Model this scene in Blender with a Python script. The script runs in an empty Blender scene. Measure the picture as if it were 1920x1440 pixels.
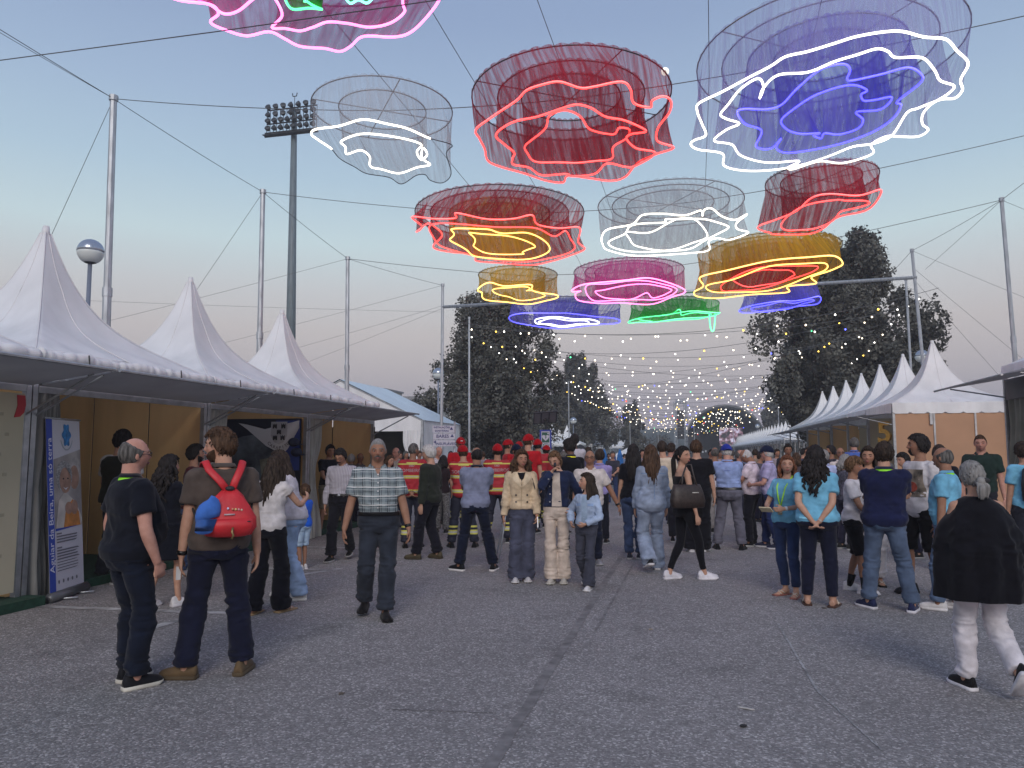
import bpy, math, random
import numpy as np
from mathutils import Vector, Matrix
from mathutils.bvhtree import BVHTree

random.seed(7); np.random.seed(7)
scn = bpy.context.scene
COL = scn.collection
R = math.radians

# ------------------------------------------------------------------ camera
FPX = 1400.0; EYE = 1.62                     # focal length in pixels of a 1920 px wide frame, eye height
PITCH = math.atan(130 / FPX); YAW = R(13.2085)
cam_d = bpy.data.cameras.new('camera'); cam = bpy.data.objects.new('camera', cam_d); COL.objects.link(cam)
cam_d.sensor_width = 36.0; cam_d.lens = 36.0 * FPX / 1920.0
cam_d.clip_start = 0.1; cam_d.clip_end = 3000
cam.location = (0, 0, EYE); cam.rotation_euler = (math.pi / 2 + PITCH, 0, YAW)
scn.camera = cam

# ------------------------------------------------------------------ sky and sun (just after sunset, sun behind the camera)
def lin(h):
    h = h.lstrip('#'); out = []
    for i in (0, 2, 4):
        c = int(h[i:i + 2], 16) / 255
        out.append(c / 12.92 if c <= 0.04045 else ((c + 0.055) / 1.055) ** 2.4)
    return (*out, 1.0)
world = bpy.data.worlds.new('World'); scn.world = world; world.use_nodes = True
nt = world.node_tree; nt.nodes.clear()
wo = nt.nodes.new('ShaderNodeOutputWorld'); bg = nt.nodes.new('ShaderNodeBackground')
tc = nt.nodes.new('ShaderNodeTexCoord'); sx = nt.nodes.new('ShaderNodeSeparateXYZ')
asin = nt.nodes.new('ShaderNodeMath'); asin.operation = 'ARCSINE'
mr = nt.nodes.new('ShaderNodeMapRange'); mr.inputs['From Min'].default_value = 0; mr.inputs['From Max'].default_value = math.pi / 2
ramp = nt.nodes.new('ShaderNodeValToRGB')
nt.links.new(tc.outputs['Generated'], sx.inputs[0]); nt.links.new(sx.outputs['Z'], asin.inputs[0])
nt.links.new(asin.outputs[0], mr.inputs['Value']); nt.links.new(mr.outputs[0], ramp.inputs[0])
els = [(0.0, '#9a99ae'), (3.5, '#a8a4b3'), (6.5, '#b6afb6'), (9.0, '#bdb6b9'), (12.0, '#bfc1c6'), (15.5, '#bccfd6'), (20.0, '#a6bed1'), (25.0, '#97adc9'), (31.0, '#879bbd'), (45.0, '#7b8eb4'), (90.0, '#6c80ac')]
cr = ramp.color_ramp
while len(cr.elements) > 1: cr.elements.remove(cr.elements[-1])
cr.elements[0].position = 0; cr.elements[0].color = lin(els[0][1])
for e, c in els[1:]:
    k = cr.elements.new(e / 90); k.color = lin(c)
sky = nt.nodes.new('ShaderNodeTexSky'); sky.sky_type = 'NISHITA'; sky.sun_disc = False
SUN_EL, SUN_AZ = R(9), math.pi - YAW       # the glow after sunset, behind the camera
sky.sun_elevation = R(1.0); sky.sun_rotation = SUN_AZ
sc_ = nt.nodes.new('ShaderNodeVectorMath'); sc_.operation = 'SCALE'; sc_.inputs['Scale'].default_value = 0.05
ad_ = nt.nodes.new('ShaderNodeVectorMath'); ad_.operation = 'ADD'
nt.links.new(sky.outputs[0], sc_.inputs[0]); nt.links.new(sc_.outputs[0], ad_.inputs[0]); nt.links.new(ramp.outputs[0], ad_.inputs[1])
nt.links.new(ad_.outputs[0], bg.inputs['Color']); bg.inputs['Strength'].default_value = 0.92
nt.links.new(bg.outputs[0], wo.inputs['Surface'])
sd = bpy.data.lights.new('sun', 'SUN'); sun = bpy.data.objects.new('sun', sd); COL.objects.link(sun)
sd.energy = 1.5; sd.angle = R(28); sd.color = (1.0, 0.93, 0.88)
_el = R(32)
_d = Vector((math.sin(SUN_AZ) * math.cos(_el), math.cos(SUN_AZ) * math.cos(_el), math.sin(_el)))
sun.rotation_euler = (-_d).to_track_quat('-Z', 'Y').to_euler()

scn.view_settings.view_transform = 'Standard'; scn.view_settings.look = 'None'
scn.view_settings.exposure = 0.27; scn.view_settings.gamma = 1.0; scn.view_settings.use_curve_mapping = False
scn.render.engine = 'CYCLES'
scn.cycles.use_denoising = True
scn.cycles.transparent_max_bounces = 40; scn.cycles.max_bounces = 6; scn.cycles.transmission_bounces = 3
scn.cycles.sample_clamp_indirect = 4.0

# ------------------------------------------------------------------ from the photograph's pixels to places in the street
def ray(px, py):
    x = (px - 960) / FPX; y = (720 - py) / FPX
    Y = math.cos(PITCH) - y * math.sin(PITCH); Z = math.sin(PITCH) + y * math.cos(PITCH)
    c, s = math.cos(YAW), math.sin(YAW)
    return Vector((x * c - Y * s, x * s + Y * c, Z))
E0 = Vector((0, 0, EYE))
def G(px, py, z=0.0):
    r = ray(px, py); return E0 + r * ((z - EYE) / r.z)
def onX(px, py, X):
    r = ray(px, py); return E0 + r * (X / r.x)
def onY(px, py, Y):
    r = ray(px, py); return E0 + r * (Y / r.y)
def top_z(px, py, p):                        # height seen at a pixel above ground point p
    r = ray(px, py); return EYE + r.z * math.hypot(p[0], p[1]) / math.hypot(r.x, r.y)

# ------------------------------------------------------------------ materials
MATS = {}
def _nodes(name):
    m = bpy.data.materials.new(name); m.use_nodes = True
    return m, m.node_tree, m.node_tree.nodes['Principled BSDF']
def rgb(c):
    if isinstance(c, str): return lin(c)
    if isinstance(c, (int, float)): return (c, c, c, 1)
    return (*c[:3], 1)
def mat(name, c, rough=0.75, var=0.12, vs=6.0, bump=0.0, bs=80.0, metal=0.0, spec=None, stretch=(1, 1, 1), emit=None, estr=0, sheen=0, sub=0.0, c2=None, alpha=None):
    if name in MATS: return MATS[name]
    m, t, b = _nodes(name); N, L = t.nodes, t.links
    c = rgb(c)
    b.inputs['Roughness'].default_value = rough; b.inputs['Metallic'].default_value = metal
    if spec is not None: b.inputs['Specular IOR Level'].default_value = spec
    if sheen: b.inputs['Sheen Weight'].default_value = sheen
    if sub:
        b.inputs['Subsurface Weight'].default_value = sub; b.inputs['Subsurface Radius'].default_value = (0.02, 0.008, 0.005); b.inputs['Subsurface Scale'].default_value = 0.5
    tcn = N.new('ShaderNodeTexCoord'); mp = N.new('ShaderNodeMapping'); mp.inputs['Scale'].default_value = stretch
    L.new(tcn.outputs['Object'], mp.inputs[0])
    if var:
        n = N.new('ShaderNodeTexNoise'); n.inputs['Scale'].default_value = vs; n.inputs['Detail'].default_value = 5
        L.new(mp.outputs[0], n.inputs['Vector'])
        r_ = N.new('ShaderNodeValToRGB')
        lo = tuple(max(0, x * (1 - 1.6 * var)) for x in c[:3]); hi = tuple(min(1, x * (1 + 1.6 * var)) for x in (rgb(c2)[:3] if c2 else c[:3]))
        r_.color_ramp.elements[0].position = 0.3; r_.color_ramp.elements[1].position = 0.7
        r_.color_ramp.elements[0].color = (*lo, 1); r_.color_ramp.elements[1].color = (*hi, 1)
        L.new(n.outputs['Fac'], r_.inputs[0]); L.new(r_.outputs[0], b.inputs['Base Color'])
    else:
        b.inputs['Base Color'].default_value = c
    if bump:
        n2 = N.new('ShaderNodeTexNoise'); n2.inputs['Scale'].default_value = bs; n2.inputs['Detail'].default_value = 4
        L.new(mp.outputs[0], n2.inputs['Vector'])
        bp = N.new('ShaderNodeBump'); bp.inputs['Strength'].default_value = bump; bp.inputs['Distance'].default_value = 0.01
        L.new(n2.outputs['Fac'], bp.inputs['Height']); L.new(bp.outputs[0], b.inputs['Normal'])
    if emit:
        b.inputs['Emission Color'].default_value = rgb(emit); b.inputs['Emission Strength'].default_value = estr
    if alpha is not None: b.inputs['Alpha'].default_value = alpha
    MATS[name] = m; return m

def cloth(c, name=None, **k):
    key = 'cloth_' + (name or str(c).lstrip('#').replace(' ', ''))
    d = dict(rough=0.9, var=0.15, vs=10, bump=0.14, bs=220, spec=0.15, sheen=.08); d.update(k)
    return mat(key, c, **d)

WHITE_PVC = mat('white_pvc', (0.83, 0.845, 0.855), 0.5, 0.07, 2.2, 0.2, 7, stretch=(1, 1, .5))
GREY_PVC = mat('grey_pvc', (0.24, 0.24, 0.245), 0.6, 0.12, 2.0, 0.1, 8)
CURTAIN = mat('curtain_pvc', (0.42, 0.42, 0.39), 0.55, 0.10, 2.5, 0.1, 10)
ALU = mat('aluminium', (0.42, 0.44, 0.46), 0.4, 0.12, 8, 0, metal=0.75)
GALV = mat('galvanised_steel', (0.40, 0.43, 0.46), 0.5, 0.15, 5, 0, metal=0.5, stretch=(4, 4, .6))
DARKSTEEL = mat('dark_steel', (0.05, 0.055, 0.06), 0.5, 0.2, 6, 0, metal=0.4)
MASTPAINT = mat('mast_paint', (0.13, 0.165, 0.18), 0.55, 0.12, 3, 0, stretch=(3, 3, .4))
BLACK = mat('black_rubber', (0.02, 0.02, 0.022), 0.7, 0.1)
CABLE = mat('steel_cable', (0.11, 0.115, 0.12), 0.6, 0)

def see_light(m, c, fac):                      # woven or coated cloth lets some daylight through
    t = m.node_tree; N, L = t.nodes, t.links; o = N['Material Output']; b = N['Principled BSDF']; mx = N.new('ShaderNodeMixShader'); tl = N.new('ShaderNodeBsdfTranslucent'); tl.inputs[0].default_value = rgb(c); mx.inputs[0].default_value = fac
    L.new(b.outputs[0], mx.inputs[1]); L.new(tl.outputs[0], mx.inputs[2]); L.new(mx.outputs[0], o.inputs['Surface'])
see_light(WHITE_PVC, (.8, .79, .78), .20); see_light(GREY_PVC, (.32, .32, .33), .16); see_light(CURTAIN, (.5, .5, .46), .25)

# ------------------------------------------------------------------ mesh helpers
class MB:
    def __init__(s): s.v = []; s.f = []; s.m = []; s.mi = 0
    def add(s, vs, fs):
        o = len(s.v); s.v += [tuple(p) for p in vs]
        s.f += [tuple(i + o for i in f) for f in fs]; s.m += [s.mi] * len(fs); return s
    def box(s, c, d, M=None):
        x, y, z = d[0] / 2, d[1] / 2, d[2] / 2
        vs = [Vector((a, b, e)) for a in (-x, x) for b in (-y, y) for e in (-z, z)]
        if M is not None: vs = [M @ v for v in vs]
        c = Vector(c)
        return s.add([v + c for v in vs], [(0, 1, 3, 2), (4, 6, 7, 5), (0, 4, 5, 1), (2, 3, 7, 6), (0, 2, 6, 4), (1, 5, 7, 3)])
    def rings(s, rings, cap=True, closed=False):
        n = len(rings[0]); vs = [p for r in rings for p in r]; fs = []
        m = len(rings)
        for i in range(m if closed else m - 1):
            a, b = i * n, ((i + 1) % m) * n
            for j in range(n):
                k = (j + 1) % n; fs.append((a + j, a + k, b + k, b + j))
        if cap and not closed:
            fs.append(tuple(range(n - 1, -1, -1))); fs.append(tuple((m - 1) * n + j for j in range(n)))
        return s.add(vs, fs)
    def tube(s, pts, r, n=8, cap=True, closed=False, flat=1.0, up=None):
        pts = [Vector(p) for p in pts]; m = len(pts)
        if not hasattr(r, '__len__'): r = [r] * m
        T = []
        for i in range(m):
            a = pts[i - 1] if (i or closed) else pts[i]; b = pts[(i + 1) % m] if (i < m - 1 or closed) else pts[i]
            d = b - a; T.append(d.normalized() if d.length > 1e-9 else Vector((0, 0, 1)))
        u = Vector(up) if up else (Vector((0, 0, 1)) if abs(T[0].z) < 0.9 else Vector((0, 1, 0)))
        u = (u - T[0] * u.dot(T[0])).normalized(); rr = []
        for i in range(m):
            u = u - T[i] * u.dot(T[i]); u = u.normalized() if u.length > 1e-6 else T[i].orthogonal().normalized()
            w = T[i].cross(u)
            rr.append([pts[i] + u * (r[i] * math.cos(2 * math.pi * j / n) * flat) + w * (r[i] * math.sin(2 * math.pi * j / n)) for j in range(n)])
        return s.rings(rr, cap, closed)
    def ball(s, c, r, nu=12, nv=8, M=None):
        if not hasattr(r, '__len__'): r = (r, r, r)
        c = Vector(c); vs = []
        for i in range(nv + 1):
            t = math.pi * i / nv
            for j in range(nu):
                p = Vector((r[0] * math.sin(t) * math.cos(2 * math.pi * j / nu), r[1] * math.sin(t) * math.sin(2 * math.pi * j / nu), r[2] * math.cos(t)))
                vs.append(c + (M @ p if M is not None else p))
        fs = []
        for i in range(nv):
            for j in range(nu):
                k = (j + 1) % nu; fs.append((i * nu + j, (i + 1) * nu + j, (i + 1) * nu + k, i * nu + k))
        return s.add(vs, fs)
    def grid(s, P):                            # P[i][j] points
        a, b = len(P), len(P[0]); vs = [p for r in P for p in r]
        return s.add(vs, [(i * b + j, i * b + j + 1, (i + 1) * b + j + 1, (i + 1) * b + j) for i in range(a - 1) for j in range(b - 1)])
    def prism(s, poly, z0, z1, M=None):        # poly in xy, extruded along z
        n = len(poly); vs = [Vector((x, y, z)) for z in (z0, z1) for x, y in poly]
        if M is not None: vs = [M @ v for v in vs]
        return s.add(vs, [tuple(range(n - 1, -1, -1)), tuple(range(n, 2 * n))] + [(i, (i + 1) % n, n + (i + 1) % n, n + i) for i in range(n)])
    def mesh(s, name, mats, smooth=True):
        me = bpy.data.meshes.new(name); me.from_pydata(s.v, [], s.f)
        for m in (mats if isinstance(mats, (list, tuple)) else [mats]): me.materials.append(m)
        me.polygons.foreach_set('material_index', np.array(s.m, dtype=np.int32))
        me.polygons.foreach_set('use_smooth', np.full(len(s.f), smooth)); me.update(); return me
    def build(s, name, mats, parent=None, smooth=True, loc=None):
        o = bpy.data.objects.new(name, s.mesh(name, mats, smooth)); COL.objects.link(o)
        if parent is not None: o.parent = parent
        if loc is not None: o.location = loc
        return o
def tag(o, label=None, cat=None, group=None, kind=None):
    if label: o['label'] = label
    if cat: o['category'] = cat
    if group: o['group'] = group
    if kind: o['kind'] = kind
    return o
def thing(name, label, cat, loc=(0, 0, 0), rz=0, group=None):
    o = bpy.data.objects.new(name, None); COL.objects.link(o); o.empty_display_size = 0.1
    o.location = loc; o.rotation_euler = (0, 0, rz); return tag(o, label, cat, group)
def dup(o, parent=None):
    c = o.copy(); COL.objects.link(c); c.parent = parent
    for ch in list(o.children): dup(ch, c)
    return c
def tri(p, dx, dz): return p
def text_mesh(txt, size, name='lettering', align='CENTER', ext=0.0, bold=0.0):
    cu = bpy.data.curves.new(name, 'FONT'); cu.body = txt; cu.size = size; cu.align_x = align; cu.align_y = 'CENTER'
    cu.extrude = ext; cu.offset = bold; cu.resolution_u = 3
    o = bpy.data.objects.new('tmp', cu); COL.objects.link(o); dg = bpy.context.evaluated_depsgraph_get(); dg.update()
    me = bpy.data.meshes.new_from_object(o.evaluated_get(dg)); bpy.data.objects.remove(o); bpy.data.curves.remove(cu)
    me.name = name; return me
def lettering(txt, size, M, m, parent, name='lettering', **k):
    me = text_mesh(txt, size, name, **k); me.materials.clear(); me.materials.append(m)
    o = bpy.data.objects.new(name, me); COL.objects.link(o); o.parent = parent; o.matrix_local = M; return o
def frame(o, x, z):                            # matrix with its x axis along x, y axis along z
    x = Vector(x).normalized(); z = Vector(z); z = (z - x * z.dot(x)).normalized(); n = x.cross(z)
    M = Matrix((x, z, n)).transposed().to_4x4(); M.translation = Vector(o); return M
def hashn(a):
    a = np.sin(a * 12.9898) * 43758.5453; return a - np.floor(a)
def vnoise(P, s, seed=0):                      # value noise on points, -1..1
    P = P * s + seed * 17.31; I = np.floor(P); Fp = P - I; Fp = Fp * Fp * (3 - 2 * Fp); out = 0
    for dx in (0, 1):
        for dy in (0, 1):
            for dz in (0, 1):
                h = hashn((I[:, 0] + dx) * 1.0 + (I[:, 1] + dy) * 57.0 + (I[:, 2] + dz) * 113.7)
                w = (Fp[:, 0] if dx else 1 - Fp[:, 0]) * (Fp[:, 1] if dy else 1 - Fp[:, 1]) * (Fp[:, 2] if dz else 1 - Fp[:, 2]); out = out + h * w
    return out * 2 - 1
# ================================================================== ground
def asphalt_mat():
    m, t, b = _nodes('asphalt'); N, L = t.nodes, t.links
    tcn = N.new('ShaderNodeTexCoord')
    v = N.new('ShaderNodeTexVoronoi'); v.inputs['Scale'].default_value = 78
    L.new(tcn.outputs['Object'], v.inputs['Vector'])
    r1 = N.new('ShaderNodeValToRGB'); cr = r1.color_ramp
    cr.elements[0].position = 0.0; cr.elements[0].color = (0.140, 0.133, 0.131, 1)
    cr.elements[1].position = 1.0; cr.elements[1].color = (0.43, 0.41, 0.40, 1)
    e = cr.elements.new(0.5); e.color = (0.195, 0.186, 0.183, 1); e = cr.elements.new(0.80); e.color = (0.24, 0.23, 0.226, 1)
    sxy = N.new('ShaderNodeSeparateColor'); L.new(v.outputs['Color'], sxy.inputs[0]); L.new(sxy.outputs[0], r1.inputs[0])
    n = N.new('ShaderNodeTexNoise'); n.inputs['Scale'].default_value = 0.35; n.inputs['Detail'].default_value = 6; n.inputs['Roughness'].default_value = 0.65
    L.new(tcn.outputs['Object'], n.inputs['Vector'])
    n3 = N.new('ShaderNodeTexNoise'); n3.inputs['Scale'].default_value = 9; n3.inputs['Detail'].default_value = 5
    L.new(tcn.outputs['Object'], n3.inputs['Vector'])
    ma = N.new('ShaderNodeMath'); ma.operation = 'MULTIPLY_ADD'; ma.inputs[1].default_value = 0.85; ma.inputs[2].default_value = 0.36
    L.new(n.outputs['Fac'], ma.inputs[0])
    mb = N.new('ShaderNodeMath'); mb.operation = 'MULTIPLY_ADD'; mb.inputs[1].default_value = 0.55
    L.new(n3.outputs['Fac'], mb.inputs[0]); L.new(ma.outputs[0], mb.inputs[2])
    mx = N.new('ShaderNodeVectorMath'); mx.operation = 'SCALE'
    L.new(r1.outputs[0], mx.inputs[0]); L.new(mb.outputs[0], mx.inputs['Scale'])
    n4 = N.new('ShaderNodeTexNoise'); n4.inputs['Scale'].default_value = 1.3; n4.inputs['Detail'].default_value = 3; L.new(tcn.outputs['Object'], n4.inputs['Vector'])   # old oil and drink stains
    m4 = N.new('ShaderNodeMapRange'); m4.inputs['From Min'].default_value = .60; m4.inputs['From Max'].default_value = .74; m4.inputs['To Min'].default_value = 1.0; m4.inputs['To Max'].default_value = .72; L.new(n4.outputs['Fac'], m4.inputs['Value'])
    mz = N.new('ShaderNodeVectorMath'); mz.operation = 'SCALE'; L.new(mx.outputs[0], mz.inputs[0]); L.new(m4.outputs[0], mz.inputs['Scale'])
    L.new(mz.outputs[0], b.inputs['Base Color'])
    b.inputs['Roughness'].default_value = 0.85; b.inputs['Specular IOR Level'].default_value = 0.35
    bp = N.new('ShaderNodeBump'); bp.inputs['Strength'].default_value = 0.6; bp.inputs['Distance'].default_value = 0.006
    L.new(v.outputs['Distance'], bp.inputs['Height']); bp.invert = True; L.new(bp.outputs[0], b.inputs['Normal'])
    return m
ASPH = asphalt_mat()
g = MB(); g.grid([[(x, y, 0) for y in (-60, 0, 40, 120, 480)] for x in (-440, -200, -30, 0, 30, 200, 440)])
ground = tag(g.build('ground', ASPH, smooth=False), 'worn grey asphalt of the fairground street', kind='structure')

def stripe(name, a, b, w, m, jag=0.0, z=0.004, n=24):
    a, b = Vector((a[0], a[1], 0)), Vector((b[0], b[1], 0)); d = (b - a); pp = Vector((-d.y, d.x, 0)).normalized(); P = [[], []]
    for i in range(n + 1):
        c = a + d * (i / n) + pp * random.uniform(-jag, jag); ww = w * random.uniform(1 - 6 * min(jag, .08), 1) if jag else w
        P[0].append((c.x + pp.x * ww / 2, c.y + pp.y * ww / 2, z)); P[1].append((c.x - pp.x * ww / 2, c.y - pp.y * ww / 2, z))
    mb = MB(); mb.grid(P); o = mb.build(name, m, smooth=False); return tag(o, kind='structure')
PAINT = mat('worn_road_paint', (0.34, 0.34, 0.34), 0.8, 0.35, 5, 0.2, 60)
TAR = mat('tar_joint', (0.162, 0.155, 0.153), 0.8, 0.25, 9, 0.4, 60)
for a, b_ in [((-6.75, 6.75), (-4.4, 6.92)), ((-4.93, 5.9), (-4.83, 6.88)), ((-5.15, 9.1), (-4.80, 9.9)), ((-6.7, 9.65), (-4.9, 9.75)), ((-6.7, 12.02), (-5.0, 12.06)), ((-6.7, 14.6), (-4.5, 14.7)),
              ((2.9, 7.3), (4.4, 7.1)), ((4.0, 10.2), (5.4, 10.3)), ((4.0, 12.7), (5.4, 12.8)), ((4.0, 15.2), (5.4, 15.3))]:
    stripe('painted_line', a, b_, 0.11, PAINT, 0.004)
stripe('tar_seam', (-1.03, 2.2), (-1.10, 24), 0.075, TAR, 0.007, n=260)
stripe('tar_seam', (-0.86, 7.0), (-0.80, 13), 0.025, TAR, 0.006, n=90)
CRK = mat('pale_crack_filler', (0.27, 0.27, 0.27), 0.8, 0.3, 9)
stripe('crack', (0.80, 7.7), (0.83, 5.6), 0.02, CRK, 0.007, n=90)
stripe('crack', (0.83, 5.6), (1.0, 4.6), 0.010, CRK, 0.006, n=60)
stripe('crack', (-1.9, 4.6), (-1.2, 4.7), 0.010, TAR, 0.012, n=60)

# ================================================================== trees
LEAFM = mat('dark_leaves', (0.066, 0.068, 0.060), 0.75, 0.45, 0.9, c2=(0.10, 0.102, 0.088), spec=.25)
BARK = mat('bark', (0.07, 0.06, 0.05), 0.9, 0.25, 8, 0.6, 30, stretch=(3, 3, .6))
def leaves(cent, size, nrm):
    n = len(cent); rng = np.random
    nrm = nrm + rng.normal(0, .8, (n, 3)); nrm /= np.linalg.norm(nrm, axis=1)[:, None] + 1e-9
    a = np.cross(nrm, rng.normal(0, 1, (n, 3))); a /= np.linalg.norm(a, axis=1)[:, None] + 1e-9; b = np.cross(nrm, a)
    s = size * rng.uniform(.6, 1.25, (n, 1)); d = nrm * s * rng.uniform(-.25, .25, (n, 1))
    V = np.stack([cent - a * s, cent + b * s * .62 + d, cent + a * s * 1.1, cent - b * s * .62 + d], 1).reshape(-1, 3)
    F = np.arange(4 * n).reshape(n, 4); return V, F
def foliage(name, blobs, per, size, parent, m=LEAFM, up=0.25, fill=0.35):
    VV, FF, o = [], [], 0
    for (c, r, k) in blobs:
        n = int(per * k); u = np.random.normal(0, 1, (n, 3)); u /= np.linalg.norm(u, axis=1)[:, None]
        rad = np.random.uniform(fill, 1.0, (n, 1)) ** .6
        wob = 1 + .42 * vnoise(u, 2.6, hash(round(c[0] * 7 + c[2] * 13)) % 97)[:, None]
        P = np.array(c) + u * rad * wob * np.array(r); V, F = leaves(P, size, u + np.array([0, 0, up])); VV.append(V); FF.append(F + o); o += len(V)
    V = np.concatenate(VV); F = np.concatenate(FF); me = bpy.data.meshes.new(name)
    me.vertices.add(len(V)); me.vertices.foreach_set('co', V.ravel()); me.loops.add(F.size); me.loops.foreach_set('vertex_index', F.ravel().astype(np.int32))
    me.polygons.add(len(F)); me.polygons.foreach_set('loop_start', np.arange(0, F.size, 4, dtype=np.int32)); me.update(calc_edges=True)
    me.materials.append(m); ob = bpy.data.objects.new(name, me); COL.objects.link(ob)
    if parent is not None: ob.parent = parent
    return ob
def tree(label, x, y, h, w, base, nb, per, size, seed, lean=0.0, spire=1.0, group='trees beside the fair street'):
    random.seed(seed); np.random.seed(seed)
    t = thing('broadleaf_tree', label, 'tree', (x, y, 0), 0, group)
    tr = MB(); tr.tube([(0, 0, 0), (0.03, 0, base * .6), (-.04, .03, base + .2 * h), (lean * .3, 0, h * .6), (lean * .5, 0, h * .9)], [h * .024, h * .019, h * .016, h * .008, h * .002], 9)
    blobs = []; sd_ = seed * 1.7
    for i in range(nb):
        q = (i + random.random()) / nb; core = i % 3 == 0; z = base + (h - base) * (q ** 1.1) * (.80 if core else .95); tq = (z - base) / (h - base); a = i * 2.39996 + random.uniform(-.6, .6)
        env = min(1, tq * 3.4 + .42) * (1 - .80 * tq ** 1.5) * (1 + .20 * math.sin(3 * a + sd_ + 4 * tq) + .14 * math.sin(5 * a - 7 * tq + sd_))
        rr = w / 2 * env * (random.uniform(.05, .55) if core else random.uniform(.68, 1.12)); bx, by = rr * math.cos(a) + lean * q, rr * math.sin(a)
        if core: br = (w * .115 + .25) * random.uniform(.8, 1.2); blobs.append(((bx, by, z), (br, br, br * 1.3), 1.1))
        else:
            br = (w * .042 + .17) * random.choice([.65, .85, 1.0, 1.3, 1.6]); el = random.uniform(1.0, 2.3); blobs.append(((bx, by, z + br * .3), (br * random.uniform(.9, 1.4), br * random.uniform(.9, 1.3), br * el), min(1.1, .32 + br * .7)))
        if i % 4 == 0:
            z0 = max(base * .7, z - rr * .8 - .4); tr.tube([(lean * q * .6, 0, z0), (bx * .5, by * .5, z0 + (z - z0) * .45), (bx, by, z)], [h * .008, h * .005, h * .002], 6)
    for i in range(16):                         # upright leaders poking out of the crown
        a = random.uniform(0, 6.28); rr = w * random.uniform(.03, .36); tq = max(.3, 1 - (rr / w * 2.1) ** 1.3); z = base + (h - base) * tq * random.uniform(.90, .99)
        blobs.append(((rr * math.cos(a) + lean, rr * math.sin(a), z), (w * .028 + .13, w * .028 + .13, h * random.uniform(.05, .085)), .42))
    tr.build('trunk', BARK, t); foliage('crown', blobs, per, size, t); return t
tree('big dark leafy tree rising behind the direction sign and red capped crowd', -11.0, 42, 10.7, 8.0, 2.2, 170, 640, .095, 3)
tree('dark upright tree behind the white pagodas, right of the big left tree', -13.0, 91, 13.6, 9.6, 2.4, 110, 420, .16, 5)
tree('biggest dark tree, towering behind the right row of pagodas', 8.9, 47, 14.5, 9.6, 2.6, 190, 680, .115, 8)
tree('slim dark tree right of the tallest one, above the end pagoda', 13.2, 47, 9.9, 2.9, 2.6, 60, 420, .12, 11)
tree('dark tree left of the arched stage, low behind bulbs on the right', 19.5, 92, 13, 9.0, 2.0, 70, 300, .2, 12)
tree('small far tree standing alone on the skyline under the bulbs', -7.4, 104, 8.4, 4.0, 1.6, 50, 260, .17, 14)
tree('bushy green tree partly hiding the arched stage', 15.2, 138, 11.5, 8.0, 1.0, 60, 260, .24, 15)
tree('tall tree behind the second left tree, by the pale apartment block', -20, 86, 9.4, 7, 2, 50, 250, .2, 16)

# far wood and hill
HILL = mat('far_hill_scrub', (0.05, 0.06, 0.055), 0.9, 0.3, .05)
hb = MB(); P = []
for i, y in enumerate(np.linspace(185, 470, 9)):
    P.append([(x, y, (0 if i == 0 else (7 + 9 * (i / 8)) * (.62 + .38 * math.sin(x * .011 + 1.3) + .10 * math.sin(x * .05 + i)) * min(1, i / 1.2))) for x in np.linspace(-430, 430, 60)])
hb.grid(P); tag(hb.build('hill', HILL), 'low dark wooded hill closing the end of the street', kind='structure')
np.random.seed(3); random.seed(3)
wb = [((random.uniform(-60, 70), random.uniform(150, 182), random.uniform(.8, 4.2)), (random.uniform(2, 3.6), 2.5, random.uniform(2, 3.4)), 1) for _ in range(70)]
wd = foliage('far_wood', wb, 170, .42, None); tag(wd, 'dark belt of trees at the far end of the street', kind='stuff')

# ================================================================== buildings behind the left side
PLASTER = mat('pale_plaster', (0.50, 0.49, 0.45), 0.85, 0.06, .8); WIN = mat('window_glass', (0.05, 0.06, 0.07), 0.15, 0)
ROOFM = mat('flat_roof', (0.25, 0.25, 0.26), 0.8)
bd = thing('flat_roofed_building', 'pale flat roofed building above the white marquee', 'building', (-31, 76, 0))
q = MB(); q.box((0, 0, 3.2), (10, 8, 6.4)); q.box((-1.5, -1, 7.3), (3.6, 5, 1.9)); q.build('wall', PLASTER, bd, False)
q = MB(); q.box((0, 0, 6.5), (10.4, 8.4, .25)); q.box((-1.5, -1, 8.3), (3.9, 5.3, .18)); q.box((2.2, -1, 7.4), (4, 3, .35)); q.build('roof', ROOFM, bd, False)
for i in range(3):
    q = MB(); q.box((-3 + i * 3, -4.02, 5.2), (1.5, .06, .8)); q.build('window', WIN, bd, False)
bd = thing('apartment_block', 'pale apartment block glimpsed between the two left trees', 'building', (-25, 98, 0))
q = MB(); q.box((0, 0, 4.3), (22, 10, 8.6)); q.build('wall', PLASTER, bd, False)
q = MB(); q.box((0, 0, 8.7), (22.6, 10.6, .3)); q.build('roof', ROOFM, bd, False)
for i in range(7):
    for k in range(3):
        q = MB(); q.box((-9.3 + i * 3.1, -5.03, 1.8 + k * 2.8), (1.3, .08, 1.3)); q.build('window', WIN, bd, False)

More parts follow.
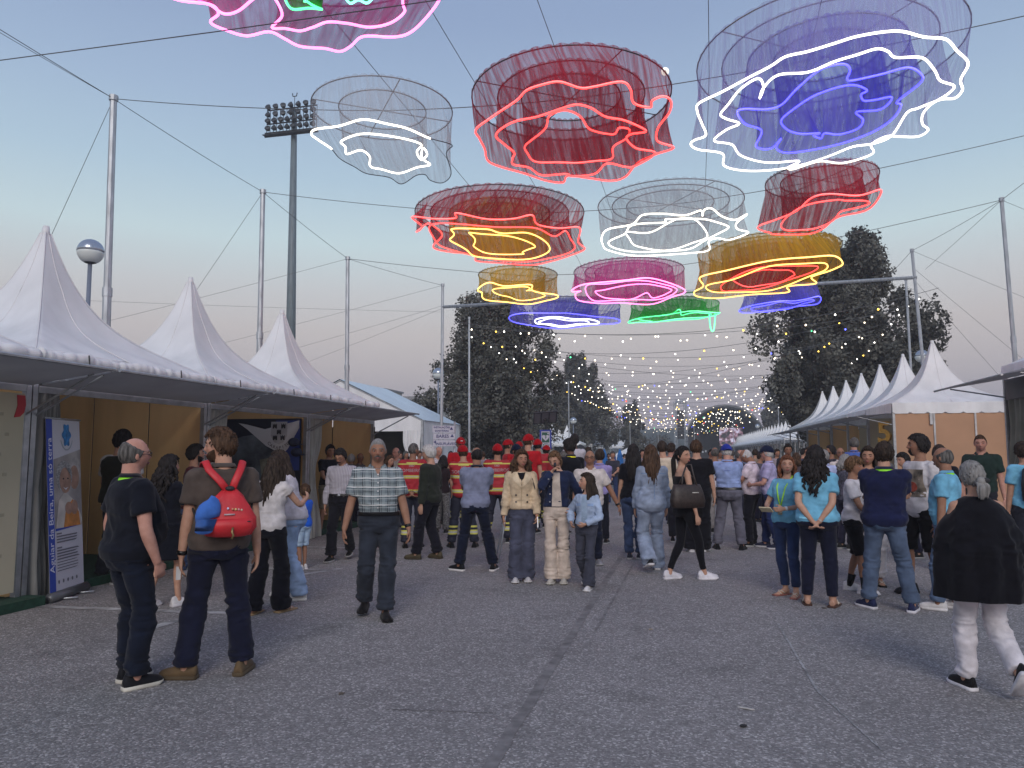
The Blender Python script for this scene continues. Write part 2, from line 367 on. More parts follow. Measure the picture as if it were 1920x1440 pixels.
# ================================================================== the far stage
STG = mat('stage_cloth', (0.018, 0.018, 0.02), 0.8, 0.2, 2); STR = mat('stage_roof', (0.16, 0.165, 0.17), 0.5, .1, 1)
Ys = 150.0; xl, xr = onY(1284, 850, Ys).x, onY(1436, 850, Ys).x; zt = onY(1360, 760, Ys).z; w_ = xr - xl
st = thing('arched_stage', 'far black concert stage under a grey arched roof', 'stage', ((xl + xr) / 2, Ys, 0))
arc = [(math.cos(a) * w_ / 2, 3.6 + math.sin(a) * (zt - 3.6)) for a in np.linspace(math.pi, 0, 25)]
q = MB(); q.rings([[(x, y, z) for x, z in arc] + [(x * .975, y, z - .4) for x, z in reversed(arc)] for y in (-3, 12)], True); q.build('roof', STR, st)
q = MB(); q.prism([(x * .97, z - .3) for x, z in arc] + [(w_ / 2 * .97, 0), (-w_ / 2 * .97, 0)], 0, .3, Matrix(((1, 0, 0, 0), (0, 0, 1, 10), (0, 1, 0, 0), (0, 0, 0, 1)))); q.build('back_wall', STG, st, False)
q = MB(); q.box((0, 3, .7), (w_ * .95, 13, 1.4)); q.build('platform', STG, st, False)
for sx_ in (-1, 1):
    q = MB(); q.box((sx_ * w_ * .40, -2, 2.6), (w_ * .16, .4, 5.0)); q.build('side_curtain', STG, st, False)
    q = MB(); q.box((sx_ * w_ * .33, -2.4, 4.5), (.7, .7, 3.4)); [q.box((sx_ * w_ * .33, -2.78, 3.1 + .42 * k), (.66, .1, .3)) for k in range(8)]; q.build('speaker_array', BLACK, st, False)
for k in range(9):
    q = MB(); q.box((-w_ * .35 + k * .55, -2.9, 1.9 + .1 * (k % 2)), (.3, .3, .35)); q.build('stage_light', GALV, st, False)
def screen_mat():
    m, t, b = _nodes('led_screen_picture'); N, L = t.nodes, t.links
    tcn = N.new('ShaderNodeTexCoord'); n = N.new('ShaderNodeTexNoise'); n.inputs['Scale'].default_value = 1.1; n.inputs['Detail'].default_value = 3
    L.new(tcn.outputs['Object'], n.inputs['Vector']); r = N.new('ShaderNodeValToRGB'); e = r.color_ramp.elements
    e[0].position = .42; e[0].color = (.03, .03, .04, 1); e[1].position = .62; e[1].color = (.75, .72, .95, 1); k = e.new(.52); k.color = (.35, .18, .24, 1)
    L.new(n.outputs['Fac'], r.inputs[0]); L.new(r.outputs[0], b.inputs['Emission Color']); b.inputs['Emission Strength'].default_value = .75; b.inputs['Base Color'].default_value = (.02, .02, .02, 1); return m
q = MB(); q.box((w_ * .10, 5, 4.9), (w_ * .30, .3, 3.6)); q.build('video_screen', screen_mat(), st, False)
# truss tower with a hanging speaker array, left of the stage
def truss(mb, a, b, w, n, r=.03):
    a, b = Vector(a), Vector(b); d = (b - a).normalized(); u = d.orthogonal().normalized(); v = d.cross(u); C = [u * w / 2 + v * w / 2, u * w / 2 - v * w / 2, -u * w / 2 - v * w / 2, -u * w / 2 + v * w / 2]
    for c in C: mb.tube([a + c, b + c], r, 4)
    for i in range(n):
        p, q_ = a.lerp(b, i / n), a.lerp(b, (i + 1) / n)
        for k in range(4): mb.tube([p + C[k], q_ + C[(k + 1) % 4]], r * .6, 3)
Yt = 120.0; a_, b_ = onY(1268, 850, Yt).x, onY(1287, 850, Yt).x; zt2 = onY(1277, 753, Yt).z; mid = (a_ + b_) / 2
tw = thing('truss_tower', 'tall metal truss tower with hanging black speakers left of the stage', 'tower', (mid, Yt, 0)); q = MB(); hw = (b_ - a_) / 2
for sx_ in (-hw, hw): truss(q, (sx_, 0, 0), (sx_, 0, zt2), .35, 14, .04)
truss(q, (-hw, 0, zt2), (hw, 0, zt2), .4, 3, .05); q.build('truss', GALV, tw, False)
q = MB(); [q.box((0, .15 * math.sin(k * .2), zt2 - 1.6 - k * .45), (1.0, .7, .4)) for k in range(10)]; q.build('speaker_array', BLACK, tw, False)

# ================================================================== poles, masts, lamps
def pole(label, base, top, r0, r1, group='steel poles carrying the light cables', split=0.55):
    b = Vector((base[0], base[1], 0)); t_ = Vector(top); o = thing('cable_pole', label, 'pole', b, 0, group); d = t_ - b
    q = MB(); q.tube([(0, 0, 0), d * split], [r0, r0], 8); q.build('lower_tube', GALV, o, False)
    q = MB(); q.tube([d * (split - .03), d], [r0 * .9, r1], 8); q.build('upper_tube', GALV, o, False)
    q = MB(); q.tube([d * .995, d + Vector((0, 0, .06))], r1 * 1.35, 8); q.build('cap', GALV, o, False)
    q = MB(); q.tube([d * (split - .01), d * (split + .01)], r0 * 1.15, 8); q.build('collar', GALV, o, False); return t_
LP, RP = [], []
xs = [-10.6, -10.6, -10.6, -9.1]; pxs = [(213, 185, 230), (493, 360, 499), (652, 485, 658), (830, 535, 830)]
nm = ['nearest steel pole, tallest at the left above the pagoda peaks', 'second steel pole from the left, between the first pagodas and the floodlight mast', 'third steel pole from the left, beyond the floodlight mast', 'left steel pole of the gantry beside the big left tree']
for X, (px, py, bx), l in zip(xs, pxs, nm):
    t_ = onX(px, py, X); dx = (bx - px) / FPX * t_.y * 1.25
    LP.append(pole(l, (t_.x + dx, t_.y), t_, .076 if X < -10 else .066, .062 if X < -10 else .055))
for px, py, X, bx, l in [(1878, 375, 8.3, 1886, 'steel pole at the far right above the grey awning'), (1710, 470, 7.7, 1724, 'right steel pole of the gantry in front of the tallest tree')]:
    t_ = onX(px, py, X); RP.append(pole(l, (t_.x + (bx - px) / FPX * t_.y * 1.3, t_.y), t_, .064, .052))
thin = [(-9.3, 31.5, 7.6), (8.5, 31.5, 8.4), (-9.0, 58, 7.2), (-6.8, 92, 6.8), (9.5, 62, 7.4), (-4.2, 112, 7), (10.2, 90, 7.2), (1.0, 116, 7), (6.8, 118, 6.6)]
tl = ['thin pole in front of the big left tree', 'thin pole just inside the right gantry post', 'thin pole before the second left tree', 'thin far pole left of the lone tree', 'thin pole among the right tree bulbs', 'thin far pole over the left pagodas', 'thin far pole over the right pagoda peaks', 'thin far pole left of the stage opening', 'thin far pole right of the stage opening']
for (x, y, z), l in zip(thin, tl): pole(l, (x, y), (x - .05, y, z), .05, .045, 'thin poles carrying bulb strings')
# gantry beam
gA = LP[3] - Vector((0, 0, .85)); gB = Vector((RP[1].x + .1, RP[1].y, RP[1].z - .95))
q = MB(); q.tube([gA, gB], .06, 8); tag(q.build('gantry_beam', GALV, None), 'long horizontal steel beam across the street under the last lanterns', 'beam')

# floodlight mast
mt = onY(552, 205, 50); mb_ = Vector((mt.x + .35, 50, 0)); fm = thing('floodlight_mast', 'very tall grey stadium floodlight mast behind the pagodas', 'floodlight mast', mb_); dv = mt - mb_
q = MB(); q.tube([(0, 0, 0), dv * .5, dv], [.42, .33, .2], 12); q.build('mast', MASTPAINT, fm)
q = MB(); cz = mt.z
for z, hw_ in ((-.05, 2.1), (-1.15, 2.1), (-1.85, 2.25), (-2.15, 2.25)): q.tube([(dv.x - hw_, -.35, cz + z), (dv.x + hw_, -.35, cz + z)], .06, 5)
for i in range(16): x = dv.x - 2.1 + i * .28; q.tube([(x, -.35, cz - 2.1), (x, -.35, cz)], .03, 4)
q.box((dv.x, -.5, cz - 2.12), (4.5, .5, .03)); q.build('head_frame', DARKSTEEL, fm, False)
for row, n, z in ((0, 7, .10), (1, 8, -1.0), (0, 7, -.50), (0, 8, -1.6)):
    for i in range(n):
        x = dv.x - 1.9 + i * 3.8 / (n - 1); q = MB(); M = Matrix.Rotation(R(65), 3, 'X') @ Matrix.Rotation(R(random.uniform(-25, 25)), 3, 'Y')
        q.rings([[Vector((x, -.55, cz + z)) + M @ Vector((rr * math.cos(a), rr * math.sin(a), h_)) for a in np.linspace(0, 6.283, 11)[:-1]] for rr, h_ in ((.07, -.2), (.17, -.1), (.22, .12), (.20, .13))]); q.build('floodlight', DARKSTEEL, fm)
q = MB(); q.tube([(dv.x, 0, cz), (dv.x, 0, cz + 1.0)], .025, 5); q.tube([(dv.x - .2, 0, cz + 1.3), (dv.x - .15, 0, cz + 1.05), (dv.x + .15, 0, cz + 1.05), (dv.x + .2, 0, cz + 1.3)], .04, 5); q.build('lightning_rod', DARKSTEEL, fm)

GLOBE_T = mat('lamp_silver', (0.42, 0.46, 0.52), 0.25, .05, 3, 0, metal=.7); GLOBE_B = mat('lamp_clear_bowl', (0.62, 0.66, 0.64), 0.2, .05, 3); LPOST = mat('lamp_post_paint', (0.16, 0.19, 0.25), .5, .1, 4)
def globe_lamp(label, px, py, D, r):
    rr = ray(px, py); p = E0 + rr * (D / math.hypot(rr.x, rr.y)); o = thing('globe_lamp', label, 'street lamp', (p.x, p.y, 0), 0, 'globe street lamps')
    q = MB(); q.tube([(.03, 0, 0), (0, 0, p.z - r * .95)], [.05, .04], 10); q.build('post', LPOST, o)
    def cap(t0, t1, s, nm, m):
        q = MB(); q.rings([[(r * s * math.sin(t) * math.cos(a), r * s * math.sin(t) * math.sin(a), p.z + r * math.cos(t)) for a in np.linspace(0, 6.283, 25)[:-1]] for t in np.linspace(t0, t1, 9)]); q.build(nm, m, o)
    cap(.02, math.pi / 2 + .02, 1.0, 'silver_top', GLOBE_T); cap(math.pi / 2 + .03, 2.65, .985, 'clear_bowl', GLOBE_B); cap(2.5, 3.1, .93, 'base_cup', DARKSTEEL)
globe_lamp('globe street lamp behind the two nearest white pagodas', 170, 472, 16.8, .25)
globe_lamp('globe street lamp at the left gantry post', 822, 701, 36, .29)
globe_lamp('globe street lamp above the white pagodas by the defibrillator sign', 1075, 789, 72, .33)
globe_lamp('globe street lamp low behind the right pagoda peaks', 1728, 668, 40, .31)
globe_lamp('tiny far globe street lamp beside the lone tree', 1185, 811, 120, .33)
globe_lamp('tiny far globe street lamp above the far right pagoda points', 1420, 799, 118, .33)

# the moon
mp_ = onY(1247, 134, 1400)
q = MB(); q.ball(mp_, 7.6, 24, 16); MOON = mat('moonlit_surface', (0.3, 0.3, 0.28), 1, .1, .12, emit=(1, .96, .86), estr=1.1)
tag(q.build('moon', MOON), 'small bright round moon at the rim of the red lantern', 'moon')
# ================================================================== pagoda tents
WOODP = mat('orange_wood_panel', (0.68, 0.45, 0.21), 0.6, 0.14, 1.4, 0.05, 30, stretch=(1, 1, .12))
ORANGEP = mat('salmon_panel', (0.42, 0.24, 0.14), 0.7, 0.05, 1.5)
CREAMP = mat('cream_panel', (0.50, 0.46, 0.33), 0.7, 0.06, 1.2)
GREEN = mat('green_carpet', (0.012, 0.05, 0.03), 0.95, 0.2, 12, .3, 150)
def roof_mesh(s, ze, zp, nseg=14, seed=0, ex=2.75):
    rnd = np.random.RandomState(seed); q = MB(); rr = []; m = 18 if nseg > 13 else 12
    ph = rnd.uniform(0, 6.28, 4)
    for i in range(nseg + 1):
        u = i / nseg; h = s / 2 * (1 - u) + .045 * u; z = ze + (zp - ze) * (.55 * u ** 5 + .45 * u); ring = []
        for side in range(4):
            for k in range(m):
                t = k / m * 2 - 1; sag = .035 * s * (1 - t * t) * math.sin(min(1, u * 1.25) * math.pi)
                dz = .03 * math.sin(11 * t + ph[side] + 9 * u) * max(0, 1 - u * 2.2) * (1 - t * t)   # tension wrinkles near the eave
                x, y = (h - sag), t * h
                for _ in range(side): x, y = -y, x
                ring.append((x, y, z + dz))
        rr.append(ring)
    q.rings(rr, False); q.tube([(0, 0, zp - .06), (0, 0, zp + .1)], [.06, .04], 10); return q
def valance_mesh(s, ze, drop, scallop=True):
    q = MB()
    for side in range(4):
        P = [[], []]; n = 7
        for k in range(n * 6 + 1):
            t = k / (n * 6); e = abs(math.sin(t * n * math.pi)); y = -s / 2 + s * t; b = drop * (.86 + .14 * min(1, 3 * e) if scallop else 1); x = s / 2 + .004 + .012 * math.sin(k * 1.7)
            for row, z in ((0, ze + .02), (1, ze - b)):
                X, Yy = x + (.015 if row else 0), y
                for _ in range(side): X, Yy = -Yy, X
                P[row].append((X, Yy, z))
        q.grid(P)
    return q
def posts(t, s, ze, r=.032):
    me = None
    for sx_ in (-1, 1):
        for sy_ in (-1, 1):
            q = MB(); q.box((sx_ * (s / 2 - .03), sy_ * (s / 2 - .03), ze / 2), (2 * r, 2 * r, ze - .02)); q.build('post', ALU, t, False)
def flap(t, s, f, zin, zout, out, m=GREY_PVC):
    P = [[(f * (s / 2 + .02 + out * i / 5), -s / 2 + .03 + (s - .06) * j / 8, zin + (zout - zin) * i / 5 - .03 * math.sin(i / 5 * math.pi) * math.sin(j / 8 * math.pi)) for j in range(9)] for i in range(6)]
    q = MB(); q.grid(P); o = q.build('awning', m, t)
    q = MB(); q.tube([(f * (s / 2 + out), -s / 2 + .02, zout), (f * (s / 2 + out), s / 2 - .02, zout)], .018, 6); q.build('rail', ALU, o, False)
    for y in (-s / 2 + .06, s / 2 - .06):
        q = MB(); q.tube([(f * (s / 2), y, zin - .32), (f * (s / 2 + out * .78), y, zin + (zout - zin) * .78 - .01)], .013, 6); q.build('strut', ALU, o, False)
def curtain(t, p, d, wt, wm, ztop, tie=None, m=CURTAIN, n=40, seed=1):
    rnd = random.Random(seed); d = Vector(d).normalized(); nrm = Vector((-d.y, d.x, 0)); P = []; ph = rnd.random() * 6
    for i in range(22):
        z = ztop * (1 - i / 21) + .015; u = i / 21
        w = wt + (wm - wt) * (math.exp(-((z - (tie if tie else 0)) / .55) ** 2)) if tie else wt + (wm - wt) * u; row = []
        for k in range(n + 1):
            a = k / n; x = a * w; fo = (.05 + .02 * math.sin(a * 9 + ph)) * math.sin(a * 2 * math.pi * 5.5 + ph + .5 * math.sin(z * 2)) + .012 * math.sin(a * 60 + z * 7)
            row.append(Vector(p) + d * (x + .02 * math.sin(z * 3 + ph)) + nrm * fo * (.6 + .5 * u) + Vector((0, 0, z)))
        P.append(row)
    q = MB(); q.grid(P); return q.build('curtain', m, t)
def pagoda(label, x, y, s, ze, zp, f, seed=0, flp=None, val=.26, group='white pagoda tents along the street', near=False):
    t = thing('pagoda_tent', label, 'pagoda tent', (x, y, 0), 0, group)
    roof_mesh(s, ze, zp, 22 if near else 14, seed).build('roof', WHITE_PVC, t)
    valance_mesh(s, ze, val).build('valance', WHITE_PVC, t); posts(t, s, ze)
    if near:
        for sd_ in range(4):
            for off_ in (0, .5):
                q = MB(); P_ = []
                for i in range(21):
                    u = i / 20; h_ = s / 2 * (1 - u) + .045 * u; z = ze + (zp - ze) * (.55 * u ** 5 + .45 * u); sag = .035 * s * math.sin(min(1, u * 1.25) * math.pi) if off_ else 0
                    v_ = Vector((h_ - sag, (0 if off_ else h_), z)); P_.append(rotz_(sd_) @ v_)
                q.tube(P_, .007, 4); q.build('seam', SEAM, t)
    if flp: flap(t, s, f, *flp)
    return t
SEAM = mat('roof_seam', (.68, .675, .68), .6, 0)
def rotz_(k): return Matrix.Rotation(k * math.pi / 2, 3, 'Z')
def header(t, s, f, z0, z1, m=GREY_PVC):
    q = MB(); q.box((f * (s / 2 - .02), 0, (z0 + z1) / 2), (.05, s - .14, z1 - z0)); return q.build('header', m, t, False)

SL, ZEL, ZPL = 3.05, 2.76, 4.62
names = ['near pagoda tent cut off at the left edge, with a cream front panel', 'first full pagoda tent at left, wood panelled inside, behind the roll up banner', 'second full pagoda tent at left, with the globe banner inside', 'third full pagoda tent at left, last before the white marquee']
LT = []
for k, l in enumerate(names):
    t = pagoda(l, -8.5, 5.2 + 3.07 * k, SL, ZEL, ZPL, 1, k + 1, (2.36, 2.50, 1.08), .12, 'white pagoda tents on the left side', True); LT.append(t)
    header(t, SL, 1, 2.29, 2.37, ALU)
    # rolled up front wall along the eave: a lumpy white roll
    NR = 90; nz = vnoise(np.array([[k * 3.1, i * .55, 0] for i in range(NR + 1)]), 1.0); nz2 = vnoise(np.array([[k * 5.3, i * .21, 7.] for i in range(NR + 1)]), 1.0)
    q = MB(); q.tube([(SL / 2 + .05 + .010 * nz[i], -SL / 2 + SL * i / NR, ZEL - .055 + .016 * nz2[i]) for i in range(NR + 1)], [.060 + .010 * nz[i] + .012 * nz2[i] for i in range(NR + 1)], 10, flat=1.15); q.build('rolled_wall', WHITE_PVC, t)
    for y in (-.9, .75):
        q = MB(); q.tube([(SL / 2 + .12, y, ZEL + .01), (SL / 2 + .125, y + .02, ZEL - .16), (SL / 2 + .08, y + .03, ZEL - .30)], .008, 5); q.build('tie_strap', BLACK, t)
    for j in range(3):
        q = MB(); q.box((-SL / 2 + .03, -1.0 + j * 1.0, 1.33), (.02, .97, 2.66)); q.build('wall_panel', WOODP if k in (1, 3) else mat('dark_panel', (.03, .032, .04), .7, .1, 2), t, False)
        if j: q = MB(); q.box((-SL / 2 + .045, -1.5 + j * 1.0, 1.33), (.035, .04, 2.66)); q.build('wall_profile', ALU, t, False)
    if k:
        for y, w in ((-SL / 2 + .03, 1),):
            for j in range(3):
                q = MB(); q.box((-1.0 + j * 1.0, y - .01, 1.33), (.97, .02, 2.66)); q.build('wall_panel', WOODP, t, False)
    q = MB(); q.box((-.06, 0, .05), (SL - .16, SL - .1, .1)); q.build('carpeted_floor', GREEN, t, False)
for j in range(3):                               # far side wall of the last one
    q = MB(); q.box((-1.0 + j * 1.0, SL / 2 - .03, 1.33), (.97, .02, 2.66)); q.build('wall_panel', WOODP, LT[3], False)
# ghost lettering seen on the awnings' undersides
# cream front panel of the cut-off tent, red emblem on it
t = LT[0]; q = MB(); q.box((SL / 2 + .012, .0, 1.21), (.02, SL - .2, 2.1)); cp = q.build('front_panel', CREAMP, t, False)
DOT = mat('panel_print', (.36, .33, .24), .8, 0)
for i in range(3):
    for j in range(9):
        q = MB(); q.box((SL / 2 + .024, .55 + i * .3 + .08 * (j % 2), .35 + j * .21), (.003, .05, .035)); q.build('print_mark', DOT, cp, False)
RED = mat('emblem_red', (.45, .03, .04), .6, 0)
q = MB(); q.prism([(0, 0), (.07, .01), (.12, .06), (.135, .14), (.12, .24), (.02, .24), (.035, .13)], 0, .006, Matrix(((0, 0, 1, SL / 2 + .024), (1, 0, 0, 1.30), (0, 1, 0, 2.0), (0, 0, 0, 1)))); q.build('emblem', RED, cp, False)
q = MB(); q.box((SL / 2 + .06, .1, .05), (.35, SL, .1)); q.build('carpeted_step', GREEN, t, False)
curtain(LT[1], (SL / 2 - .02, -SL / 2 + .10, 0), (-.25, 1, 0), .34, .50, 2.3, None, mat('grey_curtain', (.22, .22, .21), .6, .1, 3), seed=3)
curtain(LT[1], (SL / 2 - .75, -SL / 2 + .10, 0), (.05, 1, 0), .3, .30, 2.3, None, mat('grey_curtain', (.22, .22, .21), .6, .1, 3), seed=4)
curtain(LT[2], (SL / 2 - .02, -SL / 2 + .08, 0), (-.2, 1, 0), .62, .30, 2.32, 1.15, seed=5)
curtain(LT[3], (SL / 2 - .02, -SL / 2 + .08, 0), (-.1, 1, 0), .62, .20, 2.32, 1.15, seed=6)
# counter and dried flowers in the wood panelled tent
tb = thing('counter_table', 'pale grey counter inside the wood panelled tent, half hidden by the roll up banner', 'table', (-8.75, 8.1, .1))
q = MB(); q.box((0, 0, .80), (.62, 1.5, .045)); q.build('table_top', mat('counter_top', (.42, .41, .38), .6), tb, False)
q = MB(); q.box((.26, 0, .53), (.04, 1.42, .48)); q.build('front_board', mat('counter_grey', (.30, .31, .32), .6), tb, False)
for sx_ in (-.27, .27):
    for sy_ in (-.7, .7): q = MB(); q.box((sx_, sy_, .39), (.04, .04, .78)); q.build('leg', ALU, tb, False)
ff = thing('flower_arrangement', 'dried cream and pink flowers standing on the counter', 'flowers', (-8.72, 8.0, .925)); q = MB(); q.tube([(0, 0, 0), (0, 0, .14)], [.07, .09], 12); q.build('pot', CREAMP, ff)
random.seed(4); q = MB(); [q.ball((random.uniform(-.16, .16), random.uniform(-.28, .28), random.uniform(.14, .40)), random.uniform(.03, .055), 7, 5) for _ in range(60)]
o = q.build('petals', mat('dried_petals', (.36, .24, .15), .8, .4, 14, c2=(.55, .40, .30)), ff); o['kind'] = 'stuff'

# globe banner with crest, hung inside the second full tent
BY = 5.2 + 3.07 * 3 - SL / 2 - .03
def wall_print(parent, name, poly, m, z):      # flat print on a banner facing down the street; poly given in (x, z)
    q = MB(); q.prism(poly, 0, .0015, Matrix(((1, 0, 0, 0), (0, 0, -1, BY - z), (0, 1, 0, 0), (0, 0, 0, 1)))); return q.build(name, m, parent, False)
def ell(cx, cy, a, b, n=28, t0=0, t1=6.2832): return [(cx + a * math.cos(t), cy + b * math.sin(t)) for t in np.linspace(t0, t1, n + (t1 - t0 < 6))[:n + (t1 - t0 < 6)]]
pa, pb = onY(400, 780, BY), onY(563, 880, BY); y0, y1, zt_ = pa.x, pb.x, 2.28
bn = thing('globe_banner', 'dark blue banner with an earth globe and a white flag crest, inside a left tent', 'banner', (0, 0, 0))
q = MB(); q.box(((y0 + y1) / 2, BY, 1.2), (y1 - y0, .015, zt_ - .12)); q.build('backdrop', mat('night_blue_print', (.012, .016, .035), .6, 0), bn, False)
W_ = y1 - y0; PW = mat('print_white', (.62, .63, .66), .7, 0); PB = mat('print_blue', (.03, .06, .28), .7, 0); GLB = mat('print_ocean', (.02, .035, .08), .6, .4, 3, c2=(.10, .12, .14)); PK = mat('print_black', (.02, .02, .025), .7, 0); LAND = mat('print_land', (.22, .22, .17), .7, .3, 6)
gb = wall_print(bn, 'globe', ell(y0 + W_ * .48, 1.35, W_ * .46, .62), GLB, .009)
wall_print(gb, 'land', [(y0 + W_ * .08, 1.55), (y0 + W_ * .2, 1.72), (y0 + W_ * .27, 1.6), (y0 + W_ * .2, 1.48), (y0 + W_ * .22, 1.3), (y0 + W_ * .1, 1.2)], LAND, .011)
wall_print(gb, 'land', [(y0 + W_ * .55, 1.5), (y0 + W_ * .72, 1.55), (y0 + W_ * .78, 1.3), (y0 + W_ * .66, 1.05), (y0 + W_ * .58, 1.2)], LAND, .011)
wall_print(bn, 'blue_field', [(y0 + W_ * .72, 2.24), (y0 + W_ * .99, 2.24), (y0 + W_ * .99, 1.3), (y0 + W_ * .86, 1.3), (y0 + W_ * .8, 1.7)], PB, .012)
fl = wall_print(bn, 'flag', [(y0 + W_ * .30, 2.20), (y0 + W_ * .40, 2.17), (y0 + W_ * .60, 2.08), (y0 + W_ * .98, 2.24), (y0 + W_ * .98, 2.10), (y0 + W_ * .86, 1.7), (y0 + W_ * .80, 1.60), (y0 + W_ * .62, 1.76), (y0 + W_ * .40, 2.08)], PW, .014)
cx = y0 + W_ * .76
sh = wall_print(fl, 'shield', [(cx - .17, 2.22), (cx + .17, 2.22), (cx + .17, 1.95), (cx + .1, 1.83), (cx, 1.79), (cx - .1, 1.83), (cx - .17, 1.95)], mat('print_grey', (.45, .45, .47), .7, 0), .017)
for dx, dz in ((-.09, 2.14), (.09, 2.14), (0, 2.03), (-.08, 1.92), (.08, 1.92)): wall_print(fl, 'castle', [(cx + dx - .045, dz - .05), (cx + dx - .045, dz + .05), (cx + dx - .02, dz + .02), (cx + dx, dz + .05), (cx + dx + .02, dz + .02), (cx + dx + .045, dz + .05), (cx + dx + .045, dz - .05), (cx + dx + .015, dz - .05), (cx + dx, dz - .02), (cx + dx - .015, dz - .05)], PK, .020)
for i, ch in enumerate('CARAPITO'):
    a = -math.pi / 2 + (i - 3.5) * .24; cy_, cz_ = cx + .27 * math.cos(a), 1.99 + .27 * math.sin(a)
    lettering(ch, .085, frame((cy_, BY - .024, cz_), (-math.sin(a), 0, math.cos(a)), (-math.cos(a), 0, -math.sin(a))), PK, fl)
# dark poster in the last left tent
BP = BY + 3.07; pa, pb = onY(608, 796, BP), onY(702, 870, BP)
po = thing('dark_poster', 'dark poster with small white text lines at the back of the last left tent', 'poster', (0, 0, 0))
q = MB(); q.box(((pa.x + pb.x) / 2, BP, 1.45), (pb.x - pa.x, .015, 1.55)); q.build('sheet', mat('poster_print', (.02, .02, .02), .6, .6, 2.2, c2=(.09, .085, .06)), po, False)
for i in range(6): q = MB(); L_ = (.55 if i % 3 else .7) * (pb.x - pa.x) * .7; q.box((pa.x + .30 * (pb.x - pa.x) + L_ / 2, BP - .012, 1.80 - i * .075), (L_, .003, .028)); q.build('text_line', PW if i < 3 else LAND, po, False)
# caps and a small stall sign on the last panel
for i, (px, py) in enumerate(((551, 829), (556, 848))):
    p = onY(px, py, 12.6); q = MB(); q.ball((0, 0, 0), (.10, .12, .085), 12, 8); q.ball((.1, 0, -.045), (.1, .09, .012), 10, 4)
    tag(q.build('hanging_cap', mat('dark_navy_cap', (.015, .02, .05), .8), None, loc=p), ['dark cap hanging beside the globe banner, upper one', 'dark cap hanging beside the globe banner, lower one'][i], 'cap', 'caps for sale')

# ================================================================== roll up banner
A_, B_ = G(94, 1131), G(158, 1108); bd_ = (B_ - A_); bw = bd_.length; bx_ = bd_.normalized()
tl_ = onX(67, 765, A_.x - .10)
up_ = Vector((tl_.x - A_.x, tl_.y - A_.y, tl_.z - .08)); up_ = up_.normalized()
rb = thing('rollup_banner', 'tall white roll up banner with a blue stripe, standing by the left tent', 'banner', A_)
nb_ = bx_.cross(up_).normalized(); up_ = nb_.cross(bx_); HB = 2.02
def bpl(u, v, off=0.0): return bx_ * (u * bw) + up_ * (.09 + v * (HB - .09)) + nb_ * off
def bprint(name, poly, m, off, parent):
    q = MB(); n = len(poly); vs = [bpl(u, v, off) for u, v in poly] + [bpl(u, v, off + .001) for u, v in poly]
    q.add(vs, [tuple(range(n - 1, -1, -1)), tuple(range(n, 2 * n))] + [(i, (i + 1) % n, n + (i + 1) % n, n + i) for i in range(n)]); return q.build(name, m, parent, False)
if nb_.dot(Vector((1, -1, 0))) < 0: nb_ = -nb_
sheet = bprint('sheet', [(0, 0), (1, 0), (1, 1), (0, 1)], mat('banner_white', (.60, .60, .66), .5, 0), -.002, rb)
bprint('blue_stripe', [(0, 0), (.17, 0), (.17, 1), (0, 1)], mat('banner_blue', (.025, .07, .42), .5, 0), .0015, sheet)
ba = (bx_ * bw).length
lettering('Aguiar da Beira, uma só terra', .125, frame(A_ * 0 + bpl(.085, .50, .004), up_, -bx_), mat('banner_text_white', (.75, .77, .85), .6, 0), sheet, bold=.0008)
asp = HB / bw
def be(cx, cy, a, b, n=22): return [(cx + a * math.cos(t), cy + b / asp * math.sin(t)) for t in np.linspace(0, 6.2832, n + 1)[:n]]
photo = bprint('photo_print', [(.19, .36), (.99, .36), (.99, .82), (.19, .76)], mat('photo_grey', (.33, .31, .30), .6, .25, 3), .002, sheet)
SK1 = mat('photo_skin', (.36, .22, .16), .6, .15, 12); HR1 = mat('photo_hair', (.30, .30, .30), .6, .3, 20, stretch=(1, 1, 3)); OR1 = mat('photo_orange', (.52, .21, .05), .6, .2, 10); WH1 = mat('photo_cream', (.56, .53, .48), .6, .1, 8)
for nm_, pl, m_, of in (('hair_print', be(.80, .69, .19, .23), mat('photo_grey_b', (.40, .38, .37), .6, .2, 12), .0035), ('face_print', be(.78, .65, .14, .20), SK1, .0045), ('hair_print', be(.47, .66, .24, .26), HR1, .0055), ('face_print', be(.50, .635, .165, .21), SK1, .0065),
                        ('collar_print', [(.2, .36), (.30, .52), (.48, .57), (.80, .50), (.98, .40), (.98, .36)], WH1, .0058), ('sweater_print', [(.42, .36), (.50, .47), (.70, .52), (.88, .44), (.92, .36)], OR1, .0068), ('hand_print', be(.58, .47, .11, .10), SK1, .0075), ('hand_print', be(.75, .47, .10, .12), SK1, .0078),
                        ('hair_print', [(.27, .66), (.33, .71), (.46, .735), (.60, .71), (.66, .66), (.62, .70), (.5, .72), (.36, .69)], HR1, .0085), ('eye_print', be(.44, .645, .022, .014, 10), PK, .0085), ('eye_print', be(.57, .645, .022, .014, 10), PK, .0085), ('smile_print', [(.43, .595), (.50, .578), (.58, .595), (.50, .588)], PW, .0085)):
    bprint(nm_, pl, m_, of, photo)
em = bprint('emblem', [(.58 + (.115 + .025 * math.cos(6 * t)) * math.cos(t), .905 + (.165 + .02 * math.cos(6 * t)) / asp * 1.1 * math.sin(t)) for t in np.linspace(0, 6.283, 49)[:48]], mat('emblem_blue', (.03, .20, .48), .6, .3, 20), .003, sheet)
bprint('emblem_ring', [(.58 + r_ * math.cos(t), .905 + r_ * 1.35 / asp * math.sin(t)) for r_, ts in ((.19, np.linspace(3.5, 5.9, 14)), (.175, np.linspace(5.9, 3.5, 14))) for t in ts], mat('ring_grey', (.36, .40, .45), .6, 0), .003, sheet)
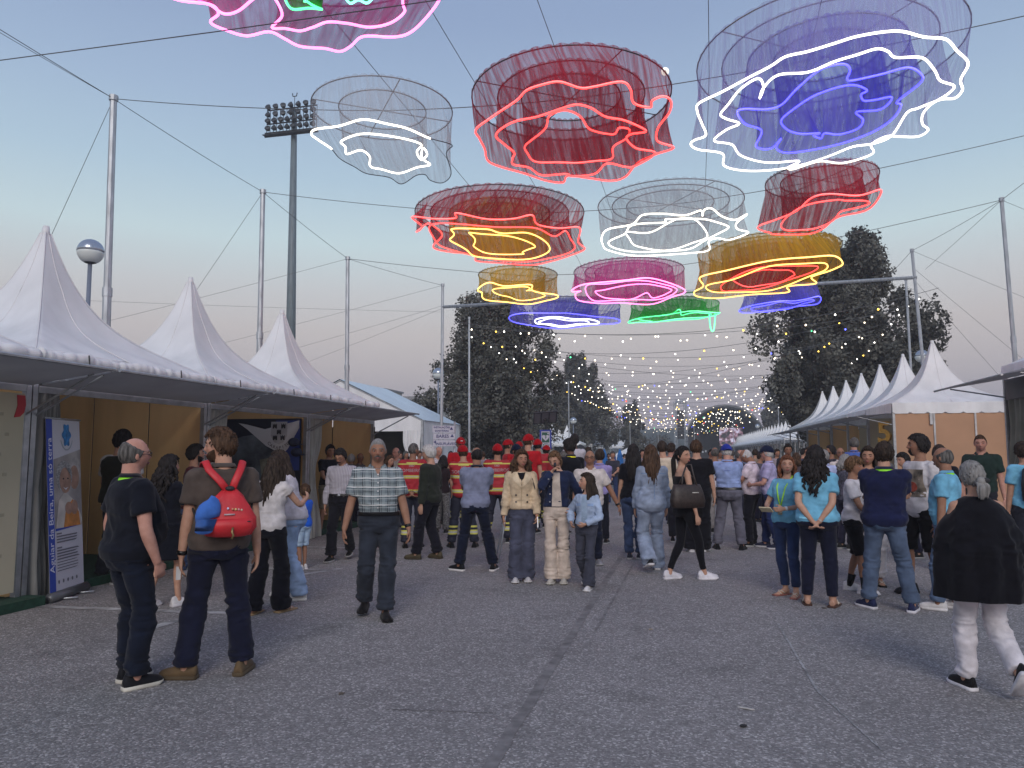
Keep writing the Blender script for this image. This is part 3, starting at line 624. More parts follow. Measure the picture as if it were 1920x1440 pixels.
bprint('blue_wave', [(.19, .345), (.92, .36), (.92, .375), (.60, .372), (.19, .36)], mat('banner_blue', (.025, .07, .42), .5, 0), .004, sheet)
random.seed(9); GT = mat('small_print', (.16, .16, .19), .7, 0)
for i, v in enumerate(np.linspace(.325, .115, 14)):
    if i in (4,): continue
    big = i in (0, 5); bprint('text_line', [(.22, v), (.22 + (.14 if big else random.uniform(.5, .68)), v), (.22 + (.14 if big else .6), v + (.008 if i < 10 else .005)), (.22, v + (.008 if i < 10 else .005))], GT, .004, sheet)
for i in range(5): bprint('logo_mark', be(.25 + i * .13, .055, .022, .03, 10), GT, .004, sheet)
q = MB(); q.tube([bx_ * -.03 + Vector((0, 0, .05)), bx_ * (bw + .03) + Vector((0, 0, .05))], .055, 12); q.build('base', mat('banner_base', (.12, .125, .135), .4, .1, 5, 0, metal=.4), rb)
q = MB(); q.tube([bpl(-.02, 1, 0), bpl(1.02, 1, 0)], .012, 8); q.build('top_rail', ALU, rb)
for u in (.25, .75): q = MB(); q.tube([bx_ * (bw * u) - nb_ * .16 + Vector((0, 0, .012)), bx_ * (bw * u) + nb_ * .20 + Vector((0, 0, .012))], .012, 6); q.build('foot', ALU, rb)

# ================================================================== right rows
SR, ZER, ZPR = 3.05, 2.98, 4.80
rl = ['first pagoda tent at right, with salmon end wall facing the camera', 'second white pagoda peak of the right row', 'third white pagoda peak of the right row', 'fourth white pagoda peak of the right row', 'fifth white pagoda peak of the right row', 'sixth white pagoda peak of the right row', 'seventh pagoda peak, last of the nearer right row']
for k, l in enumerate(rl):
    t = pagoda(l, 7.0, 23.8 + 3.06 * k, SR, ZER, ZPR, -1, 20 + k, (2.72, 2.62, 1.15), .28 if k == 0 else .14, 'white pagoda tents of the nearer right row', True)
    for j in range(3):
        q = MB(); q.box((SR / 2 - .03, -1 + j, 1.35), (.02, .97, 2.7)); q.build('wall_panel', [WOODP, CREAMP][k % 2], t, False)
        if k == 0:
            q = MB(); q.box((-1.0 + j * 1.0, -SR / 2 + .02, 1.36), (.95, .03, 2.68)); q.build('wall_panel', ORANGEP, t, False)
        elif k % 2: q = MB(); q.box((-1.0 + j * 1.0, -SR / 2 + .02, 1.36), (.97, .02, 2.68)); q.build('wall_panel', [WOODP, CREAMP][j % 2], t, False)
    if k == 0:
        for x in (-.5, .5): q = MB(); q.box((x, -SR / 2, 1.36), (.045, .045, 2.68)); q.build('wall_profile', ALU, t, False)
        q = MB(); q.box((-.58, -SR / 2 - .03, 2.55), (.07, .05, .3)); q.build('bracket', ALU, t, False)
        for j in range(3): q = MB(); q.box((-1.0 + j * 1.0, SR / 2 - .03, 1.36), (.97, .02, 2.68)); q.build('wall_panel', CREAMP, t, False)
p = onY(1655, 812, 23.6)
b5 = text_mesh('5', .85, 'foil_balloon', ext=.06, bold=.02); b5.materials.append(mat('gold_foil', (.55, .32, .07), .22, .1, 4, metal=.85)); o = bpy.data.objects.new('foil_balloon', b5); COL.objects.link(o)
o.location = (5.62, 23.8, p.z); o.rotation_euler = (R(90), 0, R(-40)); tag(o, 'gold foil number five balloon hanging at the first right tent', 'balloon')
far_r = []
ORD = 'first second third fourth fifth sixth seventh eighth ninth tenth eleventh twelfth thirteenth fourteenth fifteenth sixteenth seventeenth eighteenth nineteenth twentieth'.split(); ORD += ['twenty ' + o_ for o_ in ORD[:8]]
proto = pagoda('nearest and tallest white pagoda peak of the far right row by the stage', 10.0, 73, 3.05, 2.98, 4.85, -1, 31, (2.7, 2.62, 1.1), .14, 'white pagoda tents of the far right row'); far_r.append(proto)
for k in range(1, 28):
    o = dup(proto); o.location = (10.0 - .02 * k, 73 + 3.06 * k, 0); o['label'] = ORD[k] + ' white pagoda peak counted from the near end of the far right row'; far_r.append(o)
# near right tent at the picture edge
nt_ = pagoda('near grey fronted tent cut off at the right edge, awning tilted out', 7.03, 13.42, SR, 3.15, 4.9, -1, 41, (2.93, 2.74, 1.12), .12, 'tents at the right edge', True)
q = MB(); q.box((-SR / 2 + .03, 0, 2.74), (.05, SR - .14, .36)); q.build('header', GREY_PVC, nt_, False)
q = MB(); q.box((0, SR / 2 - .03, 2.74), (SR - .14, .05, .36)); q.build('header', GREY_PVC, nt_, False)
curtain(nt_, (-SR / 2 + .05, SR / 2 - .04, 0), (0, -1, 0), 1.1, .35, 2.56, 1.05, mat('grey_green_curtain', (.20, .21, .18), .6, .12, 3), seed=8)
curtain(nt_, (-SR / 2 + .02, SR / 2 - .02, 0), (1, -.1, 0), .7, .4, 2.56, 1.05, mat('grey_green_curtain', (.20, .21, .18), .6, .12, 3), seed=9)
for j in range(3): q = MB(); q.box((-1 + j, SR / 2 - .10, 1.3), (.97, .02, 2.55)); q.build('wall_panel', mat('grey_green_panel', (.17, .18, .155), .7, .1, 2), nt_, False)

# ================================================================== far left pagodas, gazebos, umbrellas
for k, (px, py, s, l) in enumerate([(1035, 795, 3.6, 'far left pagoda directly right of the defibrillator sign'), (1049, 801, 3.0, 'small pagoda tip peeking between two far left pagodas'), (1063, 797, 3.6, 'second large far left pagoda, under the globe lamp'), (1086, 803, 3.6, 'third large far left pagoda'), (1105, 806, 3.6, 'fourth large far left pagoda, above the black gazebo'), (990, 812, 3.6, 'far left pagoda half hidden behind the red caps')]):
    p = G(px, py, 4.7); pagoda(l, p.x, p.y, s, 2.7, 4.6, 1, 50 + k, (2.5, 2.45, 1.0, CREAMP), .3, 'white pagodas on the far left'); 
proto = None
for k, (px, py) in enumerate([(1133, 817), (1148, 819), (1157, 814), (1166, 816), (1173, 817), (1180, 818), (1187, 819), (1199, 818)]):
    p = G(px, py, 4.7)
    if proto is None: proto = o = pagoda('first tiny white pagoda peak from the left of the farthest left cluster', p.x, p.y, 3.6, 2.8, 4.6, 1, 60, None, .3, 'tiny far left pagodas')
    else: o = dup(proto); o.location = (p.x, p.y, 0); o['label'] = ORD[k] + ' tiny white pagoda peak from the left of the farthest left cluster'
def gazebo(label, px, py, D, s, m):
    r = ray(px, py); p = E0 + r * (D / r.y); t = thing('gazebo', label, 'gazebo', (p.x, p.y, 0), 0); zp = p.z; ze = zp - .75
    q = MB(); q.rings([[(-s / 2, -s / 2, ze), (s / 2, -s / 2, ze), (s / 2, s / 2, ze), (-s / 2, s / 2, ze)], [(-.03, -.03, zp), (.03, -.03, zp), (.03, .03, zp), (-.03, .03, zp)]]); q.build('canopy', m, t, False)
    q = MB(); [q.box((a * s / 2, b * s / 2, ze - .1), (s if not a else .02, s if not b else .02, .25)) for a, b in ((0, 1), (0, -1), (1, 0), (-1, 0))]; q.build('valance', m, t, False)
    for a in (-1, 1):
        for b in (-1, 1): q = MB(); q.box((a * s / 2 * .96, b * s / 2 * .96, ze / 2), (.05, .05, ze)); q.build('leg', ALU, t, False)
gazebo('black peaked gazebo below the far left pagodas', 1088, 833, 46, 2.4, mat('black_canvas', (.02, .02, .022), .7))
gazebo('small white gazebo right of the black one', 1183, 837, 52, 2.8, WHITE_PVC)
UB = mat('blue_canvas', (.015, .14, .42), .7, .2, 5); UB2 = mat('dark_blue_canvas', (.02, .06, .25), .7, .2, 5)
for px, py, D, m, l in ((1133, 842, 37, UB, 'closed bright blue parasol, left of three'), (1150, 845, 39, UB2, 'closed darker blue parasol, middle of three'), (1162, 842, 37, UB, 'closed bright blue parasol, right of three')):
    r = ray(px, py); p = E0 + r * (D / r.y); t = thing('closed_parasol', l, 'parasol', (p.x, p.y, 0), 0, 'closed blue parasols'); zp = p.z
    q = MB(); q.tube([(0, 0, 0), (0, 0, zp + .06)], .025, 8); q.build('pole', ALU, t)
    q = MB(); q.rings([[((rr * (1 + .22 * math.cos(6 * a)) * math.cos(a)), rr * (1 + .22 * math.cos(6 * a)) * math.sin(a), z) for a in np.linspace(0, 6.283, 37)[:-1]] for z, rr in ((zp, .02), (zp - .3, .10), (zp - .7, .15), (zp - .9, .13), (zp - 1.25, .20), (zp - 1.3, .19))]); q.build('canopy', m, t)
    q = MB(); q.tube([(0, 0, 0), (0, 0, .08)], [.28, .22], 16); q.build('base', BLACK, t)
# low blue barrier fence by the parasols
# ================================================================== marquee
mq = thing('marquee', 'large white frame marquee with open gable, behind the plaid shirted man', 'marquee', (-13.5, 27.4, 0)); HWM, ZM, ZR, LM = 3.5, 2.9, 4.55, 4.8
MQ = mat('marquee_pvc', (.58, .68, .74), .45, .05, .8)
for sx_ in (-1, 1):
    q = MB(); q.grid([[(sx_ * HWM * (1.02 - u), y, ZM + (ZR - ZM) * u - .05 * math.sin(u * 3.14) * abs(math.sin(y / 2.4 * math.pi))) for y in np.linspace(-.05, LM, 9)] for u in np.linspace(0, 1.02, 7)]); q.build('roof', MQ, mq)
for y in (0, 2.4, 4.8):
    for sx_ in (-1, 1): q = MB(); q.box((sx_ * HWM, y, ZM / 2), (.09, .09, ZM)); q.build('post', ALU, mq, False); q = MB(); q.tube([(sx_ * HWM, y, ZM - .02), (0, y, ZR - .04)], .03, 6); q.build('rafter', ALU, mq, False)
q = MB(); q.prism([(-HWM, ZM - .42), (HWM, ZM - .42), (HWM, ZM), (0, ZR), (-HWM, ZM)], -.02, 0, Matrix(((1, 0, 0, 0), (0, 0, 1, .02), (0, 1, 0, 0), (0, 0, 0, 1)))); q.build('gable', WHITE_PVC, mq, False)
for j in range(2): q = MB(); q.box((HWM, 1.2 + 2.4 * j, ZM / 2), (.02, 2.3, ZM)); q.build('side_wall', WHITE_PVC, mq, False)
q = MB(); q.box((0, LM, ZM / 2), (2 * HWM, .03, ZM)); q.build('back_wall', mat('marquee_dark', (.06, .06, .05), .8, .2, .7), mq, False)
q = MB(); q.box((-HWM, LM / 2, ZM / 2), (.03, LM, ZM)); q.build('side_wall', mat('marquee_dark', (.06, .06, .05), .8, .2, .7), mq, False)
curtain(mq, (HWM - .05, -.02, 0), (-1, 0, 0), .75, .25, ZM - .4, 1.1, WHITE_PVC, seed=11); curtain(mq, (HWM - 2.6, -.02, 0), (-1, 0, 0), .75, .3, ZM - .4, 1.1, WHITE_PVC, seed=12)
q = MB(); q.box((-HWM + .6, 0, 1.25), (1.2, .02, 2.5)); q.build('side_wall', WHITE_PVC, mq, False)

# ================================================================== direction and defibrillator signs
SIGNW = mat('sign_white', (.56, .57, .66), .5, 0); SIGNB = mat('sign_navy', (.02, .025, .16), .5, 0)
def at_d(px, py, D): r = ray(px, py); return E0 + r * (D / math.hypot(r.x, r.y))
D = 20.0; p0, p1 = at_d(811, 816, D), at_d(852, 816, D); xa = (p1 - p0); xa.z = 0; sw = xa.length; xa = xa.normalized()
sg = thing('direction_sign', 'white direction sign of three boards pointing to bars and toilets', 'sign', (p1.x - .04 * sw, p1.y + .05, 0)); off = Vector(sg.location)
q = MB(); q.tube([(0, 0.03, 0), (0, 0.03, at_d(850, 790, D).z)], .03, 8); q.build('post', GALV, sg); q = MB(); c_ = (p0 + p1) / 2 - off; q.tube([(c_.x * 1.6, c_.y + .04, 0), (c_.x * 1.6, c_.y + .04, at_d(850, 800, D).z)], .02, 8); q.build('post', GALV, sg)
nn = Vector((xa.y, -xa.x, 0))
for ya, yb, lines, arrow in ((798, 811.5, ['INSTALAÇÕES', 'SANITÁRIAS'], 'U'), (812.5, 824, ['BARES'], 'U'), (825, 837, ['INSUFLÁVEIS'], 'L')):
    za, zb = at_d(830, ya, D).z, at_d(830, yb, D).z; c = (p0 + p1) / 2 - off; c.z = (za + zb) / 2; shx = .02 if ya > 800 else 0; c += xa * shx
    M_ = Matrix((xa, -nn, Vector((0, 0, 1)))).transposed(); q = MB(); q.box(c, (sw, .018, za - zb - .008), M_); bo = q.build('board', SIGNW, sg, False); H_ = za - zb
    for i, s_ in enumerate(lines):
        size = {1: .12, 2: .085}[len(lines)]; zz = c.z + (0 if len(lines) == 1 else (.045 if i == 0 else -.045)) - (.02 if arrow == 'L' else 0)
        ctr = c + xa * ((-.045 if arrow == 'U' else .045)); ctr.z = zz; size *= (1.0 if len(s_) < 7 else .80); lettering(s_, size, frame(ctr + nn * .011, xa, (0, 0, 1)), SIGNB, bo, bold=.002)
    a = c + xa * (sw * .36 if arrow == 'U' else -sw * .42) + nn * .011 + Vector((0, 0, .02 if arrow == 'U' else .03))
    tr_ = [(-.045, -.035), (.045, -.035), (0, .04)] if arrow == 'U' else [(.025, -.045), (.025, .045), (-.04, 0)]
    q = MB(); q.prism(tr_, 0, .003, frame(a, xa, (0, 0, 1))); q.build('arrow', SIGNB, bo, False)
D = 23.0; p0, p1 = at_d(1012, 822, D), at_d(1034, 822, D); xa = p1 - p0; xa.z = 0; w_ = xa.length; xa = xa.normalized(); nn = Vector((xa.y, -xa.x, 0)); c = (p0 + p1) / 2; za, zb = at_d(1023, 806, D).z, at_d(1023, 842, D).z
ds = thing('defibrillator_post', 'blue framed defibrillator sign under a tilted solar panel', 'sign', (c.x, c.y, 0)); M_ = Matrix((xa, -nn, Vector((0, 0, 1)))).transposed(); zm = (za + zb) / 2; hh = za - zb
q = MB(); q.tube([(0, .05, 0), (0, .05, at_d(1022, 785, D).z)], .03, 8); q.build('post', DARKSTEEL, ds)
q = MB(); q.box((0, 0, zm), (w_, .05, hh), M_); bo = q.build('panel', mat('sign_blue', (.02, .05, .34), .45, 0), ds, False)
def dsp(name, poly, m, o_): q = MB(); q.prism(poly, 0, .002, frame(Vector((0, 0, zm)) + nn * (.026 + o_), xa, (0, 0, 1))); return q.build(name, m, bo, False)
dsp('white_field', [(-w_ * .36, -hh * .40), (w_ * .36, -hh * .40), (w_ * .36, hh * .42), (-w_ * .36, hh * .42)], SIGNW, 0)
GRN = mat('sign_green', (.015, .10, .07), .5, 0); dsp('green_field', [(-w_ * .31, -hh * .16), (w_ * .31, -hh * .16), (w_ * .31, hh * .37), (-w_ * .31, hh * .37)], GRN, .003); dsp('green_field', [(-w_ * .31, -hh * .38), (w_ * .31, -hh * .38), (w_ * .31, -hh * .20), (-w_ * .31, -hh * .20)], GRN, .003)
hp = [(.16 * math.sin(t) ** 3 * .9, (.13 * math.cos(t) - .05 * math.cos(2 * t) - .02 * math.cos(3 * t)) * .9) for t in np.linspace(0, 6.283, 31)[:30]]
dsp('heart', [(x * w_ * 2.1, y * w_ * 2.1 + hh * .10) for x, y in hp], SIGNW, .006); dsp('bolt', [(.01, .10 * w_ + hh * .12), (-.03, hh * .11), (0, hh * .11), (-.015, -.01), (.035, hh * .13), (.005, hh * .13), (.03, .10 * w_ + hh * .12)], GRN, .009)
dsp('cross_mark', [(w_ * .22 + a, hh * .31 + b) for a, b in ((-.01, -.03), (.01, -.03), (.01, -.01), (.03, -.01), (.03, .01), (.01, .01), (.01, .03), (-.01, .03), (-.01, .01), (-.03, .01), (-.03, -.01), (-.01, -.01))], SIGNW, .006)
lettering('DAE', .115, frame(Vector((0, 0, zm - hh * .29)) + nn * .034, xa, (0, 0, 1)), SIGNW, bo, bold=.004)
sc0, sc1 = at_d(1001, 775, D), at_d(1043, 790, D); pc = (sc0 + sc1) / 2; q = MB(); Ms = Matrix.Rotation(R(14), 3, 'Z') @ Matrix.Rotation(R(-38), 3, 'X') @ Matrix.Rotation(R(-6), 3, 'Y')
q.box((pc.x - c.x, pc.y - c.y, pc.z), (.70, .5, .03), Ms); so = q.build('solar_panel', mat('solar_back', (.17, .165, .18), .5, .1, 4), ds, False); q = MB(); [q.box(Vector((pc.x - c.x, pc.y - c.y, pc.z)) + Ms @ Vector(v), d_, Ms) for v, d_ in (((0, .25, 0), (.72, .03, .05)), ((0, -.25, 0), (.72, .03, .05)), ((.35, 0, 0), (.03, .5, .05)), ((-.35, 0, 0), (.03, .5, .05)), ((.12, 0, -.02), (.03, .5, .03)), ((-.12, 0, -.02), (.03, .5, .03)))]; q.build('panel_frame', DARKSTEEL, so, False)
q = MB(); q.tube([(0, .05, at_d(1022, 788, D).z), (.1, .05, pc.z - .05)], .02, 6); q.tube([(0, .05, at_d(1022, 788, D).z), (-.1, .05, pc.z - .05)], .02, 6); q.build('bracket', DARKSTEEL, ds)
# ================================================================== neon flower lanterns
def proj(P):
    d = Vector(P) - E0; c, s = math.cos(YAW), math.sin(YAW); x = d.x * c + d.y * s; Y = -d.x * s + d.y * c
    fz = Y * math.cos(PITCH) + d.z * math.sin(PITCH); y = -Y * math.sin(PITCH) + d.z * math.cos(PITCH); return 960 + FPX * x / fz, 720 - FPX * y / fz
TH = np.linspace(0, 2 * math.pi, 49)[:-1]
def fit_ring(x0, x1, yt, Y):
    x0p, x1p = onY(x0, yt + 60, Y), onY(x1, yt + 60, Y); q = np.array([(x0p.x + x1p.x) / 2, (x0p.z + x1p.z) / 2, (x1p.x - x0p.x) / 2])
    def f(q):
        P = [proj((q[0] + q[2] * math.cos(a), Y + q[2] * math.sin(a), q[1])) for a in TH]; xs_ = [p[0] for p in P]; ys_ = [p[1] for p in P]; return np.array([min(xs_) - x0, max(xs_) - x1, min(ys_) - yt])
    for _ in range(25):
        r = f(q); J = np.zeros((3, 3))
        for k in range(3): d = np.zeros(3); d[k] = 1e-3; J[:, k] = (f(q + d) - r) / 1e-3
        q = q - .8 * np.linalg.solve(J, r)
    return q
def spline(pts, per=6, closed=True):
    n = len(pts); out = []
    for i in range(n if closed else n - 1):
        p = [np.array(pts[(i + k - 1) % n] if closed else pts[min(max(i + k - 1, 0), n - 1)], float) for k in range(4)]
        for j in range(per):
            t = j / per; out.append(.5 * (2 * p[1] + (p[2] - p[0]) * t + (2 * p[0] - 5 * p[1] + 4 * p[2] - p[3]) * t * t + (3 * p[1] - p[0] - 3 * p[2] + p[3]) * t ** 3))
    if not closed: out.append(np.array(pts[-1], float))
    return out
NEON = {'red': ((1, .03, .022), 2.9), 'white': ((1, .93, .76), 2.6), 'pink': ((1, .16, .52), 3.0), 'blue': ((.05, .045, 1), 2.6), 'yellow': ((1, .55, .10), 2.6), 'green': ((.06, 1, .32), 1.9), 'coldwhite': ((.86, .88, 1), 2.2), 'cyan': ((.2, 1, .75), 2.0)}
TUL = {'red': (.42, .035, .06), 'white': (.52, .51, .53), 'pink': (.62, .10, .34), 'blue': (.22, .19, .72), 'yellow': (.68, .42, .04), 'green': (.07, .55, .09), 'grey': (.46, .45, .48), 'violet': (.42, .39, .66)}
TALPHA = {'red': .60, 'white': .30, 'pink': .52, 'blue': .56, 'yellow': .60, 'green': .74, 'grey': .28, 'violet': .34}
def neon_mat(c):
    if 'neon_' + c in MATS: return MATS['neon_' + c]
    m, t, b = _nodes('neon_' + c); col, s = NEON[c]; b.inputs['Base Color'].default_value = (.6, .6, .6, 1); b.inputs['Emission Color'].default_value = (*col, 1); b.inputs['Emission Strength'].default_value = s; MATS['neon_' + c] = m; return m
def tulle_mat(c):
    if 'tulle_' + c in MATS: return MATS['tulle_' + c]
    m = bpy.data.materials.new('tulle_' + c); m.use_nodes = True; t = m.node_tree; N, L = t.nodes, t.links; N.clear(); o = N.new('ShaderNodeOutputMaterial'); mx = N.new('ShaderNodeMixShader'); tr_ = N.new('ShaderNodeBsdfTransparent'); df = N.new('ShaderNodeBsdfDiffuse'); tl = N.new('ShaderNodeBsdfTranslucent'); ml = N.new('ShaderNodeMixShader'); ml.inputs[0].default_value = .5
    col = TUL[c]; df.inputs[0].default_value = (*col, 1); tl.inputs[0].default_value = (*col, 1); L.new(df.outputs[0], ml.inputs[1]); L.new(tl.outputs[0], ml.inputs[2])
    uv = N.new('ShaderNodeUVMap'); mp = N.new('ShaderNodeMapping'); mp.inputs['Scale'].default_value = (1, .10, 1); n = N.new('ShaderNodeTexNoise'); n.inputs['Scale'].default_value = 12; n.inputs['Detail'].default_value = 3; L.new(uv.outputs[0], mp.inputs[0]); L.new(mp.outputs[0], n.inputs['Vector'])
    mr_ = N.new('ShaderNodeMapRange'); a = TALPHA[c]; mr_.inputs['From Min'].default_value = .34; mr_.inputs['From Max'].default_value = .68; mr_.inputs['To Min'].default_value = a * .62; mr_.inputs['To Max'].default_value = min(.95, a * 1.45); L.new(n.outputs['Fac'], mr_.inputs['Value'])
    L.new(mr_.outputs[0], mx.inputs[0]); L.new(tr_.outputs[0], mx.inputs[1]); L.new(ml.outputs[0], mx.inputs[2]); L.new(mx.outputs[0], o.inputs['Surface']); MATS['tulle_' + c] = m; return m
FRAME_M = mat('lantern_frame', (.045, .04, .045), .6, 0)
def lantern(label, box, Y, conv, loops, frame_m=FRAME_M, q=None, droplim=(.1, 2.2)):
    X, Z, Rr = fit_ring(*box, Y) if q is None else q
    t = thing('flower_lantern', label, 'lantern', (X, Y, Z), 0, 'neon flower lanterns hung over the street'); s, ox, oy = conv
    fm = MB(); nl = len(loops); radii = []
    for k, (neon, skirt, pts, rf, tub) in enumerate(loops):
        ip = [(ox + x / s, oy + y / s) for x, y in pts]; sp = spline(ip)
        if tub is None: sp = sp
        lo, hi = Z - droplim[1], Z - droplim[0]
        def mid(z): ys_ = [G(x, y, z).y for x, y in sp]; return (min(ys_) + max(ys_)) / 2 - Y
        for _ in range(40):
            m_ = (lo + hi) / 2
            if mid(m_) > 0: hi = m_
            else: lo = m_
        z = (lo + hi) / 2; W = [G(x, y, z) for x, y in sp]; n = len(W)
        rk = Rr * rf; radii.append(rk); c0 = Vector((X, Y, 0)); ws = [w - Vector((X, Y, Z)) for w in W]
        ws = [Vector((w.x, w.y, w.z + .022 * math.sin(i / n * 6.283 * 5 + k))) for i, w in enumerate(ws)]
        area = sum(ws[i].x * ws[(i + 1) % n].y - ws[(i + 1) % n].x * ws[i].y for i in range(n)); sg_ = 1 if area > 0 else -1
        acc = [0]
        for i in range(n): acc.append(acc[-1] + (ws[(i + 1) % n] - ws[i]).length)
        off = np.mean([math.remainder(math.atan2(ws[i].y, ws[i].x) - sg_ * acc[i] / acc[-1] * 2 * math.pi - math.atan2(ws[0].y, ws[0].x), 2 * math.pi) for i in range(n)]) + math.atan2(ws[0].y, ws[0].x)
        sk = MB(); M = 300; rows = 7; UV = []
        def loop_at(a):
            a = a % acc[-1]; lo_ = np.searchsorted(acc, a, 'right') - 1; lo_ = min(lo_, n - 1); f_ = (a - acc[lo_]) / max(1e-6, acc[lo_ + 1] - acc[lo_]); return ws[lo_].lerp(ws[(lo_ + 1) % n], f_)
        rr = []
        rnd = np.random.RandomState(int(abs(X * 31 + Y * 7 + k)) + 1); ph = rnd.uniform(0, 6, 3)
        for r_ in range(rows + 1):
            v = r_ / rows; row = []
            for j in range(M + 1):
                fr = j / M; ang = off + sg_ * fr * 2 * math.pi; top = Vector((rk * math.cos(ang), rk * math.sin(ang), 0)); b = loop_at(fr * acc[-1]); p = top.lerp(b, v)
                if v == 0: p.z += .015 + .03 * abs(math.sin(j * .55 + ph[0]))
                fold = .011 * math.sin(j * .62 + ph[0] + 1.2 * math.sin(j * .09)) + .012 * math.sin(j * .23 + ph[1]); rad = Vector((p.x, p.y, 0)); p += rad.normalized() * fold * (.3 + .7 * math.sin(min(1, v * 1.05) * math.pi)) if rad.length > .05 else Vector(); row.append(p)
            rr.append(row)
        sk.grid(rr); so = sk.build('tulle_skirt', tulle_mat(skirt), t); me = so.data; uvl = me.uv_layers.new(name='uv'); W1 = M + 1; tot = acc[-1]
        vi = np.zeros(len(me.loops), dtype=np.int32); me.loops.foreach_get('vertex_index', vi); uvs = np.stack([(vi % W1) / M * tot, (vi // W1) / rows * .8], 1); uvl.data.foreach_set('uv', uvs.ravel().astype(np.float32))
        tb_ = MB(); rt = (tub or .021) * .74
        if neon: tb_.tube(ws, rt, 7, closed=True); tb_.build('neon_tube', neon_mat(neon), t)
        else: tb_.tube(ws, rt * .5, 6, closed=True); tb_.build('unlit_tube', FRAME_M, t)
    for rk in sorted(set(round(r_, 2) for r_ in radii)): fm.tube([(rk * math.cos(a), rk * math.sin(a), 0) for a in TH], .011, 6, closed=True)
    for a in (.6, 2.2): fm.tube([(Rr * math.cos(a), Rr * math.sin(a), .0), (-Rr * math.cos(a), -Rr * math.sin(a), 0)], .009, 6)
    fm.build('frame', frame_m, t); return t, (X, Y, Z, Rr)
Y1, Y2, Y3, Y4 = LP[0].y, LP[1].y, LP[2].y, LP[3].y
c6 = (2.5946, 560, 0); c7 = (2.8657, 1250, 0); c8 = (2.021, 750, 320); c9 = (3.4286, 300, 0)
GREYF = mat('pale_frame', (.24, .24, .26), .6, 0)
L1 = []
L1.append(lantern('pale grey lantern with two broken white neon loops, beside the floodlight mast', (583, 848, 142), Y1, c6, [
    (None, 'white', [(160, 725), (100, 690), (62, 655), (85, 622), (200, 610), (310, 588), (420, 603), (530, 620), (640, 670), (745, 710), (718, 750), (742, 840), (700, 885), (640, 880), (615, 855), (570, 852), (500, 890), (440, 865), (330, 850), (270, 810), (200, 765)], 1.0, .021),
    ('white', 'white', [(208, 692), (300, 655), (400, 650), (500, 670), (595, 708), (575, 740), (598, 772), (625, 750), (604, 727), (600, 768), (640, 795), (580, 815), (490, 848), (400, 820), (348, 803), (345, 765), (300, 735), (235, 745), (228, 712)], .62, .021)], GREYF))
# the lit stretch of its outer loop
tt, (lx, ly, lz, lr) = L1[-1]; ob = [o for o in tt.children if o.name.startswith('unlit_tube')][0]
vs_ = [v.co.copy() for v in ob.data.vertices]; nseg = len(vs_) // 6; ctr = [sum((vs_[i * 6 + k] for k in range(6)), Vector()) / 6 for i in range(nseg)]
q_ = MB(); q_.tube(ctr[0:49], .016, 7); q_.build('neon_tube', neon_mat('white'), tt)
L1.append(lantern('big red lantern with three red neon loops, under the moon', (884, 1260, 84), Y1, c6, [
    ('red', 'red', [(862, 630), (940, 575), (1060, 495), (1110, 440), (1190, 405), (1270, 390), (1370, 425), (1440, 425), (1570, 405), (1615, 440), (1630, 498), (1710, 515), (1720, 485), (1770, 470), (1810, 495), (1805, 550), (1750, 620), (1745, 680), (1825, 712), (1735, 750), (1650, 795), (1590, 865), (1520, 882), (1420, 865), (1310, 850), (1285, 885), (1200, 880), (1100, 850), (980, 815), (920, 780), (905, 720), (880, 670)], 1.0, .021),
    ('red', 'red', [(960, 660), (1040, 600), (1160, 565), (1280, 520), (1350, 507), (1420, 530), (1490, 572), (1590, 585), (1690, 630), (1620, 650), (1595, 680), (1640, 725), (1735, 742), (1640, 800), (1590, 810), (1500, 800), (1440, 850), (1330, 855), (1300, 840), (1180, 850), (1120, 820), (1045, 805), (1040, 770), (1048, 735), (1000, 700)], .74, .021),
    ('red', 'red', [(1100, 720), (1130, 680), (1200, 620), (1220, 570), (1300, 540), (1370, 560), (1420, 630), (1530, 660), (1560, 620), (1610, 625), (1590, 680), (1530, 720), (1525, 765), (1450, 780), (1350, 798), (1250, 790), (1150, 780), (1115, 750)], .50, .019)]))
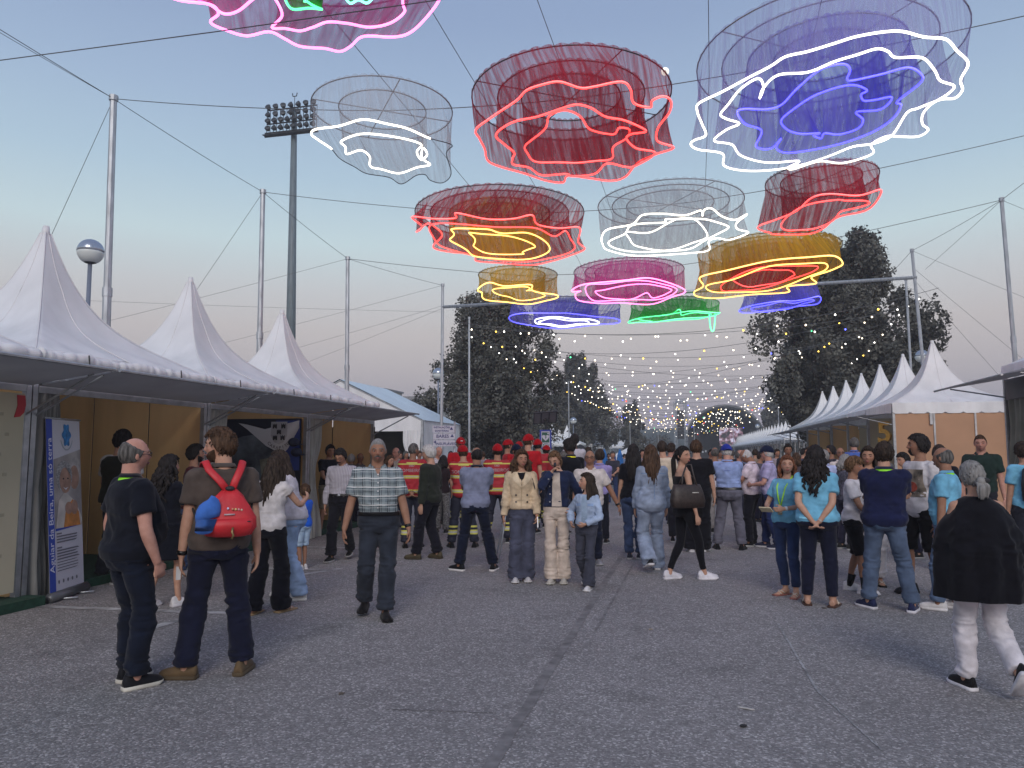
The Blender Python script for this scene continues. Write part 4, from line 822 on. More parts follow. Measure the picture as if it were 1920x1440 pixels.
L1.append(lantern('big violet lantern with white outer and blue inner neon loops, top right', (1306, 1822, -42), Y1, c7, [
    ('white', 'violet', [(165, 600), (175, 560), (300, 500), (450, 415), (560, 350), (640, 295), (760, 270), (900, 235), (1040, 200), (1240, 175), (1380, 200), (1500, 205), (1560, 265), (1620, 335), (1580, 430), (1590, 490), (1550, 533), (1470, 535), (1350, 575), (1290, 600), (1210, 725), (1110, 775), (1000, 795), (880, 840), (740, 880), (590, 905), (430, 912), (310, 890), (300, 830), (170, 810), (130, 780), (150, 750), (210, 720), (190, 660)], 1.0, .022),
    ('white', 'violet', [(290, 620), (330, 570), (400, 480), (490, 420), (520, 460), (500, 520), (520, 468), (600, 405), (760, 395), (900, 340), (1020, 300), (1130, 260), (1190, 270), (1230, 300), (1370, 305), (1440, 380), (1470, 440), (1545, 470), (1510, 510), (1420, 560), (1375, 610), (1375, 660), (1405, 695), (1350, 735), (1250, 740), (1180, 740), (1100, 780), (1105, 825), (950, 870), (820, 860), (680, 905), (655, 900), (710, 870), (540, 880), (400, 840), (350, 775), (255, 750), (320, 690), (390, 660), (320, 640)], .80, .021),
    ('blue', 'blue', [(380, 610), (420, 585), (540, 580), (620, 555), (700, 480), (830, 380), (950, 348), (985, 370), (970, 415), (1000, 432), (1160, 405), (1300, 370), (1370, 400), (1360, 440), (1240, 540), (1260, 570), (1220, 640), (1120, 705), (960, 760), (780, 800), (640, 822), (590, 800), (615, 750), (560, 795), (480, 780), (510, 700), (420, 670)], .60, .020),
    ('blue', 'blue', [(615, 650), (680, 580), (800, 510), (980, 465), (1075, 485), (1045, 500), (1060, 540), (1120, 545), (1210, 525), (1150, 580), (1020, 600), (1055, 650), (1030, 690), (930, 715), (850, 715), (830, 750), (790, 730), (820, 708), (720, 718), (650, 705)], .40, .020)], GREYF))
Y0 = Y1 - 5.15
PK_ = [(120, 0), (320, 40), (375, 95), (325, 135), (420, 180), (560, 230), (700, 215), (800, 255), (900, 290), (1060, 300), (1160, 330), (1230, 305), (1310, 240), (1500, 230), (1620, 190), (1740, 80), (1800, 0), (1860, -150), (1780, -300), (1500, -420), (1100, -450), (700, -430), (300, -350), (60, -220), (-20, -90)]
p_ = G(300 + 930 / 3.4286, -8, 7.0 - 1.1)
L1.append(lantern('pink lantern with a green heart, cut off by the top of the picture', None, Y0, c9, [
    ('pink', 'pink', PK_, 1.0, .019),
    ('pink', 'pink', [(240, 0), (330, 45), (410, 82), (500, 60), (590, 0), (680, -45), (740, 0), (785, 90), (720, 165), (800, 185), (900, 210), (980, 180), (1080, 130), (1200, 140), (1350, 180), (1480, 160), (1570, 80), (1560, 0), (1560, -150), (1420, -300), (1100, -350), (700, -330), (400, -270), (240, -150)], .8, .019),
    ('green', 'green', [(800, 0), (850, 45), (950, 65), (1040, 48), (960, 30), (930, 0), (1000, -70), (1100, -110), (1000, -180), (850, -170), (760, -80)], .45, .018),
    ('cyan', 'green', [(1200, 0), (1270, 12), (1350, 0), (1420, -60), (1330, -130), (1220, -100), (1160, -50)], .3, .018)], GREYF, q=(onY(572, 0, Y0).x, 7.15, 1.62)))
L2 = []
L2.append(lantern('red lantern with a yellow neon heart, second row at left', (778, 1095, 346), Y2, c8, [
    ('red', 'red', [(45, 175), (130, 186), (210, 182), (215, 158), (330, 180), (430, 182), (500, 172), (520, 205), (600, 216), (680, 212), (675, 270), (700, 300), (640, 325), (560, 345), (490, 355), (380, 350), (290, 345), (280, 320), (180, 305), (125, 285), (160, 245), (130, 215), (105, 202), (62, 230), (84, 208)], 1.0, .022),
    ('red', 'red', [(125, 205), (330, 210), (500, 215), (580, 250), (625, 225), (645, 260), (660, 295), (580, 330), (480, 345), (300, 325), (170, 295), (130, 255)], .82, .020),
    ('yellow', 'yellow', [(195, 225), (245, 215), (330, 225), (380, 235), (480, 235), (560, 280), (555, 310), (470, 340), (300, 325), (250, 300), (190, 265), (205, 240)], .60, .022),
    ('yellow', 'yellow', [(265, 235), (380, 245), (500, 275), (505, 295), (465, 305), (460, 320), (330, 310), (280, 290), (285, 260)], .42, .020)]))
L2.append(lantern('pale lantern with three white neon loops, middle of the second row', (1121, 1396, 335), Y2, c8, [
    ('white', 'grey', [(765, 250), (790, 225), (880, 205), (920, 165), (1000, 160), (1080, 170), (1140, 155), (1146, 172), (1152, 146), (1180, 140), (1220, 175), (1270, 190), (1315, 165), (1275, 195), (1280, 220), (1320, 238), (1250, 265), (1200, 255), (1170, 265), (1170, 300), (1100, 315), (900, 325), (790, 300), (768, 275)], 1.0, .022),
    ('white', 'grey', [(790, 275), (850, 240), (880, 205), (1000, 200), (1010, 180), (1100, 185), (1180, 190), (1245, 210), (1200, 245), (1150, 265), (1080, 300), (930, 310), (830, 295)], .8, .021),
    ('white', 'grey', [(860, 235), (950, 230), (1030, 195), (1050, 180), (1120, 190), (1165, 245), (1100, 280), (1000, 300), (900, 290), (870, 255)], .6, .020)], GREYF))
L2.append(lantern('smaller red lantern tilted up at the right end of the second row', (1434, 1650, 299), Y2, c8, [
    ('red', 'red', [(1355, 215), (1420, 190), (1500, 150), (1560, 105), (1640, 90), (1740, 90), (1820, 75), (1810, 110), (1760, 150), (1660, 180), (1600, 220), (1530, 240), (1420, 245), (1400, 232)], 1.0, .022),
    ('red', 'red', [(1445, 205), (1530, 130), (1650, 115), (1700, 110), (1780, 125), (1680, 150), (1640, 190), (1540, 225), (1480, 225)], .72, .021)]))
L3 = []
L3.append(lantern('small yellow lantern, left end of the third row', (897, 1045, 498), Y3, c8, [
    ('yellow', 'yellow', [(295, 450), (340, 425), (400, 435), (495, 435), (500, 450), (540, 465), (600, 475), (560, 490), (490, 508), (400, 495), (320, 490), (310, 460)], 1.0, .026),
    ('yellow', 'yellow', [(350, 455), (420, 440), (490, 445), (480, 455), (530, 460), (545, 480), (450, 490), (400, 475)], .7, .022)]))
L3.append(lantern('pink lantern in the middle of the third row', (1076, 1283, 483), Y3, c8, [
    ('pink', 'pink', [(650, 455), (710, 430), (860, 412), (960, 412), (1080, 450), (1030, 480), (960, 505), (850, 500), (770, 505), (680, 490), (665, 470), (685, 455)], 1.0, .025),
    ('pink', 'pink', [(705, 440), (800, 425), (960, 420), (1050, 455), (960, 490), (850, 487), (740, 495)], .8, .022),
    ('pink', 'pink', [(740, 460), (800, 445), (950, 430), (1030, 455), (960, 480), (930, 465), (860, 490), (780, 480)], .62, .022)]))
L3.append(lantern('yellow lantern with red inner loops, right end of the third row', (1308, 1580, 434), Y3, c8, [
    ('yellow', 'yellow', [(1115, 460), (1150, 440), (1140, 400), (1260, 372), (1400, 345), (1530, 328), (1640, 320), (1678, 355), (1640, 375), (1560, 400), (1575, 430), (1470, 440), (1470, 458), (1340, 470), (1210, 485), (1130, 475)], 1.0, .026),
    ('yellow', 'yellow', [(1160, 440), (1260, 410), (1400, 365), (1560, 348), (1620, 360), (1590, 385), (1480, 430), (1350, 460), (1210, 460)], .84, .024),
    ('red', 'red', [(1220, 435), (1290, 390), (1430, 360), (1580, 365), (1540, 390), (1430, 430), (1300, 455), (1230, 455)], .66, .020),
    ('red', 'red', [(1260, 410), (1400, 375), (1490, 385), (1470, 410), (1340, 440)], .45, .020)]))
L4 = []
L4.append(lantern('blue lantern with a white neon heart, left below the gantry beam', (957, 1163, 556), Y4, c8, [
    ('blue', 'blue', [(415, 553), (520, 538), (640, 543), (760, 553), (835, 570), (760, 584), (600, 596), (460, 582)], 1.0, .026),
    ('coldwhite', 'blue', [(512, 570), (540, 556), (620, 558), (700, 563), (755, 575), (680, 586), (600, 590), (530, 580)], .6, .034), ('coldwhite', 'blue', [(525, 574), (560, 562), (640, 566), (715, 573), (680, 582), (600, 586), (550, 580)], .5, .026)], q=None))
L4.append(lantern('green lantern with a hanging green loop, middle below the gantry beam', (1183, 1349, 556), Y4, c8, [
    ('green', 'green', [(870, 570), (1000, 545), (1130, 533), (1212, 540), (1150, 554), (1000, 568), (900, 577)], 1.0, .026),
    ('green', 'green', [(900, 562), (1020, 543), (1060, 528), (1070, 548), (1130, 536), (1180, 548), (1110, 562), (1000, 570)], .7, .024)], q=None))
# its end of tube hanging down in a long loop
tt, (lx, ly, lz, lr) = L4[-1]; gp = [onY(750 + x / 2.021, 320 + y / 2.021, Y4) - tt.location for x, y in [(1172, 545), (1174, 575), (1178, 600), (1184, 609), (1190, 600), (1193, 570), (1195, 540)]]
q_ = MB(); q_.tube([Vector(p) for p in spline([tuple(v) for v in gp], 5, False)], .024, 7); q_.build('neon_tube', neon_mat('green'), tt)
L4.append(lantern('small blue lantern at the right end below the gantry beam', (1397, 1533, 530), Y4, c8, [
    ('blue', 'blue', [(1285, 530), (1400, 497), (1480, 495), (1585, 478), (1575, 505), (1440, 525), (1360, 538)], 1.0, .026),
    ('blue', 'blue', [(1330, 525), (1420, 502), (1500, 500), (1570, 490), (1500, 515), (1400, 532)], .6, .024)], q=None))

# ================================================================== cables
def cable(label, pts, sag=0.0, r=.007, n=10, name='overhead_cable', group='steel cables holding the lanterns'):
    P = []
    for a, b in zip(pts[:-1], pts[1:]):
        a, b = Vector(a), Vector(b)
        for i in range(n):
            u = i / n; p = a.lerp(b, u); p.z -= sag * 4 * u * (1 - u) * (b - a).length / 10; P.append(p)
    P.append(Vector(pts[-1])); q = MB(); q.tube(P, r * .75, 5); return tag(q.build(name, CABLE), label, 'cable', group)
def hang(row, Y): return [Vector((c[1][0], Y, c[1][2])) for c in row]
r1 = hang(L1[:3], Y1); cable('cable across the street carrying the front lantern row', [LP[0]] + r1 + [Vector((8.3, Y1, 8.4))], .10, .010)
cable('cable across the street carrying the second lantern row', [LP[1]] + hang(L2, Y2) + [Vector((8.3, Y2, 8.4))], .08, .010)
cable('cable across the street carrying the third lantern row', [LP[2]] + hang(L3, Y3) + [RP[0]], .06, .011)
q0 = L1[3][1]; cable('cable crossing the pink lantern at the top left', [Vector((-10.6, Y0, onY(-60, 122, Y0).z + .9)), onY(-60, 122, Y0), onY(0, 113, Y0), onY(400, 60, Y0), onY(820, 0, Y0), onY(1200, -60, Y0), Vector((8.3, Y0, 8.6))], .0, .008)
for row, Y in ((L4, Y4),):
    for c in row: X, Yc, Z, r_ = c[1]; zb = gA.lerp(gB, (X - gA.x) / (gB.x - gA.x)).z; q = MB(); [q.tube([(X + d, Y, zb), (X + d, Y, Z)], .008, 5) for d in (-.6 * r_, .6 * r_)]; o = q.build('hanger', CABLE); o.parent = c[0]; o.matrix_parent_inverse = Matrix.Translation(-Vector(c[0].location))
cable('cable running along the tops of the left poles', [Vector((LP[0].x, 3, 8.5)), LP[0], LP[1], LP[2], LP[3]], .06, .009)
cable('cable running along the tops of the right poles', [Vector((8.3, 8, 8.4)), RP[0], RP[1], Vector((7.7, 40, 8.2))], .06, .009)
for X, l in ((-4.6, 'lengthwise cable over the pale grey lantern'), (-1.75, 'lengthwise cable over the big red lantern'), (.45, 'lengthwise cable between the red and violet lanterns'), (1.9, 'lengthwise cable over the violet lantern'), (-3.2, 'lengthwise cable between grey and red lanterns')):
    cable(l, [(X - .3, 2.0, 8.0), (X, Y1, 7.55), (X + .05, Y2, 7.5), (X + .1, Y3, 7.45), (X + .1, Y4, 7.3)], .05, .007)
guys = [(LP[0], onX(60, 520, -13.0), 'guy wire from the nearest left pole down behind the first pagoda'), (LP[1], onX(330, 600, -13.5), 'guy wire from the second left pole down behind the pagodas'), (LP[2], onX(190, 605, -19), 'long guy wire sloping left from the third left pole'), (LP[3], onX(190, 700, -26), 'upper long guy wire sloping left from the gantry post'), (LP[3] - Vector((0, 0, .8)), onX(420, 690, -20), 'lower guy wire sloping left from the gantry post'), (LP[3] - Vector((0, 0, .9)), onX(520, 700, -20), 'lowest guy wire sloping left from the gantry post'),
        (RP[0], onX(1735, 505, 7.9), 'wire from the right pole down to the gantry top'), (RP[1] - Vector((0, 0, .6)), onX(2000, 740, 12), 'upper guy wire right of the gantry'), (RP[1] - Vector((0, 0, 1.0)), onX(1960, 800, 13), 'lower guy wire right of the gantry'), (RP[1], onX(2000, 590, 12), 'top guy wire right of the gantry'), (Vector(RP[0]), onX(1990, 420, 10.5), 'cable from the right pole running out of the picture'), (Vector(LP[0]), onX(-120, -10, -11.5), 'cable from the nearest left pole toward the top left corner'),
        (onX(-40, 555, -24), onX(830, 585, -12.2), 'nearly level wire behind the left pagoda peaks')]
for a, b, l in guys: cable(l, [a, b], .03, .007)

# ================================================================== bulb strings
BCOL = {'warm': ((1, .84, .62), 3.6), 'white': ((1, .96, .88), 3.6), 'yellow': ((1, .62, .08), 4), 'red': ((1, .06, .03), 3.5), 'blue': ((.10, .12, 1), 4), 'green': ((.1, 1, .35), 2.5)}
BM = {}
for k, (c, s) in BCOL.items():
    m, t, b = _nodes('bulb_' + k); b.inputs['Base Color'].default_value = (*c, 1); b.inputs['Emission Color'].default_value = (*c, 1); b.inputs['Emission Strength'].default_value = s; m.cycles.emission_sampling = 'NONE'; BM[k] = m
SOCK = BLACK
def bulb_mesh(k, r):
    q = MB(); q.rings([[(r * s * math.cos(a), r * s * math.sin(a), r * z) for a in np.linspace(0, 6.283, 9)[:-1]] for z, s in ((-1.9, .05), (-1.6, .75), (-1.0, 1.0), (-.4, .75), (.1, .45))]); q.mi = 1; q.tube([(0, 0, .05 * r), (0, 0, 1.1 * r)], .42 * r, 7); return q.mesh('bulb', [BM[k], SOCK])
BME = {(k, r): bulb_mesh(k, r) for k in BM for r in (.034, .042, .052)}
random.seed(21); nstr = 0
def bulb_string(label, a, b, sag, step, r, only=None):
    global nstr
    a, b = Vector(a), Vector(b); L_ = (b - a).length; n = 26; t = thing('string_lights', label, 'string lights', a, 0, 'bulb strings zigzagging over the street'); P = []
    def pt(u): p = a.lerp(b, u) - a; p.z -= sag * 4 * u * (1 - u); return p
    q = MB(); q.tube([pt(i / n) for i in range(n + 1)], .009 if a.y < 60 else .013, 4); q.build('wire', CABLE, t)
    d = step * random.uniform(.4, .9)
    while d < L_ - .3:
        k = random.choices(['warm', 'white', 'yellow', 'red', 'blue', 'green'], [7, 8, 2.5, .5, .5, .35])[0]
        o = bpy.data.objects.new('bulb', BME[(k, r)]); COL.objects.link(o); o.parent = t; o.location = pt(d / L_) - Vector((0, 0, r + (random.random() ** 2) * (.25 if a.y < 60 else .8))); d += step * random.uniform(.75, 1.25); nstr += 1
    return t
ys = [28.2, 31, 33.5, 36.5, 39.5, 43, 46.5, 50, 54, 58, 62, 67, 73, 79, 86, 93, 101, 110, 121, 134]
for i, y in enumerate(ys):
    dl = [0, 3.5, -3.0, 1.2, 4, -4][i % 6] * (1 + i * .06); zl = 7.1 - .02 * i + random.uniform(-.35, .45); st_ = 1.15 if y < 50 else .82; rr_ = .034 if y < 50 else (.042 if y < 80 else .052)
    bulb_string(['nearest', 'second', 'third', 'fourth', 'fifth', 'sixth', 'seventh', 'eighth', 'ninth', 'tenth', 'eleventh', 'twelfth', 'thirteenth', 'fourteenth', 'fifteenth', 'sixteenth', 'seventeenth', 'eighteenth', 'nineteenth', 'last'][i] + ' string of small coloured bulbs across the street beyond the gantry', (-9.0 - .01 * i, y, zl), (8.6 + .02 * i, y + dl, zl + random.uniform(-.1, .7)), random.uniform(.45, 1.35), st_, rr_)
for i, y in enumerate([69, 76, 83, 90, 97, 105, 114, 125]):
    bulb_string('extra far string of tiny bulbs, number ' + 'one two three four five six seven eight'.split()[i] + ' counting toward the stage', (-7.5, y, 6.6 + random.uniform(-.8, .6)), (8.2, y + random.uniform(-5, 5), 6.6 + random.uniform(-.8, .6)), random.uniform(.5, 1.6), 1.0, .042)
for i, (a, b) in enumerate([((-9.1, 30, 6.9), (-6.8, 92, 6.7)), ((8.5, 31, 7.6), (9.5, 62, 7.2)), ((9.5, 62, 7.2), (10.2, 90, 7.0)), ((-8.5, 33, 6.4), (8.8, 52, 7.1)), ((8.3, 35, 7.2), (-8.9, 58, 6.7)), ((-8, 60, 6.6), (9.8, 88, 7)), ((9, 66, 7), (-6, 96, 6.6))]):
    bulb_string(['bulb string running lengthwise on the left side', 'bulb string running lengthwise before the tallest tree', 'bulb string running lengthwise at far right', 'bulb string slanting from near left to right', 'bulb string slanting from near right to left', 'bulb string slanting far from left to right', 'bulb string slanting far from right to left'][i], a, b, .8, 1.5, .034 if i in (0, 1, 3, 4) else .052)
# ================================================================== people
SKIN = {}
def skin(tone):
    if tone in SKIN: return SKIN[tone]
    c = {'fair': (.46, .27, .19), 'mid': (.38, .21, .14), 'tan': (.29, .155, .10), 'dark': (.13, .07, .05), 'pink': (.48, .26, .20)}[tone]
    m, t, b = _nodes('skin_' + tone); N, L = t.nodes, t.links
    tcn = N.new('ShaderNodeTexCoord'); n = N.new('ShaderNodeTexNoise'); n.inputs['Scale'].default_value = 18; n.inputs['Detail'].default_value = 4; L.new(tcn.outputs['Object'], n.inputs['Vector'])
    r = N.new('ShaderNodeValToRGB'); r.color_ramp.elements[0].position = .3; r.color_ramp.elements[1].position = .7
    r.color_ramp.elements[0].color = (c[0] * .88, c[1] * .82, c[2] * .8, 1); r.color_ramp.elements[1].color = (c[0] * 1.08, c[1] * 1.1, c[2] * 1.12, 1); L.new(n.outputs['Fac'], r.inputs[0])
    at = N.new('ShaderNodeAttribute'); at.attribute_name = 'tint'; mx = N.new('ShaderNodeMix'); mx.data_type = 'RGBA'; mx.blend_type = 'MULTIPLY'; mx.inputs[0].default_value = 1
    L.new(r.outputs[0], mx.inputs[6]); L.new(at.outputs['Color'], mx.inputs[7]); L.new(mx.outputs[2], b.inputs['Base Color'])
    b.inputs['Roughness'].default_value = .68; b.inputs['Specular IOR Level'].default_value = .3; b.inputs['Subsurface Weight'].default_value = .08; b.inputs['Subsurface Radius'].default_value = (.02, .008, .004); b.inputs['Subsurface Scale'].default_value = .4
    SKIN[tone] = m; return m
HAIRC = {'black': (.014, .012, .012), 'dark': (.024, .017, .013), 'brown': (.045, .026, .016), 'lightbrown': (.085, .048, .026), 'auburn': (.11, .045, .025), 'grey': (.20, .195, .19), 'white': (.42, .41, .40), 'greydark': (.07, .066, .062)}
def hair_m(c):
    k = 'hair_' + c
    if k in MATS: return MATS[k]
    v = HAIRC[c]; lt = max(v) > .15; return mat(k, v, .62, .12 if lt else .35, 55, .5, 120, spec=.12, stretch=(1, 1, .12), c2=tuple(min(1, x * (1.15 if lt else 1.5)) for x in v))
EYE_W = mat('eye_white', (.33, .30, .285), .35, 0); EYE_I = mat('eye_iris', (.02, .013, .01), .2, 0); LIPM = mat('lips', (.27, .10, .085), .5, 0); BEARDM = {}
def skin_flat(tone):
    c = {'fair': (.42, .235, .165), 'mid': (.34, .18, .12), 'tan': (.26, .135, .088), 'dark': (.12, .062, .045), 'pink': (.43, .22, .17)}[tone]; return mat('eyelid_' + tone, c, .55, .06, 30)
PEND = []                                       # meshes waiting for one shared voxel pass

def rotx(a): return Matrix.Rotation(a, 3, 'X')
def roty(a): return Matrix.Rotation(a, 3, 'Y')
def rotz(a): return Matrix.Rotation(a, 3, 'Z')
def ik(a, b, l1, l2, hint):
    d = b - a; L = max(.02, min(d.length, (l1 + l2) * .9985)); d = d.normalized(); x = (l1 * l1 - l2 * l2 + L * L) / (2 * L); h = math.sqrt(max(0, l1 * l1 - x * x))
    hv = Vector(hint); hv = hv - d * hv.dot(d); hv = hv.normalized() if hv.length > 1e-4 else d.orthogonal().normalized()
    return a + d * x + hv * h, a + d * L
def sm(t): t = max(0., min(1., t)); return t * t * (3 - 2 * t)

def ering(c, ex, ey, rx, rf, rb, n=20, p=2.3):   # superellipse ring: half width rx, front and back half depths
    out = []
    for j in range(n):
        a = 2 * math.pi * j / n; ca, sa = math.cos(a), math.sin(a)
        x = math.copysign(abs(ca) ** (2 / p), ca) * rx; y = math.copysign(abs(sa) ** (2 / p), sa) * (rf if sa > 0 else rb); out.append(c + ex * x + ey * y)
    return out

ARMS = {   # hand targets in body space for the right arm (x outward), elbow hint, finger curl, palm turn
    'hang': ((.245, .03, .80), (.4, -1, 0), .35), 'hangfront': ((.225, .14, .84), (.5, -1, 0), .4), 'swingf': ((.235, .26, .88), (.3, -1, -.2), .4), 'swingb': ((.245, -.18, .84), (.3, -1, 0), .4),
    'back': ((.03, -.17, .93), (1, -.35, 0), .55), 'fold': ((-.10, .225, 1.17), (1, .0, -.6), .6), 'pocket': ((.215, .07, .88), (.8, -1, 0), .5), 'hip': ((.185, .02, 1.0), (1, -.6, 0), .6),
    'phone': ((.08, .30, 1.17), (.8, -.3, -1), .8), 'hold': ((.12, .27, 1.10), (.8, -.4, -1), .6), 'mouth': ((.02, .21, 1.47), (.7, .1, -1), .9), 'reach': ((.20, .42, 1.30), (.5, 0, -1), .4), 'clasp': ((.02, .25, 1.00), (1, -.2, -.3), .55), 'chest': ((.02, .22, 1.28), (.8, 0, -1), .7),
    'away': ((.42, -.03, .86), (.3, -1, 0), .35), 'up': ((.10, .25, 1.36), (.8, -.2, -1), .6)}

class Body: pass
def make_person(name_label, px, fy, hy, face, h=None, sex='m', w=1.0, belly=0.0, tone='mid', hair='short', hc='dark', head=(0, 0, 0), lean=0.0, twist=0.0, arms=('hang', 'hang'), feet=None, top=('#333333', 'tee'), bot=('#222233', 'jeans'), shoes='#222222', sole='#999999', q=1, extra=(), group='people standing and walking in the fair street', at=None, beard=None, hipsway=0.0, tall=None, bust=1.0, armlen=1.0):
    if hair in ('short', 'buzz') and any(isinstance(x, tuple) and x[0] == 'cap' for x in extra): hair = 'cap'
    p = at if at is not None else G(px, fy); ra_ = random.Random(int(px * 13 + hy * 5))
    if arms == ('hang', 'hang') and q >= 2: arms = ra_.choice([('hang', 'phone'), ('fold', 'fold'), ('hang', 'hip'), ('clasp', 'clasp'), ('back', 'back'), ('hold', 'hang'), ('pocket', 'pocket'), ('chest', 'hang'), ('hang', 'swingf')])
    if h is None: h = top_z(px, hy, p)
    B = Body(); S = h / 1.755; kid = h < 1.42
    t = thing('person', name_label, 'person', (p.x, p.y, 0), 0, group)
    u = Vector((p.x, p.y, 0)).normalized(); r_ = Vector((u.y, -u.x, 0)); fr = -u * math.cos(R(face)) + r_ * math.sin(R(face)); t.rotation_euler = (0, 0, math.atan2(-fr.x, fr.y))
    vox = {0: .0095, 1: .0115, 2: .016, 3: .024}[q] * (1 if not kid else .85)
    f = sex == 'f'; hs = (1.14 if kid else 1.0) * (.97 if f else 1.0)
    shx = (.160 if f else .181) * (1 + .38 * (w - 1)) * (.93 if kid else 1); hipx = .088
    # ---- legs
    rf_ = random.Random(int(px * 7 + hy)); feet = feet or [(.10 + rf_.uniform(-.02, .06), rf_.uniform(-.08, .10), rf_.uniform(2, 24), 0), (-.10 - rf_.uniform(-.02, .06), rf_.uniform(-.08, .08), -rf_.uniform(2, 24), 0)]; hipsway = hipsway or rf_.uniform(-.03, .03); lean = lean or rf_.uniform(-.02, .06); head = head if any(head) else (rf_.uniform(-16, 16), rf_.uniform(-3, 10), rf_.uniform(-5, 5)); twist = twist or rf_.uniform(-7, 7)     # right, left: x, y, toe out degrees, heel lift
    pel = .925; lt, ls = .435, .405
    for fx, fyy, yw, lift in feet: pel = min(pel, .082 + (lift if lift > 0 else 0) * .5 + math.sqrt(max(.01, (.8375) ** 2 - (fx - (hipx if fx > 0 else -hipx)) ** 2 - fyy ** 2)))
    dz = pel - .925
    # ---- spine transform: lean forward about the hips, twist of the chest
    L0 = Vector((hipsway, 0, 0))
    def sp(v):
        v = Vector(v); k = sm((v.z - .93) / .40); q_ = v - Vector((0, 0, .95)); q_ = rotx(-lean * sm((v.z - .90) / .3)) @ (rotz(R(twist) * k) @ q_); return q_ + Vector((hipsway * (1 - k), 0, .95 + dz))
    def spr(z): k = sm((z - .93) / .40); return rotx(-lean * sm((z - .90) / .3)) @ rotz(R(twist) * k)
    hip = [sp((hipx, 0, .925)), sp((-hipx, 0, .925))]; ank, knee, foots = [], [], []
    for i, (fx, fyy, yw, lift) in enumerate(feet):
        a = Vector((fx, fyy, .085)); 
        if lift > 0: a.z += lift; 
        kh = (.10 * (1 if fx > 0 else -1), 1, 0); k, a2 = ik(hip[i], a, lt, ls, kh); knee.append(k); ank.append(a2); foots.append((a2, R(yw), lift))
    B.hip, B.knee, B.ank = hip, knee, ank
    # ---- shoulders, arms
    sh = [sp((shx - .012, -.01, 1.398)), sp((-shx + .012, -.01, 1.398))]; elb, wri, hnd = [], [], []
    for i, key in enumerate(arms):
        s = 1 if i == 0 else -1
        if isinstance(key, str): T, H, curl = ARMS[key]
        else: T, H, curl = key
        T = Vector((T[0] * s, T[1] + (belly * .6 if T[1] > .1 else 0), T[2])); T.x *= (1 + .55 * (w - 1)) if abs(T.x) > .2 else 1; T = sp(T) if T.z > .9 else T + Vector((0, 0, dz)) 
        e, wv = ik(sh[i], T, .295 * armlen, .255 * armlen, Vector((H[0] * s, H[1], H[2]))); elb.append(e); wri.append(wv); hnd.append(curl)
    B.sh, B.elb, B.wri = sh, elb, wri
    # ---- head frame
    nb = sp((0, -.012, 1.50)); HM = rotz(-R(head[0])) @ rotx(-R(head[1])) @ roty(R(head[2])); HC = nb + rotx(-lean * .5) @ (HM @ (Vector((0, .018, .137)) * hs)); B.HM, B.HC, B.hs = HM, HC, hs
    wt = w
    def TR(z, rx, rf, rb): return (z, rx, rf, rb)
    bl = belly
    torso = [(.835, .105, .085, .095), (.90, .160 + .01 * f, .108, .125), (.965, (.176 if f else .168), .112, .128), (1.03, (.160 if f else .158), .108 + bl * .6, .108), (1.10, (.136 if f else .150), .100 + bl, .096), (1.18, (.134 if f else .152), .100 + bl * .85, .095), (1.27, .150 if f else .168, .108 + bl * .4 + (.022 * bust if f else 0), .105), (1.34, .154 if f else .176, .104 + bl * .12 + (.02 * bust if f else 0), .108), (1.40, .150 if f else .172, .086, .095), (1.445, .118, .070, .078), (1.485, .068, .056, .058)]
    def torso_rings(mb, z0, z1, off, hem_flare=0.0, n=24, p=2.35, neck=True, hemtaper=0.0):
        zs = sorted(set([z0, z1] + [a[0] for a in torso if z0 < a[0] < z1] + list(np.linspace(z0, z1, 9)))); tz = [a[0] for a in torso]; rr = []
        for z in zs:
            v = [np.interp(z, tz, [a[i] for a in torso]) for i in (1, 2, 3)]; o = off + hem_flare * sm((1.15 - z) / .3) - (hemtaper * sm((z0 + .09 - z) / .09) if hemtaper else 0); k = wt if z < 1.44 else 1 + (wt - 1) * .3
            M = spr(z); rr.append(ering(sp((0, 0, z)), M @ Vector((1, 0, 0)), M @ Vector((0, 1, 0)), v[0] * k + o, v[1] * k + o, v[2] * k + o, n, p))
        mb.rings(rr)
    LR = [(.0, .084), (.35, .072), (.9, .055), (1.0, .054), (1.25, .055), (1.6, .041), (2.0, .036)]
    def leg(mb, i, off, u0=0.0, u1=2.0, flare=0.0, kw=1.0, n=14, shape=None):
        P, rad = [], []
        for uu in np.linspace(u0, u1, 17):
            pt = hip[i].lerp(knee[i], uu) if uu < 1 else knee[i].lerp(ank[i], uu - 1)
            if .8 < uu < 1.2: pt = hip[i].lerp(knee[i], .8).lerp(knee[i].lerp(ank[i], .2), (uu - .8) / .4) * .5 + pt * .5
            if uu > 1: pt = pt + (Vector((0, -1, 0))) * .018 * math.sin((uu - 1) * math.pi)
            rad.append((np.interp(uu, [a[0] for a in LR], [a[1] for a in LR]) * (1 + (wt - 1) * .75) * kw + off + flare * sm((uu - .7) / 1.3))); P.append(pt)
        mb.tube(P, rad, n)
    AR = [(.0, .053), (.35, .049), (.9, .040), (1.0, .040), (1.3, .040), (1.8, .029), (2.0, .026)]
    akw = (.84 if f else .97) * (1 + (wt - 1) * .6)
    def arm(mb, i, off, u0, u1, n=12, flare=0.0):
        P, rad = [], []
        for uu in np.linspace(u0, u1, 14):
            pt = sh[i].lerp(elb[i], uu) if uu < 1 else elb[i].lerp(wri[i], uu - 1); P.append(pt); rad.append(np.interp(uu, [a[0] for a in AR], [a[1] for a in AR]) * akw + off + flare * sm((uu - u0) / max(.01, u1 - u0)))
        mb.tube(P, rad, n)
    B.torso_rings, B.leg, B.arm, B.sp, B.spr = torso_rings, leg, arm, sp, spr
